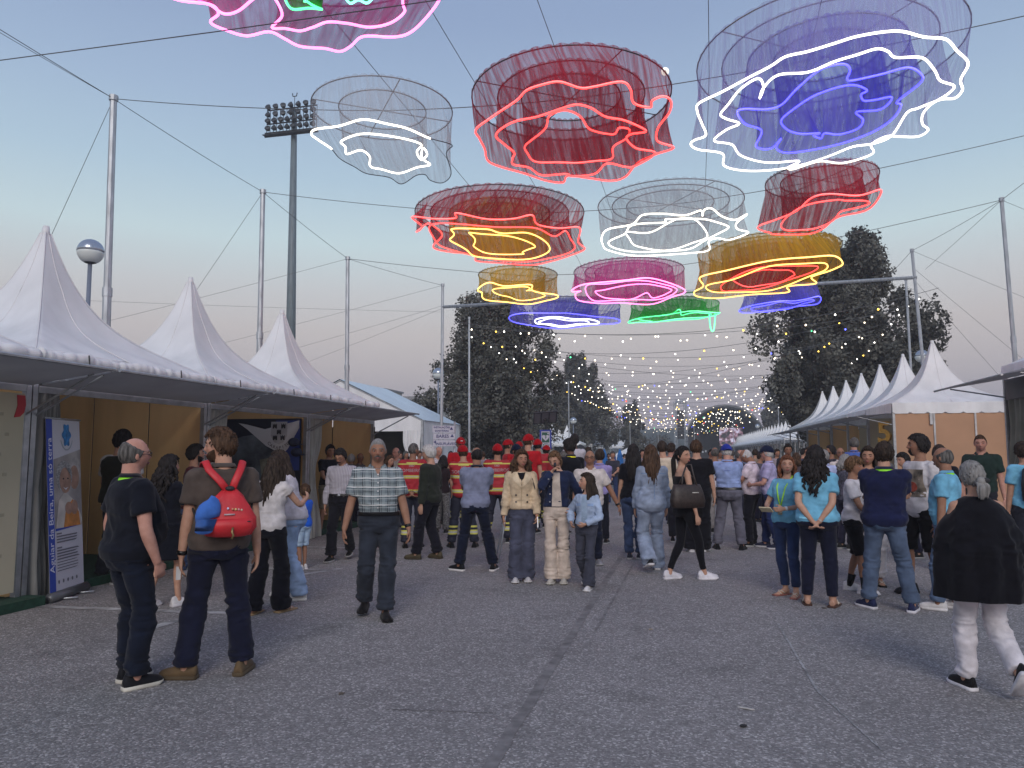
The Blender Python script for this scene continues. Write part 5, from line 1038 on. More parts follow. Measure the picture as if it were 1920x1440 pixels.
    # ---- head shape
    def head_pt(th, ph, grow=0.0):                 # th 0 top .. pi bottom, ph 0 = right, pi/2 = front
        st = math.sin(th); x, y, z = .0765 * st * math.cos(ph), st * math.sin(ph), .116 * math.cos(th); fr_ = y > 0
        y *= .098 if fr_ else .103
        if z < 0: k = (-z / .116); x *= 1 - .26 * k ** 1.6; y = y * (1 - .08 * k) + (.012 * k if fr_ else .018 * k)
        if z < -.03 and not fr_: z = z * .80 - .006
        if fr_:
            X = x / .0765; Z = z / .116; fz = max(0, math.sin(ph)) ** 1.5
            y -= .010 * math.exp(-((abs(X) - .42) / .22) ** 2 - ((Z - .03) / .13) ** 2)                  # eye sockets
            y += .007 * math.exp(-((abs(X) - .36) / .34) ** 2 - ((Z - .20) / .09) ** 2)                  # brow
            y += .027 * math.exp(-(X / .16) ** 2 - ((Z + .20) / .13) ** 2) + .012 * math.exp(-(X / .12) ** 2 - ((Z - .0) / .16) ** 2) + .010 * math.exp(-((abs(X) - .17) / .1) ** 2 - ((Z + .27) / .07) ** 2)   # nose
            y += .010 * math.exp(-(X / .30) ** 2 - ((Z + .50) / .07) ** 2) + .008 * math.exp(-(X / .27) ** 2 - ((Z + .62) / .06) ** 2)     # lips
            y -= .004 * math.exp(-(X / .32) ** 2 - ((Z + .56) / .025) ** 2)
            y += .012 * math.exp(-(X / .32) ** 2 - ((Z + .86) / .16) ** 2)                               # chin
            y += .006 * math.exp(-((abs(X) - .62) / .22) ** 2 - ((Z + .18) / .16) ** 2)                  # cheek
        v = Vector((x, y, z)); return v + v.normalized() * grow if grow else v
    def HP(v): return HC + HM @ (Vector(v) * hs)
    B.HP, B.head_pt = HP, head_pt
    body = MB()
    NH = (40, 44) if q < 2 else (26, 28)
    body.rings([[HP(head_pt(math.pi * i / NH[0], 2 * math.pi * j / NH[1])) for j in range(NH[1])] for i in [.15] + list(range(1, NH[0])) + [NH[0] - .15]])
    for s in (1, -1): body.ball(HP((.078 * s, -.008, -.008)), .026 * hs, 10, 8, HM @ rotz(.35 * s) @ Matrix.Diagonal((.38, .75, 1.15)))
    body.tube([sp((0, -.02, 1.41)), sp((0, -.013, 1.50)), HP((0, -.018, -.05))], [.072 * (1 + .5 * (w - 1)), (.049 if f else .057) * (1 + .5 * (w - 1)), (.045 if f else .054) * (1 + .4 * (w - 1))], 14)
    torso_rings(body, .84, 1.485, -.012)
    for i in (0, 1):
        body.tube([sp((0, -.02, 1.452)), sh[i]], [.045, .050 * akw], 10); body.ball(sh[i], .054 * akw, 12, 8); arm(body, i, 0, 0, 2); leg(body, i, -.004)
        s = 1 if i == 0 else -1; fd = (wri[i] - elb[i]).normalized(); curl = hnd[i]
        inward = Vector((-s, 0, 0)); pn = inward - fd * inward.dot(fd)
        if pn.length < .35: pn = Vector((0, -1, .2)) - fd * Vector((0, -1, .2)).dot(fd)
        pn = pn.normalized(); side = fd.cross(pn).normalized(); fwd = Vector((0, 1, 0)) if abs(fd.y) < .75 else Vector((0, 0, 1))
        if side.dot(fwd) < 0: side = -side         # the side the thumb is on
        HSc = (.9 if f else 1.0); d1 = (fd + pn * .12).normalized(); W0 = wri[i]
        kn = W0 + d1 * .088 * HSc
        rr = []
        for uu, hw_, th_ in ((-.03, .024, .021), (.0, .027, .020), (.03, .036, .018), (.06, .041, .016), (.088, .039, .013)):
            c = W0 + d1 * uu * HSc; rr.append([c + side * hw_ * HSc * math.cos(a) + pn * th_ * HSc * math.sin(a) for a in np.linspace(0, 6.2832, 13)[:-1]])
        body.rings(rr)
        for k, (off_, ln) in enumerate(((.030, .072), (.010, .080), (-.010, .074), (-.029, .058))):
            b0 = kn + side * off_ * HSc - d1 * .012; spread = side * (off_ * 2.2); c1 = curl * (1 + .15 * k)
            e1 = (d1 * math.cos(c1 * .6) + pn * math.sin(c1 * .6) + spread * .8).normalized(); e2 = (d1 * math.cos(c1 * 1.5) + pn * math.sin(c1 * 1.5) + spread * .5).normalized(); e3 = (d1 * math.cos(c1 * 2.2) + pn * math.sin(c1 * 2.2)).normalized()
            p1 = b0 + e1 * ln * .52 * HSc; p2 = p1 + e2 * ln * .32 * HSc; p3 = p2 + e3 * ln * .26 * HSc; body.tube([b0, p1, p2, p3], [.0098 * HSc, .0090 * HSc, .0082 * HSc, .0068 * HSc], 8)
        tb0 = W0 + d1 * .022 * HSc + side * .022 * HSc; t1 = tb0 + (d1 * .7 + side * .75 + pn * .35).normalized() * .042 * HSc; t2 = t1 + (d1 * .95 + side * .25 + pn * (.3 + curl * .4)).normalized() * .032 * HSc; t3 = t2 + (d1 + pn * curl * .5).normalized() * .022 * HSc; body.tube([tb0, t1, t2, t3], [.015 * HSc, .012 * HSc, .010 * HSc, .0078 * HSc], 8)
        a, yw, lift = foots[i]
        barefoot = shoes in ('flipflop', 'sandal')
        FM = rotz(-yw) @ rotx(-(.9 if lift > .12 else 3.2 * lift if lift > 0 else 0)); B.__dict__.setdefault('FM', []).append((a, FM))
        body.ball(a + Vector((0, 0, -.01)), .038, 10, 7)
        if barefoot:
            body.tube([a + FM @ Vector((0, -.045, -.045)), a + FM @ Vector((0, .03, -.035)), a + FM @ Vector((0, .10, -.055)), a + FM @ Vector((0, .165, -.064))], [.032, .036, .032, .016], 10)
            for k in range(5): body.tube([a + FM @ Vector((-.028 + .014 * k, .13, -.064)), a + FM @ Vector((-.033 + .0165 * k, .19 - .006 * abs(k - (0 if i else 4)), -.070))], [.009, .007], 6)
    tl = {'t': t, 'S': S}
    def pend(mb, name, mats, vx, kind, parent=None, smooth_it=4, disp=0.0, seed=1):
        mb.v = [tuple(Vector(v) * S) for v in mb.v]; o = mb.build(name, mats, parent or t); 
        if vx:
            md = o.modifiers.new('join', 'REMESH'); md.mode = 'VOXEL'; md.voxel_size = max(.005, vx * S); md.use_smooth_shade = True
            if smooth_it: m2 = o.modifiers.new('soften', 'SMOOTH'); m2.factor = .5; m2.iterations = smooth_it
        PEND.append((o, kind, disp, seed, B, S)); return o
    def plain(mb, name, mats, parent=None, smooth=True):
        mb.v = [tuple(Vector(v) * S) for v in mb.v]; return mb.build(name, mats, parent or t, smooth)
    B.pend, B.plain, B.t, B.S = pend, plain, t, S
    seed = int(abs(px * 3 + hy * 7)) % 997; rnd = random.Random(seed)
    B.beard = beard
    bo = pend(body, 'body', skin(tone), vox, 'body', smooth_it=1 if q < 2 else 2); B.body = bo
    # ---- face details
    if abs(((face - head[0] + 180) % 360) - 180) < 125 and q < 3:
        hm = hair_m(hc if hc not in ('white',) else 'grey')
        for s in (1, -1):
            e = MB(); c = Vector((.0325 * s, .0735, .003)); e.ball(HP(c), (.0145 * hs, .0145 * hs, .0100 * hs), 12, 8, HM); e.mi = 1; e.ball(HP(c + Vector((0, .0085, -.0005))), (.0070 * hs, .0068 * hs, .0066 * hs), 10, 6, HM); e.mi = 2; e.tube([HP(c + Vector(v)) for v in ((-.0165, .006, .001), (-.008, .0125, .0075), (.003, .0135, .0085), (.012, .0105, .0065), (.0168, .005, .001))], .0042 * hs, 6); plain(e, 'eye', [EYE_W, EYE_I, skin_flat(tone)], bo)
            e = MB(); e.tube([HP((.013 * s, .0955, .024)), HP((.034 * s, .0935, .030)), HP((.054 * s, .081, .024))], [.0046, .0058, .003], 6, flat=.7); plain(e, 'eyebrow', hm, bo)
        e = MB(); e.tube([HP((-.022, .092, -.0645)), HP((-.008, .101, -.0615)), HP((.008, .101, -.0615)), HP((.022, .092, -.0645))], [.002, .0052, .0052, .002], 8); e.tube([HP((-.020, .092, -.066)), HP((0, .100, -.071)), HP((.020, .092, -.066))], [.002, .006, .002], 8); plain(e, 'lips', LIPM if not f else mat('lips_f', (.33, .09, .09), .45, 0), bo)
        if beard == 'moustache':
            e = MB(); e.tube([HP((-.034, .088, -.060)), HP((-.015, .101, -.050)), HP((0, .106, -.047)), HP((.015, .101, -.050)), HP((.034, .088, -.060))], [.003, .0085, .0085, .0085, .003], 8); plain(e, 'moustache', hair_m('greydark' if hc in ('white', 'grey') else hc), bo)
    # ---- clothes
    tcol, tkind = top[0], top[1]; topt = top[2] if len(top) > 2 else {}
    tm = tcol if not isinstance(tcol, (str, tuple)) else cloth(tcol)
    long = tkind in ('shirt', 'jacket', 'blouse', 'poncho', 'firejacket', 'cardigan'); sl = topt.get('sleeve', 1.93 if long else .62 if tkind != 'tank' else 0)
    off = {'tee': .012, 'polo': .013, 'shirt': .013, 'jacket': .021, 'blouse': .020, 'firejacket': .024, 'poncho': .03, 'tank': .006, 'dress': .010, 'cardigan': .022}[tkind]; hem = topt.get('hem', {'tee': .90, 'polo': .90, 'shirt': .92, 'jacket': .93, 'blouse': .88, 'firejacket': .86, 'poncho': .72, 'tank': .95, 'dress': .62, 'cardigan': .86}[tkind]); tuck = topt.get('tuck', False)
    name = {'tee': 't_shirt', 'polo': 'polo_shirt', 'shirt': 'shirt', 'jacket': 'jacket', 'blouse': 'blouse', 'firejacket': 'jacket', 'poncho': 'poncho', 'tank': 'top', 'dress': 'dress', 'cardigan': 'cardigan'}[tkind]
    mb = MB(); zt = {'tank': 1.36}.get(tkind, 1.462)
    if tkind in ('dress',):
        torso_rings(mb, .93, zt, off); zz = [hem, .75, .9, .97]; mb.rings([ering(sp((0, .0, z)) if z > .9 else Vector((hipsway, .0, z + dz)), Vector((1, 0, 0)), Vector((0, 1, 0)), (.20 + .03 * (1 - z)) * wt, .15 * wt, .16 * wt, 24) for z in zz])
    elif tkind == 'poncho':
        torso_rings(mb, 1.0, zt, off * .5); mb.rings([ering(sp((0, -.01, z)) + Vector((0, 0, 0)), Vector((1, 0, 0)), Vector((0, 1, 0)), rx, ry, ry * 1.06, 30, 2.05) for z, rx, ry in ((hem, .335, .25), (.92, .33, .24), (1.10, .312, .225), (1.22, .285, .20), (1.31, .245, .175), (1.38, .195, .15), (1.435, .135, .115), (1.475, .085, .085))])
    else: torso_rings(mb, 1.0 if tuck else max(hem, .845), zt, off, hemtaper=(.012 + .035 * max(0, w - 1)) if not tuck else 0, hem_flare= topt.get('flare', .012 if not tuck else 0.0) * .6)
    if tkind == 'poncho': sl = 0; mb.v = [tuple(Vector(v) + Vector((v[0], v[1] - 0, 0)).normalized() * .020 * math.sin(9 * math.atan2(v[1], v[0]) + 1.3 * math.sin(5 * v[2])) * sm((1.40 - v[2]) / .35)) for v in mb.v]
    if sl > 0:
        for i in (0, 1):
            so = off + (.004 if long else .006); mb.tube([sp((0, -.015, 1.44)), sh[i] + Vector((0, 0, .004))], [.040, .050 * akw + so * .8], 12); mb.ball(sh[i], .054 * akw + so, 14, 10); arm(mb, i, so * .9, 0, sl, 14, topt.get('cuff', .016 if not long else .002) * .6)
    tp = pend(mb, name, tm, min(vox * 1.15, .016) if q < 3 else vox, 'cloth', smooth_it=3, disp=topt.get('wr', (.014 if long else .0105) * (1.0 if q < 2 else .6)), seed=seed); B.top = tp
    if tkind in ('polo', 'shirt') and q < 3:
        c = MB(); P = []
        for a in np.linspace(R(115), R(425), 22):
            row = []
            for rr_, zz in ((.066, 1.458), (.068, 1.505), (.084, 1.478)):
                dip = .035 * max(0, math.sin(a)) ** 3; row.append(sp((rr_ * math.cos(a) * (1.05 + .4 * (w - 1)), (rr_ * math.sin(a) * .98 - .012), zz - dip)))
            P.append(row)
        c.grid(P); plain(c, 'collar', cloth(topt['collar']) if 'collar' in topt else tm, tp)
    bcol, bkind = bot[0], bot[1]; bopt = bot[2] if len(bot) > 2 else {}
    if bcol is not None:
        bm_ = bcol if not isinstance(bcol, (str, tuple)) else cloth(bcol); mb = MB(); zw = bopt.get('waist', 1.035); torso_rings(mb, .838, zw + (.012 if tuck else 0), .006 if not tuck else .021)
        lenu = bopt.get('len', {'jeans': 1.97, 'trousers': 1.98, 'flared': 2.07, 'wide': 2.10, 'shorts': .88, 'leggings': 1.88, 'slim': 1.92}[bkind]); o_, fl_ = {'jeans': (.011, .018), 'trousers': (.015, .024), 'flared': (.008, .048), 'wide': (.022, .044), 'shorts': (.026, .02), 'leggings': (.003, 0), 'slim': (.008, .006)}[bkind]
        for i in (0, 1): leg(mb, i, o_, -.06, lenu, fl_)
        B.bottom = pend(mb, 'shorts' if bkind == 'shorts' else 'leggings' if bkind == 'leggings' else 'jeans' if bkind == 'jeans' else 'trousers', bm_, min(vox * 1.15, .016) if q < 3 else vox, 'legs', smooth_it=3, disp={'leggings': .002, 'slim': .006}.get(bkind, .0125) * (1.0 if q < 2 else .6), seed=seed + 3)
    # ---- shoes
    if q < 3:
        for (a, FM), (fx, *_r) in zip(B.FM, feet):
            if shoes in ('flipflop', 'sandal'):
                m = cloth(sole); s_ = MB(); out = [(.040 * (1 + .25 * math.sin(tt * 3.1)) * sx_, yy) for sx_, tt, yy in [(1, u_, -.075 + .285 * u_) for u_ in np.linspace(0, 1, 8)] + [(-1, u_, -.075 + .285 * u_) for u_ in np.linspace(1, 0, 8)]]
                MM = Matrix.Translation(a) @ FM.to_4x4(); s_.prism(out, -.085, -.068, MM); so = plain(s_, 'sandal', m)
                s_ = MB(); sp_ = [(-.042, .06, -.06), (-.02, .10, -.022), (.0, .135, -.035), (.02, .10, -.022), (.042, .06, -.06)]; s_.tube([a + FM @ Vector(v) for v in sp_], .006, 6); s_.tube([a + FM @ Vector(v) for v in [(-.04, .12, -.062), (0, .13, -.033), (.04, .12, -.062)]], .006, 6); plain(s_, 'strap', mat('pale_strap', (.55, .5, .42), .6, 0), so)
                continue
            m = cloth(shoes, rough=.65); s_ = MB(); prof = [(-.086, .026, .055), (-.075, .036, .085), (-.04, .040, .098), (.0, .041, .092), (.045, .043, .074), (.09, .047, .056), (.135, .046, .046), (.165, .037, .036), (.182, .018, .022)]; rr = []
            for yy, hw_, ht in prof: rr.append([a + FM @ Vector((hw_ * math.cos(b) * (1.0 if math.sin(b) < .3 else .82), yy, -.062 + max(0, math.sin(b)) * ht if math.sin(b) >= 0 else -.066)) for b in np.linspace(0, 6.2832, 15)[:-1]])
            s_.rings(rr); so = plain(s_, 'shoe', m)
            s_ = MB(); o2 = []
            for zz, g_ in ((-.086, 1.02), (-.078, 1.10), (-.058, 1.08)): o2.append([a + FM @ Vector((sx_ * hw_ * g_ * 1.04, yy * 1.03, zz + (.014 if yy > .16 and zz < -.07 else 0))) for sx_, lst in ((1, prof), (-1, prof[::-1])) for yy, hw_, ht in lst])
            s_.rings(o2); plain(s_, 'sole', cloth(sole, rough=.7), so)
            if 'laces' in extra:
                for k in range(4): s_ = MB(); y_ = .025 + .022 * k; z_ = -.062 + np.interp(y_, [v[0] for v in prof], [v[2] for v in prof]) + .003; s_.tube([a + FM @ Vector((-.022, y_, z_ - .006)), a + FM @ Vector((0, y_ + .004, z_)), a + FM @ Vector((.022, y_, z_ - .006))], .0038, 5); plain(s_, 'lace', mat('lace_white', (.6, .6, .62), .7, 0), so)
    make_hair(B, hair, hc, q, sex, rnd, extra)
    for ex in extra:
        if isinstance(ex, tuple): EXTRAS[ex[0]](B, *ex[1:])
    return B

def make_hair(B, style, hc, q, sex, rnd, extra):
    hp, HP, plain = B.head_pt, B.HP, B.plain; m = hair_m(hc); NT, NP = (40, 56) if q < 2 else (22, 30)
    if style in ('none',): return
    ph0 = rnd.uniform(0, 9)
    def line(ph, st):                                # hairline polar angle (from crown) along azimuth; pi/2 = front
        s = math.sin(ph); side = abs(math.cos(ph))
        if st == 'bald': return np.interp(s, [-1, -.3, .2, .55, 1], [2.35, 2.2, 1.72, 1.0, .0])
        fr_ = {'short': 1.02, 'buzz': 1.0, 'receding': .72, 'fringe': 1.30, 'bob': .98, 'long': .95, 'pony': .92, 'cap': 1.25, 'ponylow': .92, 'curlylong': .98, 'bun': .92}.get(st, 1.0)
        return np.interp(s, [-1, -.35, .15, .45, .72, 1], [2.42, 2.3, 1.80 if st not in ('buzz',) else 1.72, 1.28, fr_ + .04, fr_]) + .045 * math.sin(ph * 21 + ph0) + .03 * math.sin(ph * 43 + 2 * ph0)
    def thick(th, ph, st):
        base = {'short': .020, 'buzz': .0055, 'receding': .012, 'bald': .009, 'fringe': .022, 'bob': .022, 'long': .022, 'pony': .012, 'cap': .008, 'ponylow': .012, 'curlylong': .030, 'bun': .010}.get(st, .018)
        return base * (1.15 - .25 * abs(math.cos(ph)))
    mb = MB(); rr = []
    for i in range(NT + 1):
        row = []
        for j in range(NP):
            ph = 2 * math.pi * j / NP; L = line(ph, style); th0 = .0 if style != 'bald' else max(0.0, 1.15 - .35 * max(0, -math.sin(ph)) - .0) * (1 if True else 0)
            if style == 'bald': th0 = np.interp(math.sin(ph), [-1, -.2, .4, 1], [.62, 1.05, 1.32, 1.5]); L = max(L, th0 + .02)
            th = th0 + (L - th0) * i / NT; g = thick(th, ph, style); e = min(1, (L - th) / .22); e2 = min(1, (th - th0) / .2) if style == 'bald' else 1
            jit = .5 * math.sin(ph * 31 + ph0 + 2 * math.sin(th * 4)) * math.sin(th * 6 + ph * 11) + .45 * math.sin(ph * 17 + th * 5 + ph0) + rnd.uniform(-.45, .45)
            grow = g * (sm(e) * 1.25 - .25) * (e2 * 1.2 - .2) + (.0055 if style not in ('buzz', 'bald') else .0016) * jit * e
            row.append(HP(hp(max(.02, th), ph, grow)))
        rr.append(row)
    mb.rings(rr, False)
    if q < 2 and style in ('short', 'fringe', 'bob', 'long', 'pony', 'ponylow', 'curlylong', 'cap'):
        for k in range(170 if style in ('short', 'fringe') else 90):
            ph = rnd.uniform(0, 6.283); L = line(ph, style); th = L * math.sqrt(rnd.random()) * .96; g = thick(th, ph, style); dph = rnd.uniform(-.16, .16); dl = rnd.uniform(.12, .30) * (1 if th > .25 else .6)
            if style == 'cap' and th < 1.45: continue
            end = min(th + dl, L + .05); mb.tube([HP(hp(max(.03, th), ph, g * .8)), HP(hp((max(.03, th) + end) / 2, ph + dph * .5, g * 1.05 + .003)), HP(hp(end, ph + dph, g * (.75 if end < L - .15 else .35) + rnd.uniform(0, .007)))], [.0055, .0045, .0008], 4)
    if style in ('long', 'curlylong', 'bob', 'pony', 'ponylow', 'bun'):
        ln = {'long': .40, 'curlylong': .38, 'bob': .17, 'pony': .46, 'ponylow': .14, 'bun': .06}[style]
        if style in ('long', 'curlylong', 'bob'):
            nst = 46 if q < 2 else 22
            for k in range(nst):
                u = (k + .5) / nst; a = R(180 + 22) + R(316 - 180 + 0) * 0; ph = R(172) + R(196) * u; th = 1.25 + .35 * rnd.random(); p0 = HP(hp(th, ph, .008)); L_ = ln * rnd.uniform(.75, 1.08) * (1.0 if style != 'bob' else rnd.uniform(.9, 1.05)); back = -math.sin(ph); P, rad = [p0], [.011]; wv = rnd.uniform(0, 6); am = .024 if style == 'curlylong' else .007
                o = HP(hp(1.75, ph, .014)); side_v = (o - B.HC); side_v.z = 0; side_v = side_v.normalized() if side_v.length > .01 else Vector((0, -1, 0)); cur = o.copy()
                for i in range(1, 12):
                    v = i / 11; drop = L_ * v; back_out = .055 * sm(min(1, v * 2.0)) * max(.15, back); q_ = o + Vector((0, 0, -drop)) + side_v * (.012 + back_out * .8 + am * math.sin(wv + v * (14 if style == 'curlylong' else 6))) + Vector((am * math.cos(wv * 2 + v * 11), am * .5 * math.sin(wv + v * 9), 0)); 
                    if style == 'bob': q_ += side_v * (-.03 * v * v)
                    P.append(q_); rad.append((.020 if style != 'curlylong' else .021) * (1 - .65 * v ** 3) * rnd.uniform(.85, 1.1))
                mb.tube(P, rad, 6)
        else:
            b0 = HP((0, -.108, .035 if style == 'pony' else -.035)); dirv = B.HM @ Vector((0, -1, 0)); nst = 18
            for k in range(nst):
                a = rnd.uniform(0, 6.28); rr_ = .018 * math.sqrt(rnd.random()); o = Vector((rr_ * math.cos(a), 0, rr_ * math.sin(a))); P = []; rad = []
                for i in range(11):
                    v = i / 10; spread = 1 + 1.3 * math.sin(min(1, v * 1.2) * 2.4); P.append(b0 + dirv * (-.02 + .075 * sm(v * 3.0) - .02 * v) + Vector((o.x * spread, o.z * spread * .5, o.z * .8 - ln * max(0, v - .08) * rnd.uniform(.97, 1.0)))); rad.append(.013 * (1 - .75 * v ** 4))
                mb.tube(P, rad, 6)
            mb.ball(b0, (.028, .026, .026), 10, 8)
            if style == 'ponylow' or style == 'bun': mb.ball(b0 + dirv * .02, (.036, .03, .036), 10, 8)
    if B.beard in ('full', 'short', 'goatee'):
        bb = MB(); rr = []; g = {'full': .016, 'short': .007, 'goatee': .012}[B.beard]
        for i in range(15):
            th = 1.80 + i / 14 * 1.1; row = []
            for j in range(41):
                u = j / 40 * 2 - 1; lim = 1.42 if B.beard != 'goatee' else .5; ph = math.pi / 2 + u * lim; X = abs(u); mo = math.exp(-(u / .22) ** 2 - ((th - 2.09) / .10) ** 2); top = 1.80 + .30 * (1 - X ** 1.5) ; e = min(1, (th - top) / .10, (2.9 - th) / .2, (1 - X) / .12 if B.beard != 'goatee' else (1 - X) / .3); e = e if mo < .25 else -.5
                row.append(HP(hp(min(th, 2.95), ph, g * max(-.4, e) + (.002 * math.sin(j * 3.1 + i * 1.7)))))
            rr.append(row)
        bb.grid(rr); plain(bb, 'beard', hair_m(hc))
    plain(mb, 'hair', m)

# ---- worn and held things
def x_glasses(B, c='#111111'):
    q = MB()
    for s in (1, -1):
        q.tube([B.HP((.033 * s + .021 * math.cos(a), .108 - .006 * abs(math.cos(a)) - (.004 if math.cos(a) * s > .5 else 0), .002 + .016 * math.sin(a))) for a in np.linspace(0, 6.2832, 15)[:-1]], .0021, 5, closed=True); q.tube([B.HP((.055 * s, .100, .006)), B.HP((.080 * s, .06, .008)), B.HP((.082 * s, -.01, .004))], .0022, 5)
    q.tube([B.HP((-.012, .109, .006)), B.HP((.012, .109, .006))], .002, 5); B.plain(q, 'glasses', mat('glasses_' + c, c, .3, 0))
def x_cap(B, c, back=False, mark=None):
    m = cloth(c, 'cap_' + c.strip('#'), rough=1.0, spec=.05, bump=.5); q = MB(); hp, HP = B.head_pt, B.HP; N = 40; rr = []
    for i in range(11):
        th = .03 + i / 10 * 1.40; rr.append([HP(Vector((1.06, 1.06, 1.08)) * hp(th - .10 * math.sin(2 * math.pi * j / N), 2 * math.pi * j / N, .013 + .003 * abs(math.sin(3 * 2 * math.pi * j / N))) if False else (lambda v: (v.x * 1.06, v.y * 1.06, v.z * 1.0 + .004))(hp(max(.02, th - .12 * math.sin(2 * math.pi * j / N) * min(1, th)), 2 * math.pi * j / N, .017))) for j in range(N)])
    q.rings(rr, False); q.ball(HP((0, -.0, .136)), (.008, .008, .006), 8, 5); co = B.plain(q, 'cap', m)
    s = -1 if back else 1; P = []
    for i in range(7):
        v = i / 6; row = []
        for j in range(17):
            a = R(20) + R(140) * j / 16; row.append(HP((.083 * math.cos(a) * (1 - .10 * v), s * (.088 * math.sin(a) + .072 * v * math.sin(a) ** .7 + .004), .047 - .022 * v - .018 * abs(math.cos(a)) ** 2)))
        P.append(row)
    q = MB(); q.grid(P); q.grid([[Vector(v) - Vector((0, 0, .004)) for v in r_[::-1]] for r_ in P]); B.plain(q, 'brim', m, co)
    if mark:
        q = MB(); q.box(HP((0, .112, .072)), (.045, .006, .02), B.HM); B.plain(q, 'badge', cloth(mark), co)
def x_lanyard(B, c='#8fe03a', front=True, card=True):
    m = cloth(c, rough=.6); q = MB(); P = [B.sp((.066 * math.cos(a), .062 * math.sin(a) - .012, 1.486 + .012 * math.cos(a - math.pi / 2) * -1)) for a in np.linspace(R(200), R(340), 13)]
    if front:
        P2 = [B.sp(v) for v in ((.075, .035, 1.462), (.060, .135, 1.36), (.03, .155, 1.22), (.0, .150 , 1.10))]; P = [B.sp((-v[0], v[1], v[2])) for v in ((.0, .15, 1.10), (.03, .155, 1.22), (.060, .135, 1.36), (.075, .035, 1.462))] + P + P2
    q.tube(P, .009, 6, flat=.4 if False else .8); B.plain(q, 'lanyard', m)
    if front and card: q = MB(); q.box(B.sp((0, .158, 1.06)), (.06, .006, .09)); B.plain(q, 'badge_card', mat('badge_card', (.35, .33, .25), .4, .3, 40))
def x_collar_lanyard(B, c='#8fe03a'):
    q = MB(); rr = []
    for zz, g_ in ((1.455, .087), (1.475, .079), (1.492, .072), (1.488, .066)): rr.append([B.sp((g_ * math.cos(a) * 1.03, g_ * .96 * math.sin(a) - .012, zz - .04 * max(0, math.sin(a)))) for a in np.linspace(0, 6.2832, 25)[:-1]])
    q.rings(rr, False); B.plain(q, 'lanyard', cloth(c, rough=.6))
def x_watch(B, i=0, c='#0c0c0d', r=.033):
    d = (B.elb[i] - B.wri[i]).normalized(); q = MB(); q.tube([B.wri[i] + d * .015, B.wri[i] + d * .042], r, 14); B.plain(q, 'wristband', mat('wrist_' + c, c, .4, 0))
def x_belt(B, c='#0d0d0f'):
    q = MB(); B.torso_rings(q, 1.005, 1.04, .029); o = B.plain(q, 'belt', mat('belt_' + c, c, .4, 0)); q = MB(); q.box(B.sp((0, .142, 1.022)), (.05, .03, .03)); B.plain(q, 'buckle', ALU, o)
def world_pt(B, v):
    t = B.t; a = t.rotation_euler[2]; v = Vector(v) * B.S; return Vector(t.location) + rotz(a) @ v
def held(B, mb, name, mats, label, cat, smooth=True):
    a = B.t.rotation_euler[2]; o = mb.build(name, mats, None, smooth); o.location = B.t.location; o.rotation_euler = (0, 0, a); me = o.data
    for v in me.vertices: v.co = v.co * B.S
    return tag(o, label, cat)
def x_phone(B, label, i=0, c='#08080a', up=.3, size=(.075, .009, .15)):
    d = (B.wri[i] - B.elb[i]).normalized(); c0 = B.wri[i] + d * .10; q = MB(); q.box(c0, size, rotx(up)); held(B, q, 'phone', mat('phone_' + c, c, .25, 0), label, 'phone', False)
EXTRAS = dict(glasses=x_glasses, cap=x_cap, lanyard=x_lanyard, clanyard=x_collar_lanyard, watch=x_watch, belt=x_belt, phone=x_phone)

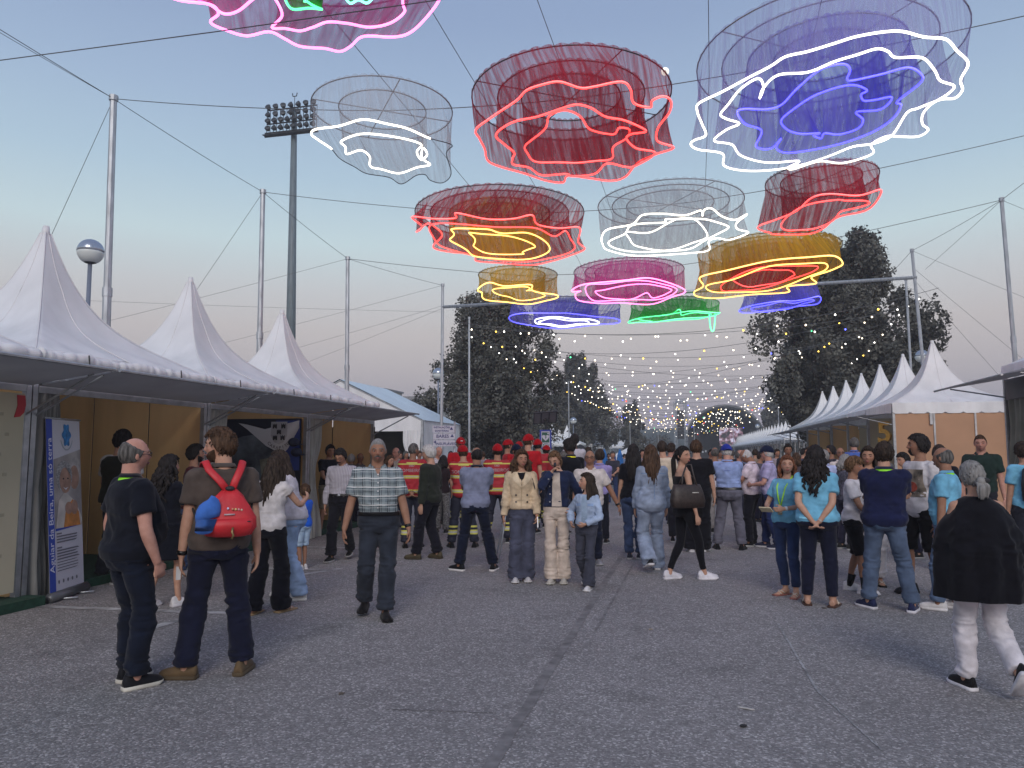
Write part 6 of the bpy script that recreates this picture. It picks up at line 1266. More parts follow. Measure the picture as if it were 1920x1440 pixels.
def finish_people():
    dg = bpy.context.evaluated_depsgraph_get(); dg.update()
    for o, kind, disp, seed, B, S in PEND:
        if o.modifiers:
            me = bpy.data.meshes.new_from_object(o.evaluated_get(dg)); old = o.data; o.modifiers.clear(); ms = list(old.materials); o.data = me; me.materials.clear(); [me.materials.append(m) for m in ms]; bpy.data.meshes.remove(old)
        me = o.data; n = len(me.vertices); co = np.empty(n * 3); me.vertices.foreach_get('co', co); co = co.reshape(-1, 3)
        if disp and n:
            no = np.empty(n * 3, dtype=np.float32); me.vertex_normals.foreach_get('vector', no); no = no.reshape(-1, 3).astype(float); U = co / S
            if kind == 'legs':
                w1 = vnoise(U * np.array([1, 1, 1.6]), 9, seed); zz = U[:, 2]; cr = np.exp(-((zz - .49) / .11) ** 2) + .9 * np.exp(-((zz - .86) / .08) ** 2) + 1.2 * np.exp(-((zz - .14) / .09) ** 2)
                dg_ = U[:, [2]] * np.array([[.9, .7, 0]]); r1_ = 1 - 2.4 * np.abs(vnoise((U + .04 * w1[:, None] + dg_) * np.array([1, 1, .55]), 11, seed + 5)); d = .35 * w1 + .45 * r1_ * (.35 + .65 * np.clip(cr, 0, 1)) + (1 - np.abs(vnoise(U * np.array([1, 1, 3.4]), 8.5, seed + 1)) * 2.2) * cr * .95
            else:
                w1 = vnoise(U * np.array([1, 1, .8]), 8, seed); rid = 1 - 2 * np.abs(vnoise((U + .05 * w1[:, None]) * np.array([1.3, 1.3, 1.0]) + U[:, [2]] * np.array([.6, -.4, .3]), 7.5, seed + 1)); rid2 = 1 - 2 * np.abs(vnoise(U * np.array([.8, .8, 2.6]), 9, seed + 2)); zz = U[:, 2]
                sh_ = vnoise((U + .05 * w1[:, None]) * np.array([1.5, 1.0, .7]) + U[:, [2]] * np.array([-.8, .5, .2]), 12, seed + 6); rid3 = 1 - 2.6 * np.abs(sh_); d = .40 * w1 + .62 * rid * (.5 + .5 * sm_np((1.35 - zz) / .3)) + .75 * rid2 * np.exp(-((zz - 1.05) / .12) ** 2) + .42 * rid3 * np.exp(-((np.abs(U[:, 0]) - .17) / .10) ** 2)
            if kind != 'legs': d = d * (.15 + .85 * sm_np((U[:, 2] - U[:, 2].min() - .01) / .13))
            else: d = d * (.3 + .7 * sm_np((U[:, 2] - U[:, 2].min()) / .05))
            co = co + no * (d * disp * S)[:, None]; me.vertices.foreach_set('co', co.ravel())
        if kind == 'body':
            L = (co / S - np.array(B.HC)) @ np.array(B.HM) / B.hs; tint = np.ones((n, 4)); x, y, z = L[:, 0], L[:, 1], L[:, 2]; hd = (np.abs(x) < .1) & (np.abs(z) < .13) & (y > 0)
            ck = np.exp(-((np.abs(x) - .045) / .022) ** 2 - ((z + .025) / .022) ** 2) * hd; no_ = np.exp(-(x / .018) ** 2 - ((z + .024) / .02) ** 2) * hd; es = np.exp(-((np.abs(x) - .033) / .022) ** 2 - ((z - .002) / .013) ** 2) * hd
            st = (np.exp(-((z + .085) / .035) ** 2) * (y > .0) * (np.abs(z) < .13)) if (B.beard == 'stubble') else 0
            tint[:, 0] *= 1 - .20 * es - .25 * st; tint[:, 1] *= 1 - .12 * ck - .12 * no_ - .32 * es - .28 * st; tint[:, 2] *= 1 - .12 * ck - .10 * no_ - .32 * es - .22 * st
            at = me.attributes.new('tint', 'FLOAT_COLOR', 'POINT'); at.data.foreach_set('color', tint.ravel().astype(np.float32))
        me.polygons.foreach_set('use_smooth', np.ones(len(me.polygons), dtype=bool)); me.update()
def sm_np(t): t = np.clip(t, 0, 1); return t * t * (3 - 2 * t)
# ------------------------------------------------------------------ garments with their own pattern
def zbands(name, base, bands, rough=.8):
    if name in MATS: return MATS[name]
    m, t, b = _nodes(name); N, L = t.nodes, t.links; tcn = N.new('ShaderNodeTexCoord'); s = N.new('ShaderNodeSeparateXYZ'); L.new(tcn.outputs['Object'], s.inputs[0]); mu = N.new('ShaderNodeMath'); mu.operation = 'MULTIPLY'; mu.inputs[1].default_value = .5; L.new(s.outputs['Z'], mu.inputs[0])
    r = N.new('ShaderNodeValToRGB'); r.color_ramp.interpolation = 'CONSTANT'; e = r.color_ramp.elements; e[0].position = 0; e[0].color = rgb(base); e.remove(e[1])
    for z0, z1, c in bands: k = e.new(z0 / 2); k.color = rgb(c); k = e.new(z1 / 2); k.color = rgb(base)
    L.new(mu.outputs[0], r.inputs[0]); L.new(r.outputs[0], b.inputs['Base Color']); b.inputs['Roughness'].default_value = rough; MATS[name] = m; return m
YEL, SIL = (.52, .50, .10), (.46, .46, .40)
FIREJ = zbands('fire_jacket_red', (.34, .014, .024), [(.93, .955, YEL), (.955, .975, SIL), (.975, 1.0, YEL), (1.185, 1.205, YEL), (1.205, 1.22, SIL), (1.22, 1.24, YEL), (1.415, 1.445, YEL)])
FIRET = zbands('fire_trousers', (.012, .014, .03), [(.22, .25, YEL), (.25, .275, SIL), (.275, .30, YEL), (.34, .37, YEL)])
def plaid():
    m, t, b = _nodes('plaid_cloth'); N, L = t.nodes, t.links; tcn = N.new('ShaderNodeTexCoord'); s = N.new('ShaderNodeSeparateXYZ'); n = N.new('ShaderNodeTexNoise'); n.inputs['Scale'].default_value = 7; mv = N.new('ShaderNodeVectorMath'); mv.operation = 'MULTIPLY_ADD'; mv.inputs[1].default_value = (.018, .018, .018)
    L.new(tcn.outputs['Object'], n.inputs['Vector']); L.new(n.outputs['Color'], mv.inputs[0]); L.new(tcn.outputs['Object'], mv.inputs[2]); L.new(mv.outputs[0], s.inputs[0]); last = None
    def line(ax, per, ph, wd, col, f=1.0):
        nonlocal last
        a = N.new('ShaderNodeMath'); a.operation = 'MULTIPLY_ADD'; a.inputs[1].default_value = 1 / per; a.inputs[2].default_value = ph; L.new(s.outputs[ax], a.inputs[0]); fr_ = N.new('ShaderNodeMath'); fr_.operation = 'FRACT'; L.new(a.outputs[0], fr_.inputs[0]); lt_ = N.new('ShaderNodeMath'); lt_.operation = 'LESS_THAN'; lt_.inputs[1].default_value = wd; L.new(fr_.outputs[0], lt_.inputs[0]); mu = N.new('ShaderNodeMath'); mu.operation = 'MULTIPLY'; mu.inputs[1].default_value = f; L.new(lt_.outputs[0], mu.inputs[0])
        mx = N.new('ShaderNodeMix'); mx.data_type = 'RGBA'; mx.inputs[7].default_value = rgb(col); mx.inputs[6].default_value = rgb((.17, .21, .225)) 
        if last is not None: L.new(last, mx.inputs[6])
        L.new(mu.outputs[0], mx.inputs[0]); last = mx.outputs[2]
    line('X', .082, .1, .34, (.11, .14, .16), .7); line('Z', .088, .3, .30, (.27, .31, .32), .7); line('X', .082, .16, .10, (.025, .03, .04), .9); line('X', .082, .38, .07, (.03, .035, .05), .8); line('Z', .088, .36, .12, (.62, .63, .62), .85); line('Z', .088, .62, .05, (.5, .52, .52), .7)
    L.new(last, b.inputs['Base Color']); b.inputs['Roughness'].default_value = .9; return m
PLAID = plaid()
def striped(name, a, b_, per=.012):
    m, t, b = _nodes(name); N, L = t.nodes, t.links; tcn = N.new('ShaderNodeTexCoord'); w_ = N.new('ShaderNodeTexWave'); w_.inputs['Scale'].default_value = 1 / per / 20 * 3.14; w_.inputs['Distortion'].default_value = .4; L.new(tcn.outputs['Object'], w_.inputs['Vector']); mx = N.new('ShaderNodeMix'); mx.data_type = 'RGBA'; mx.inputs[6].default_value = rgb(a); mx.inputs[7].default_value = rgb(b_); L.new(w_.outputs['Fac'], mx.inputs[0]); L.new(mx.outputs[2], b.inputs['Base Color']); b.inputs['Roughness'].default_value = .9; return m
STRIPE = striped('striped_shirt_cloth', (.42, .40, .44), (.24, .23, .27)); DOTS = mat('patterned_cloth', (.5, .48, .5), .9, .9, 28, c2=(.05, .05, .07)); CHECKT = mat('check_trousers', (.12, .12, .12), .9, .7, 40)
def denim(c, n=None): return cloth(c, 'denim_' + c.lstrip('#'), var=.22, vs=7, bump=.35, bs=420)

POST = []
def decal(B, name, mat_, poly=None, txt=None, size=.06, at=(0, 1.3), side=-1, tgt='top', off=.004):
    POST.append((B, name, mat_, poly, txt, size, at if txt else (0, 0), side, off, tgt))
def run_decals():
    trees = {}
    for B, name, m, poly, txt, size, at, side, off, tgt in POST:
        o = getattr(B, tgt); me0 = o.data
        if o.name not in trees: trees[o.name] = BVHTree.FromPolygons([v.co.copy() for v in me0.vertices], [tuple(p.vertices) for p in me0.polygons])
        bv = trees[o.name]; S = B.S
        if txt: me = text_mesh(txt, size, name)
        else:
            q = MB(); xs_ = [p[0] for p in poly]; zs_ = [p[1] for p in poly]; n = 10
            if len(poly) == 4: q.grid([[Vector(poly[0] + (0,)).lerp(Vector(poly[1] + (0,)), j / n).lerp(Vector(poly[3] + (0,)).lerp(Vector(poly[2] + (0,)), j / n), i / n) for j in range(n + 1)] for i in range(n + 1)])
            else:
                c = (sum(xs_) / len(xs_), sum(zs_) / len(zs_)); q.grid([[Vector((c[0] + (p[0] - c[0]) * k / 6, c[1] + (p[1] - c[1]) * k / 6, 0)) for p in list(poly) + [poly[0]]] for k in range(7)])
            me = q.mesh(name, m)
        for v in me.vertices:
            x = v.co.x * (-side if side > 0 else 1) ; x = (v.co.x if side < 0 else -v.co.x) + at[0]; z = v.co.y + at[1]; hit = bv.ray_cast(Vector((x * S, side * 1.0, z * S)), Vector((0, -side, 0)))
            v.co = (hit[0] + Vector((0, side * off, 0))) if hit[0] is not None else Vector((x * S, side * .1, z * S))
        me.materials.clear(); me.materials.append(m); ob = bpy.data.objects.new(name, me); COL.objects.link(ob); ob.parent = o

WALKR = [(.09, -.20, 4, .07), (-.09, .20, -4, 0)]; WALKL = [(.09, .20, 4, 0), (-.09, -.20, -4, .07)]; WIDE = [(.20, .0, 14, 0), (-.20, .0, -14, 0)]; STEP = [(.10, .12, 10, 0), (-.11, -.10, -12, 0)]; NARROW = [(.075, .03, 6, 0), (-.075, -.01, -6, 0)]
P = make_person
TEAL = '#6ba7c4'; FF_G = 'firefighters in red jackets and caps'

# ================================================================== left side
A1 = P('stout balding person in navy polo with lime lanyard and glasses, hand in pocket', 232, 1288, 818, 118, w=1.24, belly=.085, tone='pink', hair='bald', hc='greydark', arms=('pocket', 'pocket'), feet=[(.10, .03, 6, 0), (-.12, .10, -10, 0)], top=('#12151f', 'polo', dict(flare=.03, cuff=.03)), bot=(denim('#111726'), 'jeans'), shoes='#15161c', sole='#b5b2a8', q=0, extra=('glasses',) and (('glasses',), ('clanyard',)))
A2 = P('bearded person in brown polo seen from behind wearing a red backpack', 405, 1268, 800, 184, w=1.13, belly=.03, tone='fair', hair='short', hc='brown', head=(-68, 4, 0), arms=(('hang'), ('hang')), feet=[(.17, .0, 25, 0), (-.20, .03, -62, 0)], top=('#4b423d', 'polo', dict(flare=.035, cuff=.028, wr=.01)), bot=(cloth('#14172a'), 'trousers'), shoes='#5a4a36', sole='#4a3f30', q=0, beard='full', extra=(('watch', 1, '#0c0c0d', .036),))
A3 = P('dark haired person in olive vest over a white t shirt by the counter', 213, 1092, 805, 140, hair='short', hc='black', tone='fair', top=('#b9b6b4', 'tee'), bot=('#20222a', 'jeans'), q=1, w=1.08, arms=('hold', 'hold'))
q_ = MB(); A3.torso_rings(q_, .92, 1.455, .034, .01); A3.pend(q_, 'vest', cloth('#24261f'), .015, 'cloth', disp=.006)
A4 = P('person in a short black dress with long black curls, phone raised', 306, 1138, 852, 130, sex='f', hair='curlylong', hc='black', tone='fair', arms=('chest', 'phone'), feet=STEP, top=('#10121c', 'dress', dict(hem=.56, sleeve=.75)), bot=(None, None), shoes='#c8c6c8', sole='#bfbcc0', q=1)
A5 = P('bearded person in maroon t shirt and jeans, in profile by the wood panel', 352, 1083, 832, 82, hair='short', hc='black', tone='mid', beard='short', arms=('phone', 'hold'), top=('#40191f', 'tee'), bot=(denim('#3c4c6c'), 'jeans'), shoes='#8a8a90', q=1, feet=STEP)
A6 = P('dark haired person in white top and wide black trousers greeting a friend', 500, 1150, 850, 142, sex='f', hair='long', hc='dark', tone='fair', lean=.10, arms=('reach', 'reach'), feet=STEP, top=('#bdb8b8', 'tee', dict(sleeve=.30, hem=.90)), bot=('#0e0f18', 'wide', dict(waist=1.06)), shoes='sandal', sole='#a08868', q=1)
A7 = P('person in loose white blouse and flared pale jeans leaning in for a hug', 549, 1122, 838, -104, sex='f', hair='long', hc='dark', tone='fair', lean=.30, arms=('reach', 'chest'), feet=STEP, top=('#bdb9c0', 'blouse', dict(hem=.93, flare=.03)), bot=(denim('#90a6c6'), 'flared'), shoes='#c4c2c0', sole='#c4c2c0', q=1)
A8 = P('small child in blue t shirt and denim shorts by the white curtain', 567, 1068, 911, -140, hair='short', hc='brown', tone='tan', arms=('clasp', 'clasp'), feet=NARROW, top=('#1f5cc8', 'tee', dict(hem=.88)), bot=(denim('#9fb6cc'), 'shorts', dict(len=.98)), shoes='#c9c7c7', sole='#c9c7c7', q=1)
P('young person in dark t shirt and khaki shorts beside the tied curtain', 614, 1000, 833, 30, hair='short', hc='black', arms=('clasp', 'clasp'), tone='mid', top=('#1a1e28', 'tee'), bot=('#7c7666', 'shorts', dict(len=.98)), shoes='#808084', q=1)
P('moustached person in striped grey shirt and glasses looking down', 638, 1050, 835, -18, hair='short', hc='black', head=(8, 28, 0), arms=('hang', 'swingf'), feet=WALKL, tone='mid', top=(STRIPE, 'shirt', dict(tuck=True)), bot=('#16161d', 'trousers'), shoes='#101012', q=1, beard='moustache', w=1.08, extra=(('glasses',), ('belt',)))
A11 = P('older person in grey plaid shirt with a moustache walking toward the camera', 703, 1155, 818, 3, w=1.14, belly=.045, tone='tan', hair='buzz', hc='grey', head=(3, 4, 0), arms=(((.30, .08, .82), (.4, -1, 0), .5), ((.30, .12, .80), (.4, -1, 0), .45)), feet=[(.10, -.12, 12, .05), (-.09, .17, -6, 0)], top=(PLAID, 'shirt', dict(sleeve=.72, tuck=True, cuff=.024)), bot=('#2b303a', 'trousers'), shoes='#161416', sole='#161416', q=0, beard='moustache', extra=(('watch', 1), ('belt',)))
P('white haired person behind the plaid shirted one, head only in view', 656, 985, 851, 150, hair='short', hc='white', top=('#8a8488', 'shirt'), q=2)
P('bald tanned person just left of the plaid shirted one', 673, 985, 848, 20, hair='bald', hc='grey', tone='tan', top=('#6a6466', 'shirt'), q=2)
P('bald person in pale shirt left of the grey cropped firefighter', 742, 990, 838, -20, hair='bald', hc='greydark', tone='pink', top=('#a89e98', 'shirt'), q=2)
P('short haired person with brown curls behind the plaid shoulder', 728, 1005, 853, 60, sex='f', hair='bob', hc='brown', tone='fair', top=('#b09a8e', 'tee'), bot=('#5a5448', 'jeans'), q=2)
P('dark haired person in the shade of the marquee opening', 748, 965, 846, 10, hair='short', hc='dark', top=('#5a2a2c', 'tee'), q=2)
P('person with dark fringe under the marquee, farthest left of the crowd', 714, 965, 850, 10, sex='f', hair='bob', hc='dark', top=('#4a3438', 'tee'), q=2)
B1 = P('bareheaded firefighter with cropped grey hair, hands behind the back', 772, 1026, 830, 172, hair='buzz', hc='greydark', tone='tan', head=(38, 0, 0), arms=('back', 'back'), top=(FIREJ, 'firejacket'), bot=(FIRET, 'trousers'), shoes='#101010', sole='#101010', q=1, group=FF_G, w=1.05)
B2 = P('white haired old person in dark green cardigan, in profile facing left', 806, 1048, 832, -118, hair='short', hc='white', tone='fair', head=(-8, 8, 0), arms=('hang', 'hang'), feet=[(.10, -.08, 14, 0), (-.12, .18, -8, 0)], top=('#262a24', 'cardigan', dict(hem=.88)), bot=('#15151f', 'trousers'), shoes='#4a4334', sole='#3a3428', q=1, w=1.06, belly=.03)
B3 = P('firefighter in red cap with back to the camera, left of the grey polo', 868, 1026, 834, 182, hair='short', hc='brown', tone='fair', arms=('fold', 'fold'), top=(FIREJ, 'firejacket'), bot=(FIRET, 'trousers'), shoes='#0e0e10', sole='#0e0e10', q=1, group=FF_G, extra=(('cap', '#9c141d'),), feet=WIDE)
P('red capped firefighter facing the camera behind another, right of the direction sign', 862, 990, 820, 10, hair='short', hc='dark', tone='mid', head=(0, 8, 0), top=('#a81822', 'tee'), bot=(FIRET, 'trousers'), q=1, group=FF_G, extra=(('cap', '#9c141d', False, '#c8c4c4'),), w=1.08)
B4 = P('person in grey polo with dark collar and a bald patch, seen from behind', 893, 1070, 836, 181, hair='bald', hc='black', tone='tan', w=1.13, arms=('fold', 'fold'), feet=[(.24, -.01, 18, 0), (-.24, .0, -52, 0)], top=('#757b92', 'polo', dict(collar='#15182a', cuff=.03, flare=.025)), bot=(denim('#12182a'), 'jeans'), shoes='#101116', sole='#c6c4c4', q=0)
B5 = P('red capped firefighter partly hidden right of the grey polo', 932, 1018, 832, 178, hair='short', hc='dark', tone='mid', top=(FIREJ, 'firejacket'), bot=(FIRET, 'trousers'), shoes='#0e0e10', q=1, group=FF_G, extra=(('cap', '#9c141d'),), w=1.08, arms=('fold', 'fold'), feet=WIDE)
P('red capped firefighter looking right, second from the left of the back row', 953, 985, 824, 110, hair='short', hc='dark', tone='mid', top=('#a81822', 'tee'), bot=(FIRET, 'trousers'), q=2, group=FF_G, extra=(('cap', '#9c141d'),))
P('red capped firefighter deep in the back row', 971, 968, 828, 140, hair='short', hc='dark', tone='mid', top=('#a81822', 'tee'), bot=(FIRET, 'trousers'), q=2, group=FF_G, extra=(('cap', '#9c141d'),))
P('person in navy cap among the red caps', 972, 1012, 832, -150, hair='short', hc='dark', tone='mid', top=('#7a1a22', 'tee'), bot=(FIRET, 'trousers'), q=2, extra=(('cap', '#141a30'),), arms=('phone', 'hold'))
P('tallest red capped firefighter in plain red t shirt', 990, 1000, 814, 175, hair='short', hc='brown', tone='fair', head=(35, 0, 0), top=('#a81822', 'tee', dict(wr=.006)), bot=(FIRET, 'trousers'), shoes='#0e0e10', q=1, group=FF_G, extra=(('cap', '#9c141d'),), w=1.06)
P('red capped firefighter with a yellow band across the shoulders, below the defibrillator sign', 1009, 990, 823, 172, hair='short', hc='black', tone='mid', top=(FIREJ, 'firejacket'), bot=(FIRET, 'trousers'), q=2, group=FF_G, extra=(('cap', '#9c141d'),))
P('red capped firefighter half hidden behind the denim jacketed girl', 1024, 975, 835, 150, hair='short', hc='black', tone='mid', top=('#a81822', 'tee'), bot=(FIRET, 'trousers'), q=2, group=FF_G, extra=(('cap', '#9c141d', True),))
P('white shirted bald person facing the camera below the direction sign', 818, 985, 836, 25, hair='bald', hc='white', tone='pink', top=('#b8b6bc', 'shirt'), bot=('#2a2a30', 'trousers'), q=2)
P('dark haired person in patterned trousers between the cardigan and the firefighter', 828, 1000, 853, 160, sex='f', hair='bob', hc='black', tone='mid', top=('#2a2024', 'tee'), bot=(CHECKT, 'trousers'), q=2)
P('firefighter sleeve with yellow bands cut off at the left edge', -21, 1108, 815, 95, hair='short', hc='dark', top=(FIREJ, 'firejacket'), bot=(FIRET, 'trousers'), q=1, group=FF_G)

# ================================================================== centre
C1 = P('girl in cream double breasted jacket with long wavy brown hair', 977, 1090, 843, 4, sex='f', hair='curlylong', hc='brown', tone='mid', head=(-14, 2, 0), arms=('hang', ((.20, .17, .88), (.7, -1, 0), .7)), feet=NARROW, top=('#c2ae92', 'jacket', dict(hem=.97, flare=.03, sleeve=1.9)), bot=(denim('#454859'), 'wide'), shoes='#b4b2b4', sole='#c0bebe', q=0)
C2 = P('girl in navy denim jacket and beige trousers with a hand at her mouth', 1046, 1093, 841, -6, sex='f', hair='ponylow', hc='lightbrown', tone='fair', head=(14, 24, 4), arms=('mouth', ((.22, .14, .98), (.8, -.6, -.4), .8)), feet=NARROW, top=(denim('#1f2844'), 'jacket', dict(hem=1.0, flare=.03)), bot=('#bcae a2'.replace(' ', ''), 'flared', dict(waist=1.05)), shoes='#aaa69e', sole='#b4b0a8', q=0)
C3 = P('small girl in pale denim jacket with long dark hair, looking up to the left', 1103, 1102, 888, -22, sex='f', hair='long', hc='dark', tone='fair', head=(52, -6, 0), arms=(((.22, .10, 1.02), (.8, -.8, 0), .6), ((.06, .20, 1.02), (.9, -.2, -.4), .6)), feet=WALKR, top=(denim('#9aabc4'), 'jacket', dict(hem=1.0, flare=.02)), bot=('#3a3c48', 'flared'), shoes='#b9b7b8', sole='#c4c2c2', q=0, bust=.3)
C4 = P('bald person with dark glasses in a white polo, behind the small girl', 1108, 1060, 843, 2, hair='bald', hc='greydark', tone='tan', w=1.15, belly=.04, head=(6, -4, 0), arms=('hang', 'away'), feet=STEP, top=('#c6beba', 'polo'), bot=(denim('#171d30'), 'jeans'), shoes='#8b8b93', q=1, extra=(('glasses',), ('watch', 1)))
C5 = P('person in black polo with a yellow lanyard turned away', 1072, 1030, 822, 205, hair='short', hc='black', tone='dark', head=(-25, 6, 0), top=('#0f1018', 'polo'), bot=('#14161f', 'jeans'), shoes='#101012', q=1, extra=(('clanyard', '#d8cf2e'),), arms=('phone', 'hold'))
P('tall dark haired person behind the black polo', 1077, 985, 813, 170, hair='short', hc='black', tone='dark', top=('#b4b2ba', 'tee'), q=2)
P('dark haired person in lilac shirt, back turned, behind the glasses wearer', 1126, 1020, 842, 176, hair='short', hc='dark', tone='fair', top=('#8f86b8', 'shirt'), bot=('#1b1d28', 'jeans'), q=2, arms=('fold', 'fold'))
P('pale shirted person left of the black polo', 1056, 1000, 846, 120, hair='short', hc='greydark', tone='fair', top=('#aeb0c0', 'shirt'), q=2)
P('small child in black standing alone far down the street', 1161, 925, 877, 10, hair='short', hc='black', top=('#15151c', 'blouse'), bot=('#101018', 'jeans'), q=2, arms=('clasp', 'away'), sex='f')
P('bob haired head right of the lilac shirt', 1104, 985, 838, 180, hair='short', hc='dark', top=('#55506a', 'tee'), q=2)
D1 = P('person in black t shirt and blue jeans with straight black hair to the waist', 1190, 1048, 832, 172, sex='f', hair='long', hc='black', tone='fair', arms=('hangfront', 'hang'), feet=NARROW, top=('#0f0f16', 'tee'), bot=(denim('#3c4a68'), 'jeans', dict(waist=1.07)), shoes='#2a2c38', q=1)
D2 = P('person in denim shirt and pale jeans walking away with long brown hair', 1226, 1072, 829, 192, sex='f', hair='long', hc='brown', tone='fair', arms=('hangfront', 'hangfront'), feet=[(.09, .22, 4, 0), (-.10, -.18, -8, .10)], top=(denim('#8793a8'), 'blouse', dict(hem=.84, flare=.03)), bot=(denim('#8794aa'), 'wide'), shoes='#14151c', sole='#c4c2c4', q=1)
D3 = P('person in black leggings and strappy top looking back over a big brown bag', 1284, 1086, 830, 118, sex='f', hair='pony', hc='black', tone='fair', head=(62, 4, 4), arms=(((.27, .05, .84), (.6, -1, 0), .5), 'hangfront'), feet=[(.08, .24, 6, 0), (-.07, -.18, -6, .0)], top=('#0f0f15', 'tank'), bot=('#0e0e15', 'leggings', dict(waist=1.07)), shoes='#c8c6cc', sole='#cfcdd2', q=0, extra=('laces',))
D4 = P('large person in black t shirt and black trousers behind the brown bag', 1310, 1034, 825, 176, hair='short', hc='brown', tone='fair', w=1.18, top=('#101016', 'tee', dict(flare=.03)), bot=('#0f0f16', 'wide'), shoes='#c0bec2', sole='#c4c2c4', q=1, belly=.03)
D5 = P('older person in blue cap and pale blue shirt seen from behind', 1368, 1030, 832, 178, hair='short', hc='white', tone='pink', w=1.17, belly=.03, arms=('fold', 'fold'), feet=WIDE, top=('#8a9cc8', 'shirt', dict(sleeve=.72, tuck=True)), bot=('#5e5d69', 'trousers'), shoes='#121216', sole='#121216', q=1, extra=(('cap', '#26348a', True), ('belt',)))
D6 = P('bald person in pinkish white polo bent over a phone', 1412, 1024, 838, -104, hair='bald', hc='white', tone='tan', w=1.17, belly=.04, head=(0, 36, 0), arms=('phone', 'phone'), top=('#cfc2cc', 'polo'), bot=('#14141d', 'trousers'), shoes='#141418', q=1, extra=(('watch', 0),))
D7 = P('white haired person in navy cap and lilac shirt, facing left', 1448, 1028, 835, -96, hair='short', hc='white', tone='pink', w=1.1, belly=.03, arms=('hold', 'hold'), feet=STEP, top=('#a29cc0', 'shirt', dict(sleeve=.72)), bot=(denim('#1e2a52'), 'jeans'), shoes='#23263a', sole='#b4b2b6', q=1, extra=(('cap', '#1a2138'), ('glasses',)))
P('bald person with glasses peeking between the blue shirt and the white polo', 1389, 1000, 842, 70, hair='bald', hc='greydark', tone='pink', top=('#3a3440', 'shirt'), q=2, extra=(('glasses',),))
P('balding person in white t shirt left of the blue cap', 1343, 1000, 838, 185, hair='bald', hc='greydark', tone='tan', top=('#b0aeb4', 'tee'), bot=('#8a8684', 'jeans'), q=2)
P('dark haired person in cream t shirt behind the denim shirt', 1246, 1015, 826, 182, hair='short', hc='dark', tone='fair', top=('#c2b4a0', 'tee'), bot=('#22222a', 'jeans'), shoes='#1a1a1e', q=2)
P('flushed short haired person left of the black ponytail', 1259, 985, 831, 150, hair='short', hc='dark', tone='pink', top=('#54505c', 'tee'), q=2)

# ================================================================== right side
E1 = P('red haired person in turquoise t shirt with a lanyard, holding a pale phone', 1483, 1116, 853, -30, sex='f', hair='bob', hc='auburn', tone='fair', head=(-34, -2, 0), arms=('hold', 'hold'), feet=[(.07, .0, 10, 0), (-.10, .05, -20, 0)], top=(TEAL, 'tee'), bot=(denim('#222f50'), 'slim'), shoes='flipflop', sole='#8a5a52', q=0, w=1.05, extra=(('lanyard', '#a5e23a'), ('watch', 1, '#d0d0d4', .028)))
E2 = P('black curly haired person in turquoise t shirt with hands clasped behind', 1538, 1136, 836, 174, sex='f', hair='curlylong', hc='black', tone='fair', w=1.27, head=(14, 0, 0), arms=('back', 'back'), feet=[(.13, .0, 10, 0), (-.13, .0, -14, 0)], top=(TEAL, 'tee', dict(hem=.91, flare=.02, cuff=.022)), bot=('#14172a', 'slim'), shoes='sandal', sole='#4a342c', q=0, extra=(('watch', 0, '#c8c6c0', .026),))
E3 = P('teenage boy in white t shirt and black shorts with a brown fringe', 1606, 1110, 855, 78, hair='fringe', hc='lightbrown', tone='tan', arms=('clasp', 'clasp'), feet=STEP, top=('#c4c0c4', 'tee', dict(hem=.86)), bot=('#101016', 'shorts', dict(len=1.0)), shoes='#c6c4c8', sole='#c6c4c8', q=0)
for i in (0, 1):
    a_ = E3.ank[i]; k_ = E3.knee[i]; d_ = (k_ - a_).normalized(); q_ = MB(); q_.tube([a_ - d_ * .03, a_ + d_ * .04, a_ + d_ * .13], [.043, .042, .050], 12); E3.plain(q_, 'sock', cloth('#15151a'))
P('smiling person in dark dress top and white trousers with long dark hair', 1638, 1096, 836, 4, sex='f', hair='long', hc='dark', tone='mid', arms=('clasp', 'clasp'), feet=NARROW, top=('#1a1a28', 'tank'), bot=('#c2bec2', 'trousers'), shoes='sandal', sole='#15110f', q=1)
E5 = P('broad person in navy polo and faded jeans with a lime lanyard, from behind', 1670, 1144, 827, 179, hair='short', hc='dark', tone='fair', w=1.2, arms=('fold', 'fold'), feet=[(.20, .0, 10, 0), (-.20, .02, -45, 0)], top=('#181d3c', 'polo', dict(flare=.035, hem=.87, cuff=.03)), bot=(denim('#4a586f'), 'jeans'), shoes='#1d2344', sole='#c4c2c8', q=0, extra=(('clanyard',), 'laces'))
E6 = P('tall bearded person in white t shirt printed with a dark picture', 1738, 1114, 813, -44, hair='short', hc='black', tone='tan', beard='goatee', head=(34, -2, 0), arms=('hang', 'hang'), feet=STEP, top=('#c0bcbe', 'tee', dict(hem=.83, flare=.02)), bot=('#101014', 'shorts', dict(len=1.02)), shoes='#16171c', sole='#16171c', q=0)
E7 = P('older person in turquoise polo and jeans, in profile facing left', 1788, 1144, 836, -104, hair='bald', hc='greydark', tone='tan', w=1.15, belly=.04, arms=('hangfront', 'hang'), feet=[(.10, .0, 8, 0), (-.11, .12, -8, 0)], top=(TEAL, 'polo'), bot=(denim('#5f7391'), 'jeans'), shoes='#c4c2c2', sole='#c8c6c6', q=0, extra=(('clanyard',),))
E8 = P('grey haired old person in black poncho and white trousers walking away', 1852, 1300, 860, 208, sex='f', hair='ponylow', hc='grey', tone='fair', w=1.18, arms=('hangfront', 'hangfront'), feet=[(.10, -.24, 6, .14), (-.09, .12, -10, 0)], top=('#0d0d14', 'poncho', dict(wr=.016)), bot=('#cac6cc', 'jeans'), shoes='#121216', sole='#c9c7cb', q=0, lean=.05)
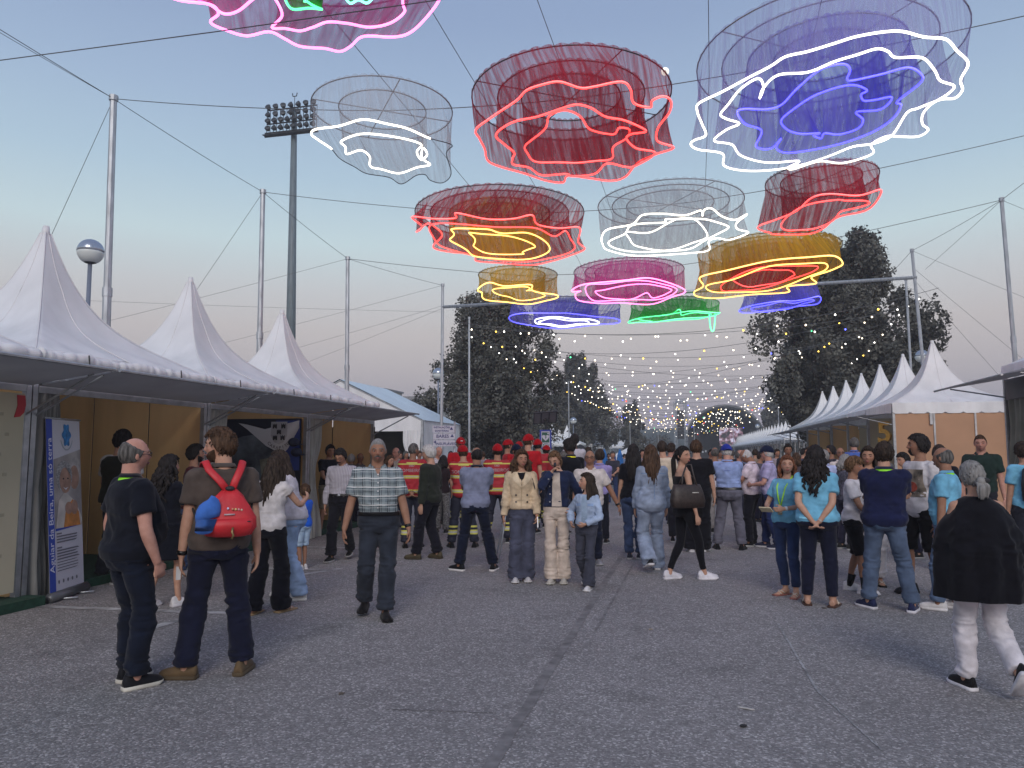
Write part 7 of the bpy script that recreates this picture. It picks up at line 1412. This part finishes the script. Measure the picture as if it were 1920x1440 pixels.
P('tall person in dark green polo standing before the salmon wall', 1851, 1045, 813, 0, hair='buzz', hc='brown', tone='pink', top=('#1f2f2c', 'polo'), bot=('#22242c', 'jeans'), q=1, w=1.1, beard='stubble')
E10 = P('person in turquoise t shirt with a dark backpack, cut off at the right edge', 1936, 1085, 828, -150, hair='short', hc='dark', tone='mid', top=(TEAL, 'tee'), bot=('#20222c', 'jeans'), q=1)
P('dark haired youth in black t shirt behind the printed t shirt', 1706, 1045, 848, -60, hair='short', hc='black', tone='fair', top=('#121218', 'tee'), q=1)
P('dark haired person behind the turquoise polo', 1772, 1070, 834, 190, hair='short', hc='dark', tone='pink', top=('#17171e', 'tee'), q=2)
for l, px, fy, hy, fa, kw in [
    ('dark haired person in dark top behind the red haired phone holder', 1482, 990, 832, 20, dict(hair='short', hc='black', tone='tan', top=('#2a2a33', 'tee'))),
    ('brown bobbed head directly above the red haired phone holder', 1497, 1000, 848, 180, dict(sex='f', hair='bob', hc='brown', top=('#4a4248', 'tee'))),
    ('grey haired person in pale blue shirt right of the black curls', 1552, 1020, 843, 178, dict(hair='short', hc='grey', tone='pink', top=('#aab4d8', 'shirt'), w=1.1)),
    ('dark bearded face right of the black curls', 1564, 985, 835, -60, dict(hair='short', hc='black', tone='tan', beard='short', top=('#33303a', 'tee'))),
    ('bald person with glasses in white shirt, between two grey heads', 1581, 1000, 838, 25, dict(hair='bald', hc='greydark', tone='tan', top=('#c8bfbc', 'shirt'), extra=(('glasses',),))),
    ('grey templed person in blue polo looking into the first right tent', 1607, 985, 820, 170, dict(hair='short', hc='greydark', tone='pink', top=('#4a63a8', 'polo'))),
    ('grey haired person in a patterned top beside the teenage boy', 1590, 1030, 851, 120, dict(sex='f', hair='bob', hc='grey', tone='fair', top=(DOTS, 'tee'))),
    ('dark head behind the navy cap', 1428, 980, 846, 60, dict(hair='short', hc='dark', tone='mid', top=('#55505a', 'tee'))),
    ('young head between the printed t shirt and the navy polo', 1660, 1000, 842, 30, dict(hair='short', hc='brown', tone='fair', top=('#777', 'tee') if False else ('#777777', 'tee'))),
    ('head in the gap left of the salmon wall', 1522, 975, 838, -20, dict(hair='short', hc='dark', tone='mid', top=('#3c4a66', 'tee')))]:
    P(l, px, fy, hy, fa, q=2, **kw)
random.seed(31)
far = [(1150, 948, 846), (1206, 940, 843), (1222, 935, 845), (1335, 950, 842), (1352, 940, 845), (1374, 945, 843), (1395, 938, 846), (1418, 945, 842), (1436, 938, 846), (1460, 950, 841), (1510, 955, 840), (1538, 950, 842), (690, 950, 846), (700, 955, 848), (760, 950, 846), (785, 945, 845), (845, 945, 846), (905, 940, 846), (1060, 935, 848), (1290, 925, 846), (1312, 922, 847), (1142, 912, 850), (1170, 905, 851)]
tops = ['#3a3c48', '#8f8890', '#52303a', '#2c3550', '#a09a9c', '#20222a', '#6f7c98', '#8a7a6c']
tn = ['charcoal', 'pale mauve', 'wine red', 'navy', 'light grey', 'black', 'dusty blue', 'tan']
wh = ['just left of the black haired pair', 'between the black hair and the denim shirt', 'behind the denim shirt, left of the truss tower', 'right of the big black t shirt', 'left of the blue cap, farther back', 'close behind the blue cap', 'between the blue cap and the pinkish polo', 'above the pinkish polo', 'left of the lilac shirt', 'right of the navy cap', 'over the head with black curls', 'far behind the teenage boy', 'far behind the plaid shirt, left', 'far behind the plaid shirt, right', 'in front of the marquee curtain', 'behind the bareheaded firefighter', 'under the direction sign', 'behind the grey polo', 'under the large far pagodas', 'in mid street below the truss tower', 'in mid street below the stage edge', 'beside the closed parasols', 'in mid street near the parasols']
for i, (px, fy, hy) in enumerate(far):
    P('tiny distant person in ' + tn[i % 8] + ' top ' + wh[i], px, fy, hy, random.choice([0, 20, 160, 180, 200, 90, -90]), q=3, hair='short', hc=random.choice(['black', 'dark', 'brown', 'greydark']), tone=random.choice(['fair', 'mid', 'tan']), top=(tops[i % 8], 'tee'), bot=(random.choice(['#20222c', '#2e3d60', '#14141a']), 'jeans'), group='distant people down the street')

finish_people()

# ------------------------------------------------------------------ prints and lettering on clothes
TXW = mat('reflective_print', (.42, .36, .38), .5, 0)
for B in (B1, B3, B5):
    decal(B, 'lettering', TXW, txt='BOMBEIROS', size=.078, at=(0, 1.285)); decal(B, 'lettering', TXW, txt='DBD', size=.045, at=(0, 1.365)); decal(B, 'shoulder_band', mat('yellow_band', YEL, .6, 0), poly=[(-.09, 1.395), (.09, 1.395), (.09, 1.425), (-.09, 1.425)])
decal(C1, 'black_top', cloth('#15131a'), poly=[(-.055, 1.45), (-.03, 1.38), (0, 1.27), (.03, 1.38), (.055, 1.45), (0, 1.445)], side=1, off=.003)
LAP = cloth('#cdbb9f')
decal(C1, 'lapel', LAP, poly=[(-.06, 1.445), (-.13, 1.38), (-.10, 1.33), (-.005, 1.25)], side=1, off=.009); decal(C1, 'lapel', LAP, poly=[(.06, 1.445), (.005, 1.25), (.10, 1.33), (.13, 1.38)], side=1, off=.009)
decal(C1, 'front_edge', cloth('#a8967c'), poly=[(-.012, .985), (-.004, .985), (.006, 1.25), (-.004, 1.25)], side=1, off=.004)
for x in (-.075, .075):
    for z in (1.06, 1.15): decal(C1, 'button', mat('dark_button', (.06, .045, .035), .4, 0), poly=[(x + .014 * math.cos(a), z + .014 * math.sin(a)) for a in np.linspace(0, 6.28, 13)[:-1]], side=1, off=.008)
decal(C2, 'beige_top', cloth('#b8aca2'), poly=[(-.06, 1.0), (.07, 1.0), (.045, 1.44), (-.045, 1.44)], side=1, off=.004)
for z in (1.06, 1.16, 1.26, 1.36): decal(C2, 'button', mat('steel_button', (.5, .5, .52), .3, 0, metal=.6), poly=[(-.085 + .010 * math.cos(a), z + .010 * math.sin(a)) for a in np.linspace(0, 6.28, 11)[:-1]], side=1, off=.006)
decal(C3, 'grey_top', cloth('#8fa2b8'), poly=[(-.05, 1.02), (.05, 1.02), (.04, 1.43), (-.04, 1.43)], side=1, off=.004)
for x in (-.10, .10): decal(C3, 'pocket_flap', denim('#879fc4'), poly=[(x - .04, 1.26), (x + .04, 1.26), (x + .04, 1.30), (x - .04, 1.30)], side=1, off=.006)
decal(E6, 'printed_picture', mat('shirt_picture', (.035, .035, .03), .8, .8, 9, c2=(.16, .13, .10)), poly=[(-.13, 1.06), (.13, 1.06), (.13, 1.36), (-.13, 1.36)], side=1, off=.004)
decal(E6, 'printed_picture', mat('shirt_picture_red', (.36, .06, .03), .8, .5, 14), poly=[(.0 + .06 * math.cos(a), 1.17 + .055 * math.sin(a)) for a in np.linspace(0, 6.28, 15)[:-1]], side=1, off=.007)
for z in (1.38, 1.30, 1.22, 1.14, 1.06): decal(A11, 'button', mat('shirt_button', (.6, .6, .6), .4, 0), poly=[(.007 * math.cos(a), z + .007 * math.sin(a)) for a in np.linspace(0, 6.28, 9)[:-1]], side=1, off=.005)
decal(A11, 'chest_pocket', PLAID, poly=[(-.14, 1.22), (-.05, 1.22), (-.05, 1.33), (-.14, 1.33)], side=1, off=.007)
decal(A11, 'open_neck', skin_flat('tan'), poly=[(-.035, 1.455), (0, 1.36), (.035, 1.455), (0, 1.45)], side=1, off=.004)
decal(D2, 'yoke_seam', denim('#6f86a8'), poly=[(-.17, 1.325), (.17, 1.325), (.17, 1.333), (-.17, 1.333)], off=.004); decal(D2, 'back_pleat', denim('#6f86a8'), poly=[(-.005, .98), (.005, .98), (.004, 1.325), (-.004, 1.325)], off=.004)
decal(D5, 'shirt_emblem', cloth('#6a7cb4'), poly=[(-.05, 1.30), (.05, 1.30), (.05, 1.312), (-.05, 1.312)], off=.004); decal(E2, 'hem_print', cloth('#8fd0ea'), poly=[(-.17, .955), (-.06, .955), (-.06, .975), (-.17, .975)], off=.005)
for B, cc_ in ((A2, '#191c32'), (B4, '#1b2338'), (D1, '#33415f'), (D2, '#7c8aa2'), (E5, '#43556f'), (D5, '#55545f')):
    for s_ in (1, -1): x_ = .078 * s_; decal(B, 'back_pocket', denim(cc_), poly=[(x_ - .055, .86), (x_, .835), (x_ + .055, .86), (x_ + .052, .955), (x_ - .052, .955)], tgt='bottom', off=.005)
q_ = MB(); q_.ball(E8.HP((0.02, -.135, -.03)), (.045, .02, .022), 10, 6); E8.plain(q_, 'hair_clip', BLACK)
run_decals()

# ------------------------------------------------------------------ things people carry
# red backpack on the bearded person
def place(o, B): o.location = B.t.location; o.rotation_euler = B.t.rotation_euler; return o
S = A2.S; RB = mat('red_nylon', (.50, .018, .025), .55, .12, 5, .3, 40); bp_ = thing('backpack', 'red backpack with a blue cap clipped on, worn by the bearded person', 'backpack', A2.t.location, A2.t.rotation_euler[2])
q = MB(); rr = []
for z, hw_, d0, d1 in ((.985, .08, -.16, -.21), (1.0, .155, -.15, -.26), (1.05, .180, -.145, -.295), (1.12, .172, -.145, -.285), (1.20, .135, -.145, -.255), (1.27, .085, -.15, -.215), (1.315, .038, -.155, -.185)):
    rr.append([Vector((.035 + hw_ * math.copysign(abs(math.cos(a)) ** .7, math.cos(a)) + .008 * math.sin(5 * a + z * 30), (d0 + d1) / 2 + (d0 - d1) / 2 * math.copysign(abs(math.sin(a)) ** .8, math.sin(a)) + .006 * math.sin(7 * a + z * 40), z)) * S for a in np.linspace(0, 6.2832, 33)[:-1]])
q.rings(rr); q.build('bag', RB, bp_)
q = MB(); rr = [];
for z, hw_, d1 in ((.99, .10, -.255), (1.0, .135, -.275), (1.06, .155, -.315), (1.105, .145, -.312), (1.115, .12, -.28)): rr.append([Vector((.035 + hw_ * math.cos(a), d1 + .05 * math.sin(a) + .03, z)) * S for a in np.linspace(0, 6.2832, 25)[:-1]])
q.rings(rr); q.build('front_pocket', RB, bp_); q = MB(); q.tube([Vector((.035 + x, -.318 + .11 * x * x * 4, 1.10 - .3 * x * x)) * S for x in np.linspace(-.13, .13, 13)], .004 * S, 5); q.build('zip', BLACK, bp_)
for s in (1, -1):
    q = MB(); P_ = [Vector((.035 + .012 * s, -.175, 1.30)), Vector((.05 * s + .02, -.175, 1.37)), Vector((.105 * s, -.145, 1.45)), Vector((.125 * s, -.07, 1.505)), Vector((.135 * s, .03, 1.50)), Vector((.14 * s, .12, 1.42))]; P_ = [v * S for v in P_]
    q.tube(P_, .026 * S, 8, flat=.35, up=(0, -1, .3)); q.build('shoulder_strap', RB, bp_)
    q = MB(); q.tube([Vector(v) * S for v in ((.035 + .15 * s, -.17, 1.03), (.17 * s, -.12, 1.10), (.21 * s, .0, 1.22))], .008 * S, 6); q.build('side_strap', BLACK, bp_)
q = MB(); q.ball(Vector((.035, -.185, 1.318)) * S, (.032 * S, .03 * S, .018 * S), 12, 8); q.build('cinch', BLACK, bp_)
q = MB(); q.tube([Vector(v) * S for v in ((.05, -.33, 1.06), (.045, -.345, 1.03), (.055, -.345, 1.01), (.045, -.34, .985))], .008 * S, 6); q.build('key_ring', mat('brass', (.25, .18, .08), .4, 0, metal=.6), bp_)
for x, z, c in ((.02, 1.185, (.55, .56, .75)), (.05, 1.18, (.6, .25, .15)), (.07, 1.178, (.62, .5, .2)), (.09, 1.176, (.6, .3, .3)), (.11, 1.172, (.55, .4, .3))): q = MB(); q.ball(Vector((x, -.272 + .45 * (x - .035) ** 2 * 4, z)) * S, (.008 * S, .01 * S, .009 * S), 8, 5); q.build('logo_dot', mat('dot%d' % int(c[1] * 100), c, .6, 0), bp_)
q = MB(); q.box(Vector((.03, -.283, 1.145)) * S, (.07 * S, .006, .010 * S)); q.build('logo_bar', TXW, bp_)
cp_ = thing('baseball_cap', 'blue baseball cap hanging from the red backpack', 'cap', A2.t.location, A2.t.rotation_euler[2]); q = MB(); CB = cloth('#3f6bb8'); cc = Vector((-.105, -.255, 1.175))
q.rings([[(cc + Vector((k_ * .078 * math.cos(a) + .012 * z_ * 4, -.012 + k_ * .052 * math.sin(a) - .06 * z_, z_ + .018 * math.cos(a)))) * S for a in np.linspace(0, 6.2832, 25)[:-1]] for z_, k_ in ((-.055, 1.0), (-.02, 1.04), (.02, .98), (.055, .78), (.075, .5), (.085, .15))]); q.build('crown', CB, cp_)
q = MB(); q.rings([[(cc + Vector((.066 * math.cos(a) * (1 - .15 * v) - .012 - .015 * v, -.060 - .012 * math.cos(a * 1.0) ** 2 + .004 * (1 if dy else 0), -.055 - .10 * v * (.75 + .25 * math.sin(a / 1.0))))) * S for a in np.linspace(0, math.pi, 13)] for v, dy in ((0, 0), (.5, 0), (1, 0), (1, 1), (.5, 1), (0, 1))], False); q.build('brim', CB, cp_)
# brown tote on the shoulder of the one in black leggings
S = D3.S; BR = mat('brown_leather', (.030, .020, .017), .5, .3, 30, .3, 90); bg_ = thing('tote_bag', 'big dark brown tote bag on the shoulder of the person in leggings', 'handbag', D3.t.location, D3.t.rotation_euler[2])
q = MB(); q.rings([[Vector((.215 + dx * math.copysign(abs(math.cos(a)) ** .6, math.cos(a)), .0 + hy_ * math.copysign(abs(math.sin(a)) ** .5, math.sin(a)) + oy, z)) * S for a in np.linspace(0, 6.2832, 29)[:-1]] for z, dx, hy_, oy in ((.925, .055, .205, -.05), (.935, .075, .225, -.05), (1.02, .085, .235, -.05), (1.12, .075, .215, -.055), (1.215, .045, .185, -.06), (1.22, .03, .18, -.06))]); q.build('bag', BR, bg_)
for dx in (.16, .255): q = MB(); q.tube([Vector(v) * S for v in ((dx, -.15, 1.20), (.19, -.10, 1.33), (.165, -.03, 1.475), (.175, .03, 1.47), (.20, .05, 1.33), (dx, .06, 1.20))], .011 * S, 6); q.build('handle', BR, bg_)
q = MB(); q.box(Vector((.293, .02, 1.12)) * S, (.006, .09, .012)); q.build('logo_plate', mat('plate_pale', (.5, .48, .44), .4, 0), bg_)
# phones and cards in hands
def in_hand(B, i, name, label, cat, m, size, M=None, push=.09):
    d = (B.wri[i] - B.elb[i]).normalized(); q = MB(); q.box(Vector((0, 0, 0)), [s_ * B.S for s_ in size], M); o = q.build(name, m, None, False); a = B.t.rotation_euler[2]; o.location = Vector(B.t.location) + rotz(a) @ ((B.wri[i] + d * push) * B.S); o.rotation_euler = (0, 0, a); return tag(o, label, cat)
in_hand(C1, 1, 'phone', 'white phone held low by the girl in the cream jacket', 'phone', mat('phone_white', (.6, .6, .62), .25, 0), (.012, .075, .145), rotx(R(20)))
in_hand(C2, 0, 'phone', 'small dark device at the mouth of the girl in navy denim', 'phone', mat('phone_dark', (.02, .02, .022), .25, 0), (.03, .05, .11), rotx(R(-50)), .07)
in_hand(A4, 1, 'phone', 'dark phone held up by the person in the black dress', 'phone', mat('phone_dark', (.02, .02, .022), .25, 0), (.075, .012, .145), rotx(R(30)))
in_hand(E1, 0, 'phone', 'pale yellow cased phone held flat by the red haired person', 'phone', mat('phone_cream', (.50, .44, .28), .4, .1, 30), (.16, .085, .014), rotx(R(40)), .11)
in_hand(D6, 1, 'phone', 'phone read by the bald person in the pinkish polo', 'phone', mat('phone_dark', (.02, .02, .022), .25, 0), (.075, .14, .012), rotx(R(25)))
in_hand(A2, 1, 'paper_napkin', 'crumpled white paper in the left hand of the backpack wearer', 'paper', mat('paper_white', (.6, .6, .6), .8, 0), (.03, .02, .09), None, .12)
# dark backpack at the right edge
q = MB(); S = E10.S; q.rings([[Vector((hw_ * math.copysign(abs(math.cos(a)) ** .6, math.cos(a)), -.19 + .085 * math.copysign(abs(math.sin(a)) ** .6, math.sin(a)), z)) * S for a in np.linspace(0, 6.2832, 21)[:-1]] for z, hw_ in ((.98, .10), (1.0, .15), (1.2, .16), (1.4, .13), (1.44, .06))]); o = q.build('backpack', BLACK); place(o, E10); tag(o, 'dark backpack at the right edge on a turquoise t shirt', 'backpack')
# tripod leaning behind the girls
tp_ = G(952, 1052); t = thing('camera_tripod', 'slim metal camera tripod half hidden left of the cream jacket', 'tripod', (tp_.x, tp_.y, 0))
for a in (2.6, 4.4, .7): q = MB(); q.tube([(.26 * math.cos(a), .26 * math.sin(a), 0), (.11 * math.cos(a), .11 * math.sin(a), .5), (.02 * math.cos(a), .02 * math.sin(a), .95)], [.011, .013, .016], 7); q.build('leg', GALV, t)
q = MB(); q.tube([(0, 0, .85), (0, 0, 1.25)], .016, 8); q.box((0, 0, 1.28), (.08, .12, .07)); q.build('column', BLACK, t)

# a black shoulder bag on the cream jacket
S = C1.S; q = MB(); q.tube([Vector(v) * S for v in ((-.10, -.02, 1.47), (-.145, .09, 1.36), (-.19, .10, 1.20), (-.205, .08, 1.10))], .010 * S, 6); q.ball(Vector((-.225, .02, 1.07)) * S, (.05 * S, .12 * S, .075 * S), 16, 10); o = q.build('shoulder_bag', BLACK); place(o, C1); tag(o, 'small black shoulder bag under the arm of the girl in cream', 'handbag')
# scraps on the asphalt
random.seed(12)
for i, (px, py, c, l) in enumerate([(1394, 1361, (.01, .01, .01), 'small black scrap lying on the asphalt near the bottom edge'), (1402, 1329, (.45, .44, .42), 'pale sliver of paper on the asphalt near the bottom right'), (1220, 1180, (.3, .26, .2), 'dry leaf bit on the asphalt at mid street'), (640, 1300, (.12, .10, .08), 'dark leaf bit on the asphalt right of the brown shoes'), (1478, 1078, (.06, .05, .05), 'dark twig left of the flip flops'), (1545, 1140, (.08, .07, .06), 'dark scrap by the sandals')]):
    p = G(px, py, .006); q = MB(); n = 7; q.prism([((.018 + .012 * random.random()) * (2.2 if i in (1, 4) else 1) * math.cos(2 * math.pi * k / n), (.014 + .01 * random.random()) * (.5 if i in (1, 4) else 1) * math.sin(2 * math.pi * k / n)) for k in range(n)], 0, .005); o = q.build('litter_scrap', mat('scrap%d' % i, c, .8, .2, 40), None, False); o.location = p; o.rotation_euler = (0, 0, random.uniform(0, 3)); tag(o, l, 'litter')

# ================================================================== dusk haze over the fairground
hz = MB(); hz.box((0, 205, 18), (892, 560, 38))
hm, ht, hb_ = _nodes('dusk_haze'); ht.nodes.remove(hb_); pv = ht.nodes.new('ShaderNodeVolumePrincipled'); pv.inputs['Color'].default_value = (.88, .88, .90, 1); pv.inputs['Density'].default_value = 0.0018; pv.inputs['Anisotropy'].default_value = 0.2
ht.links.new(pv.outputs[0], ht.nodes['Material Output'].inputs['Volume']); tag(hz.build('haze', hm, None, False), 'thin dusk haze over the whole street', kind='stuff')
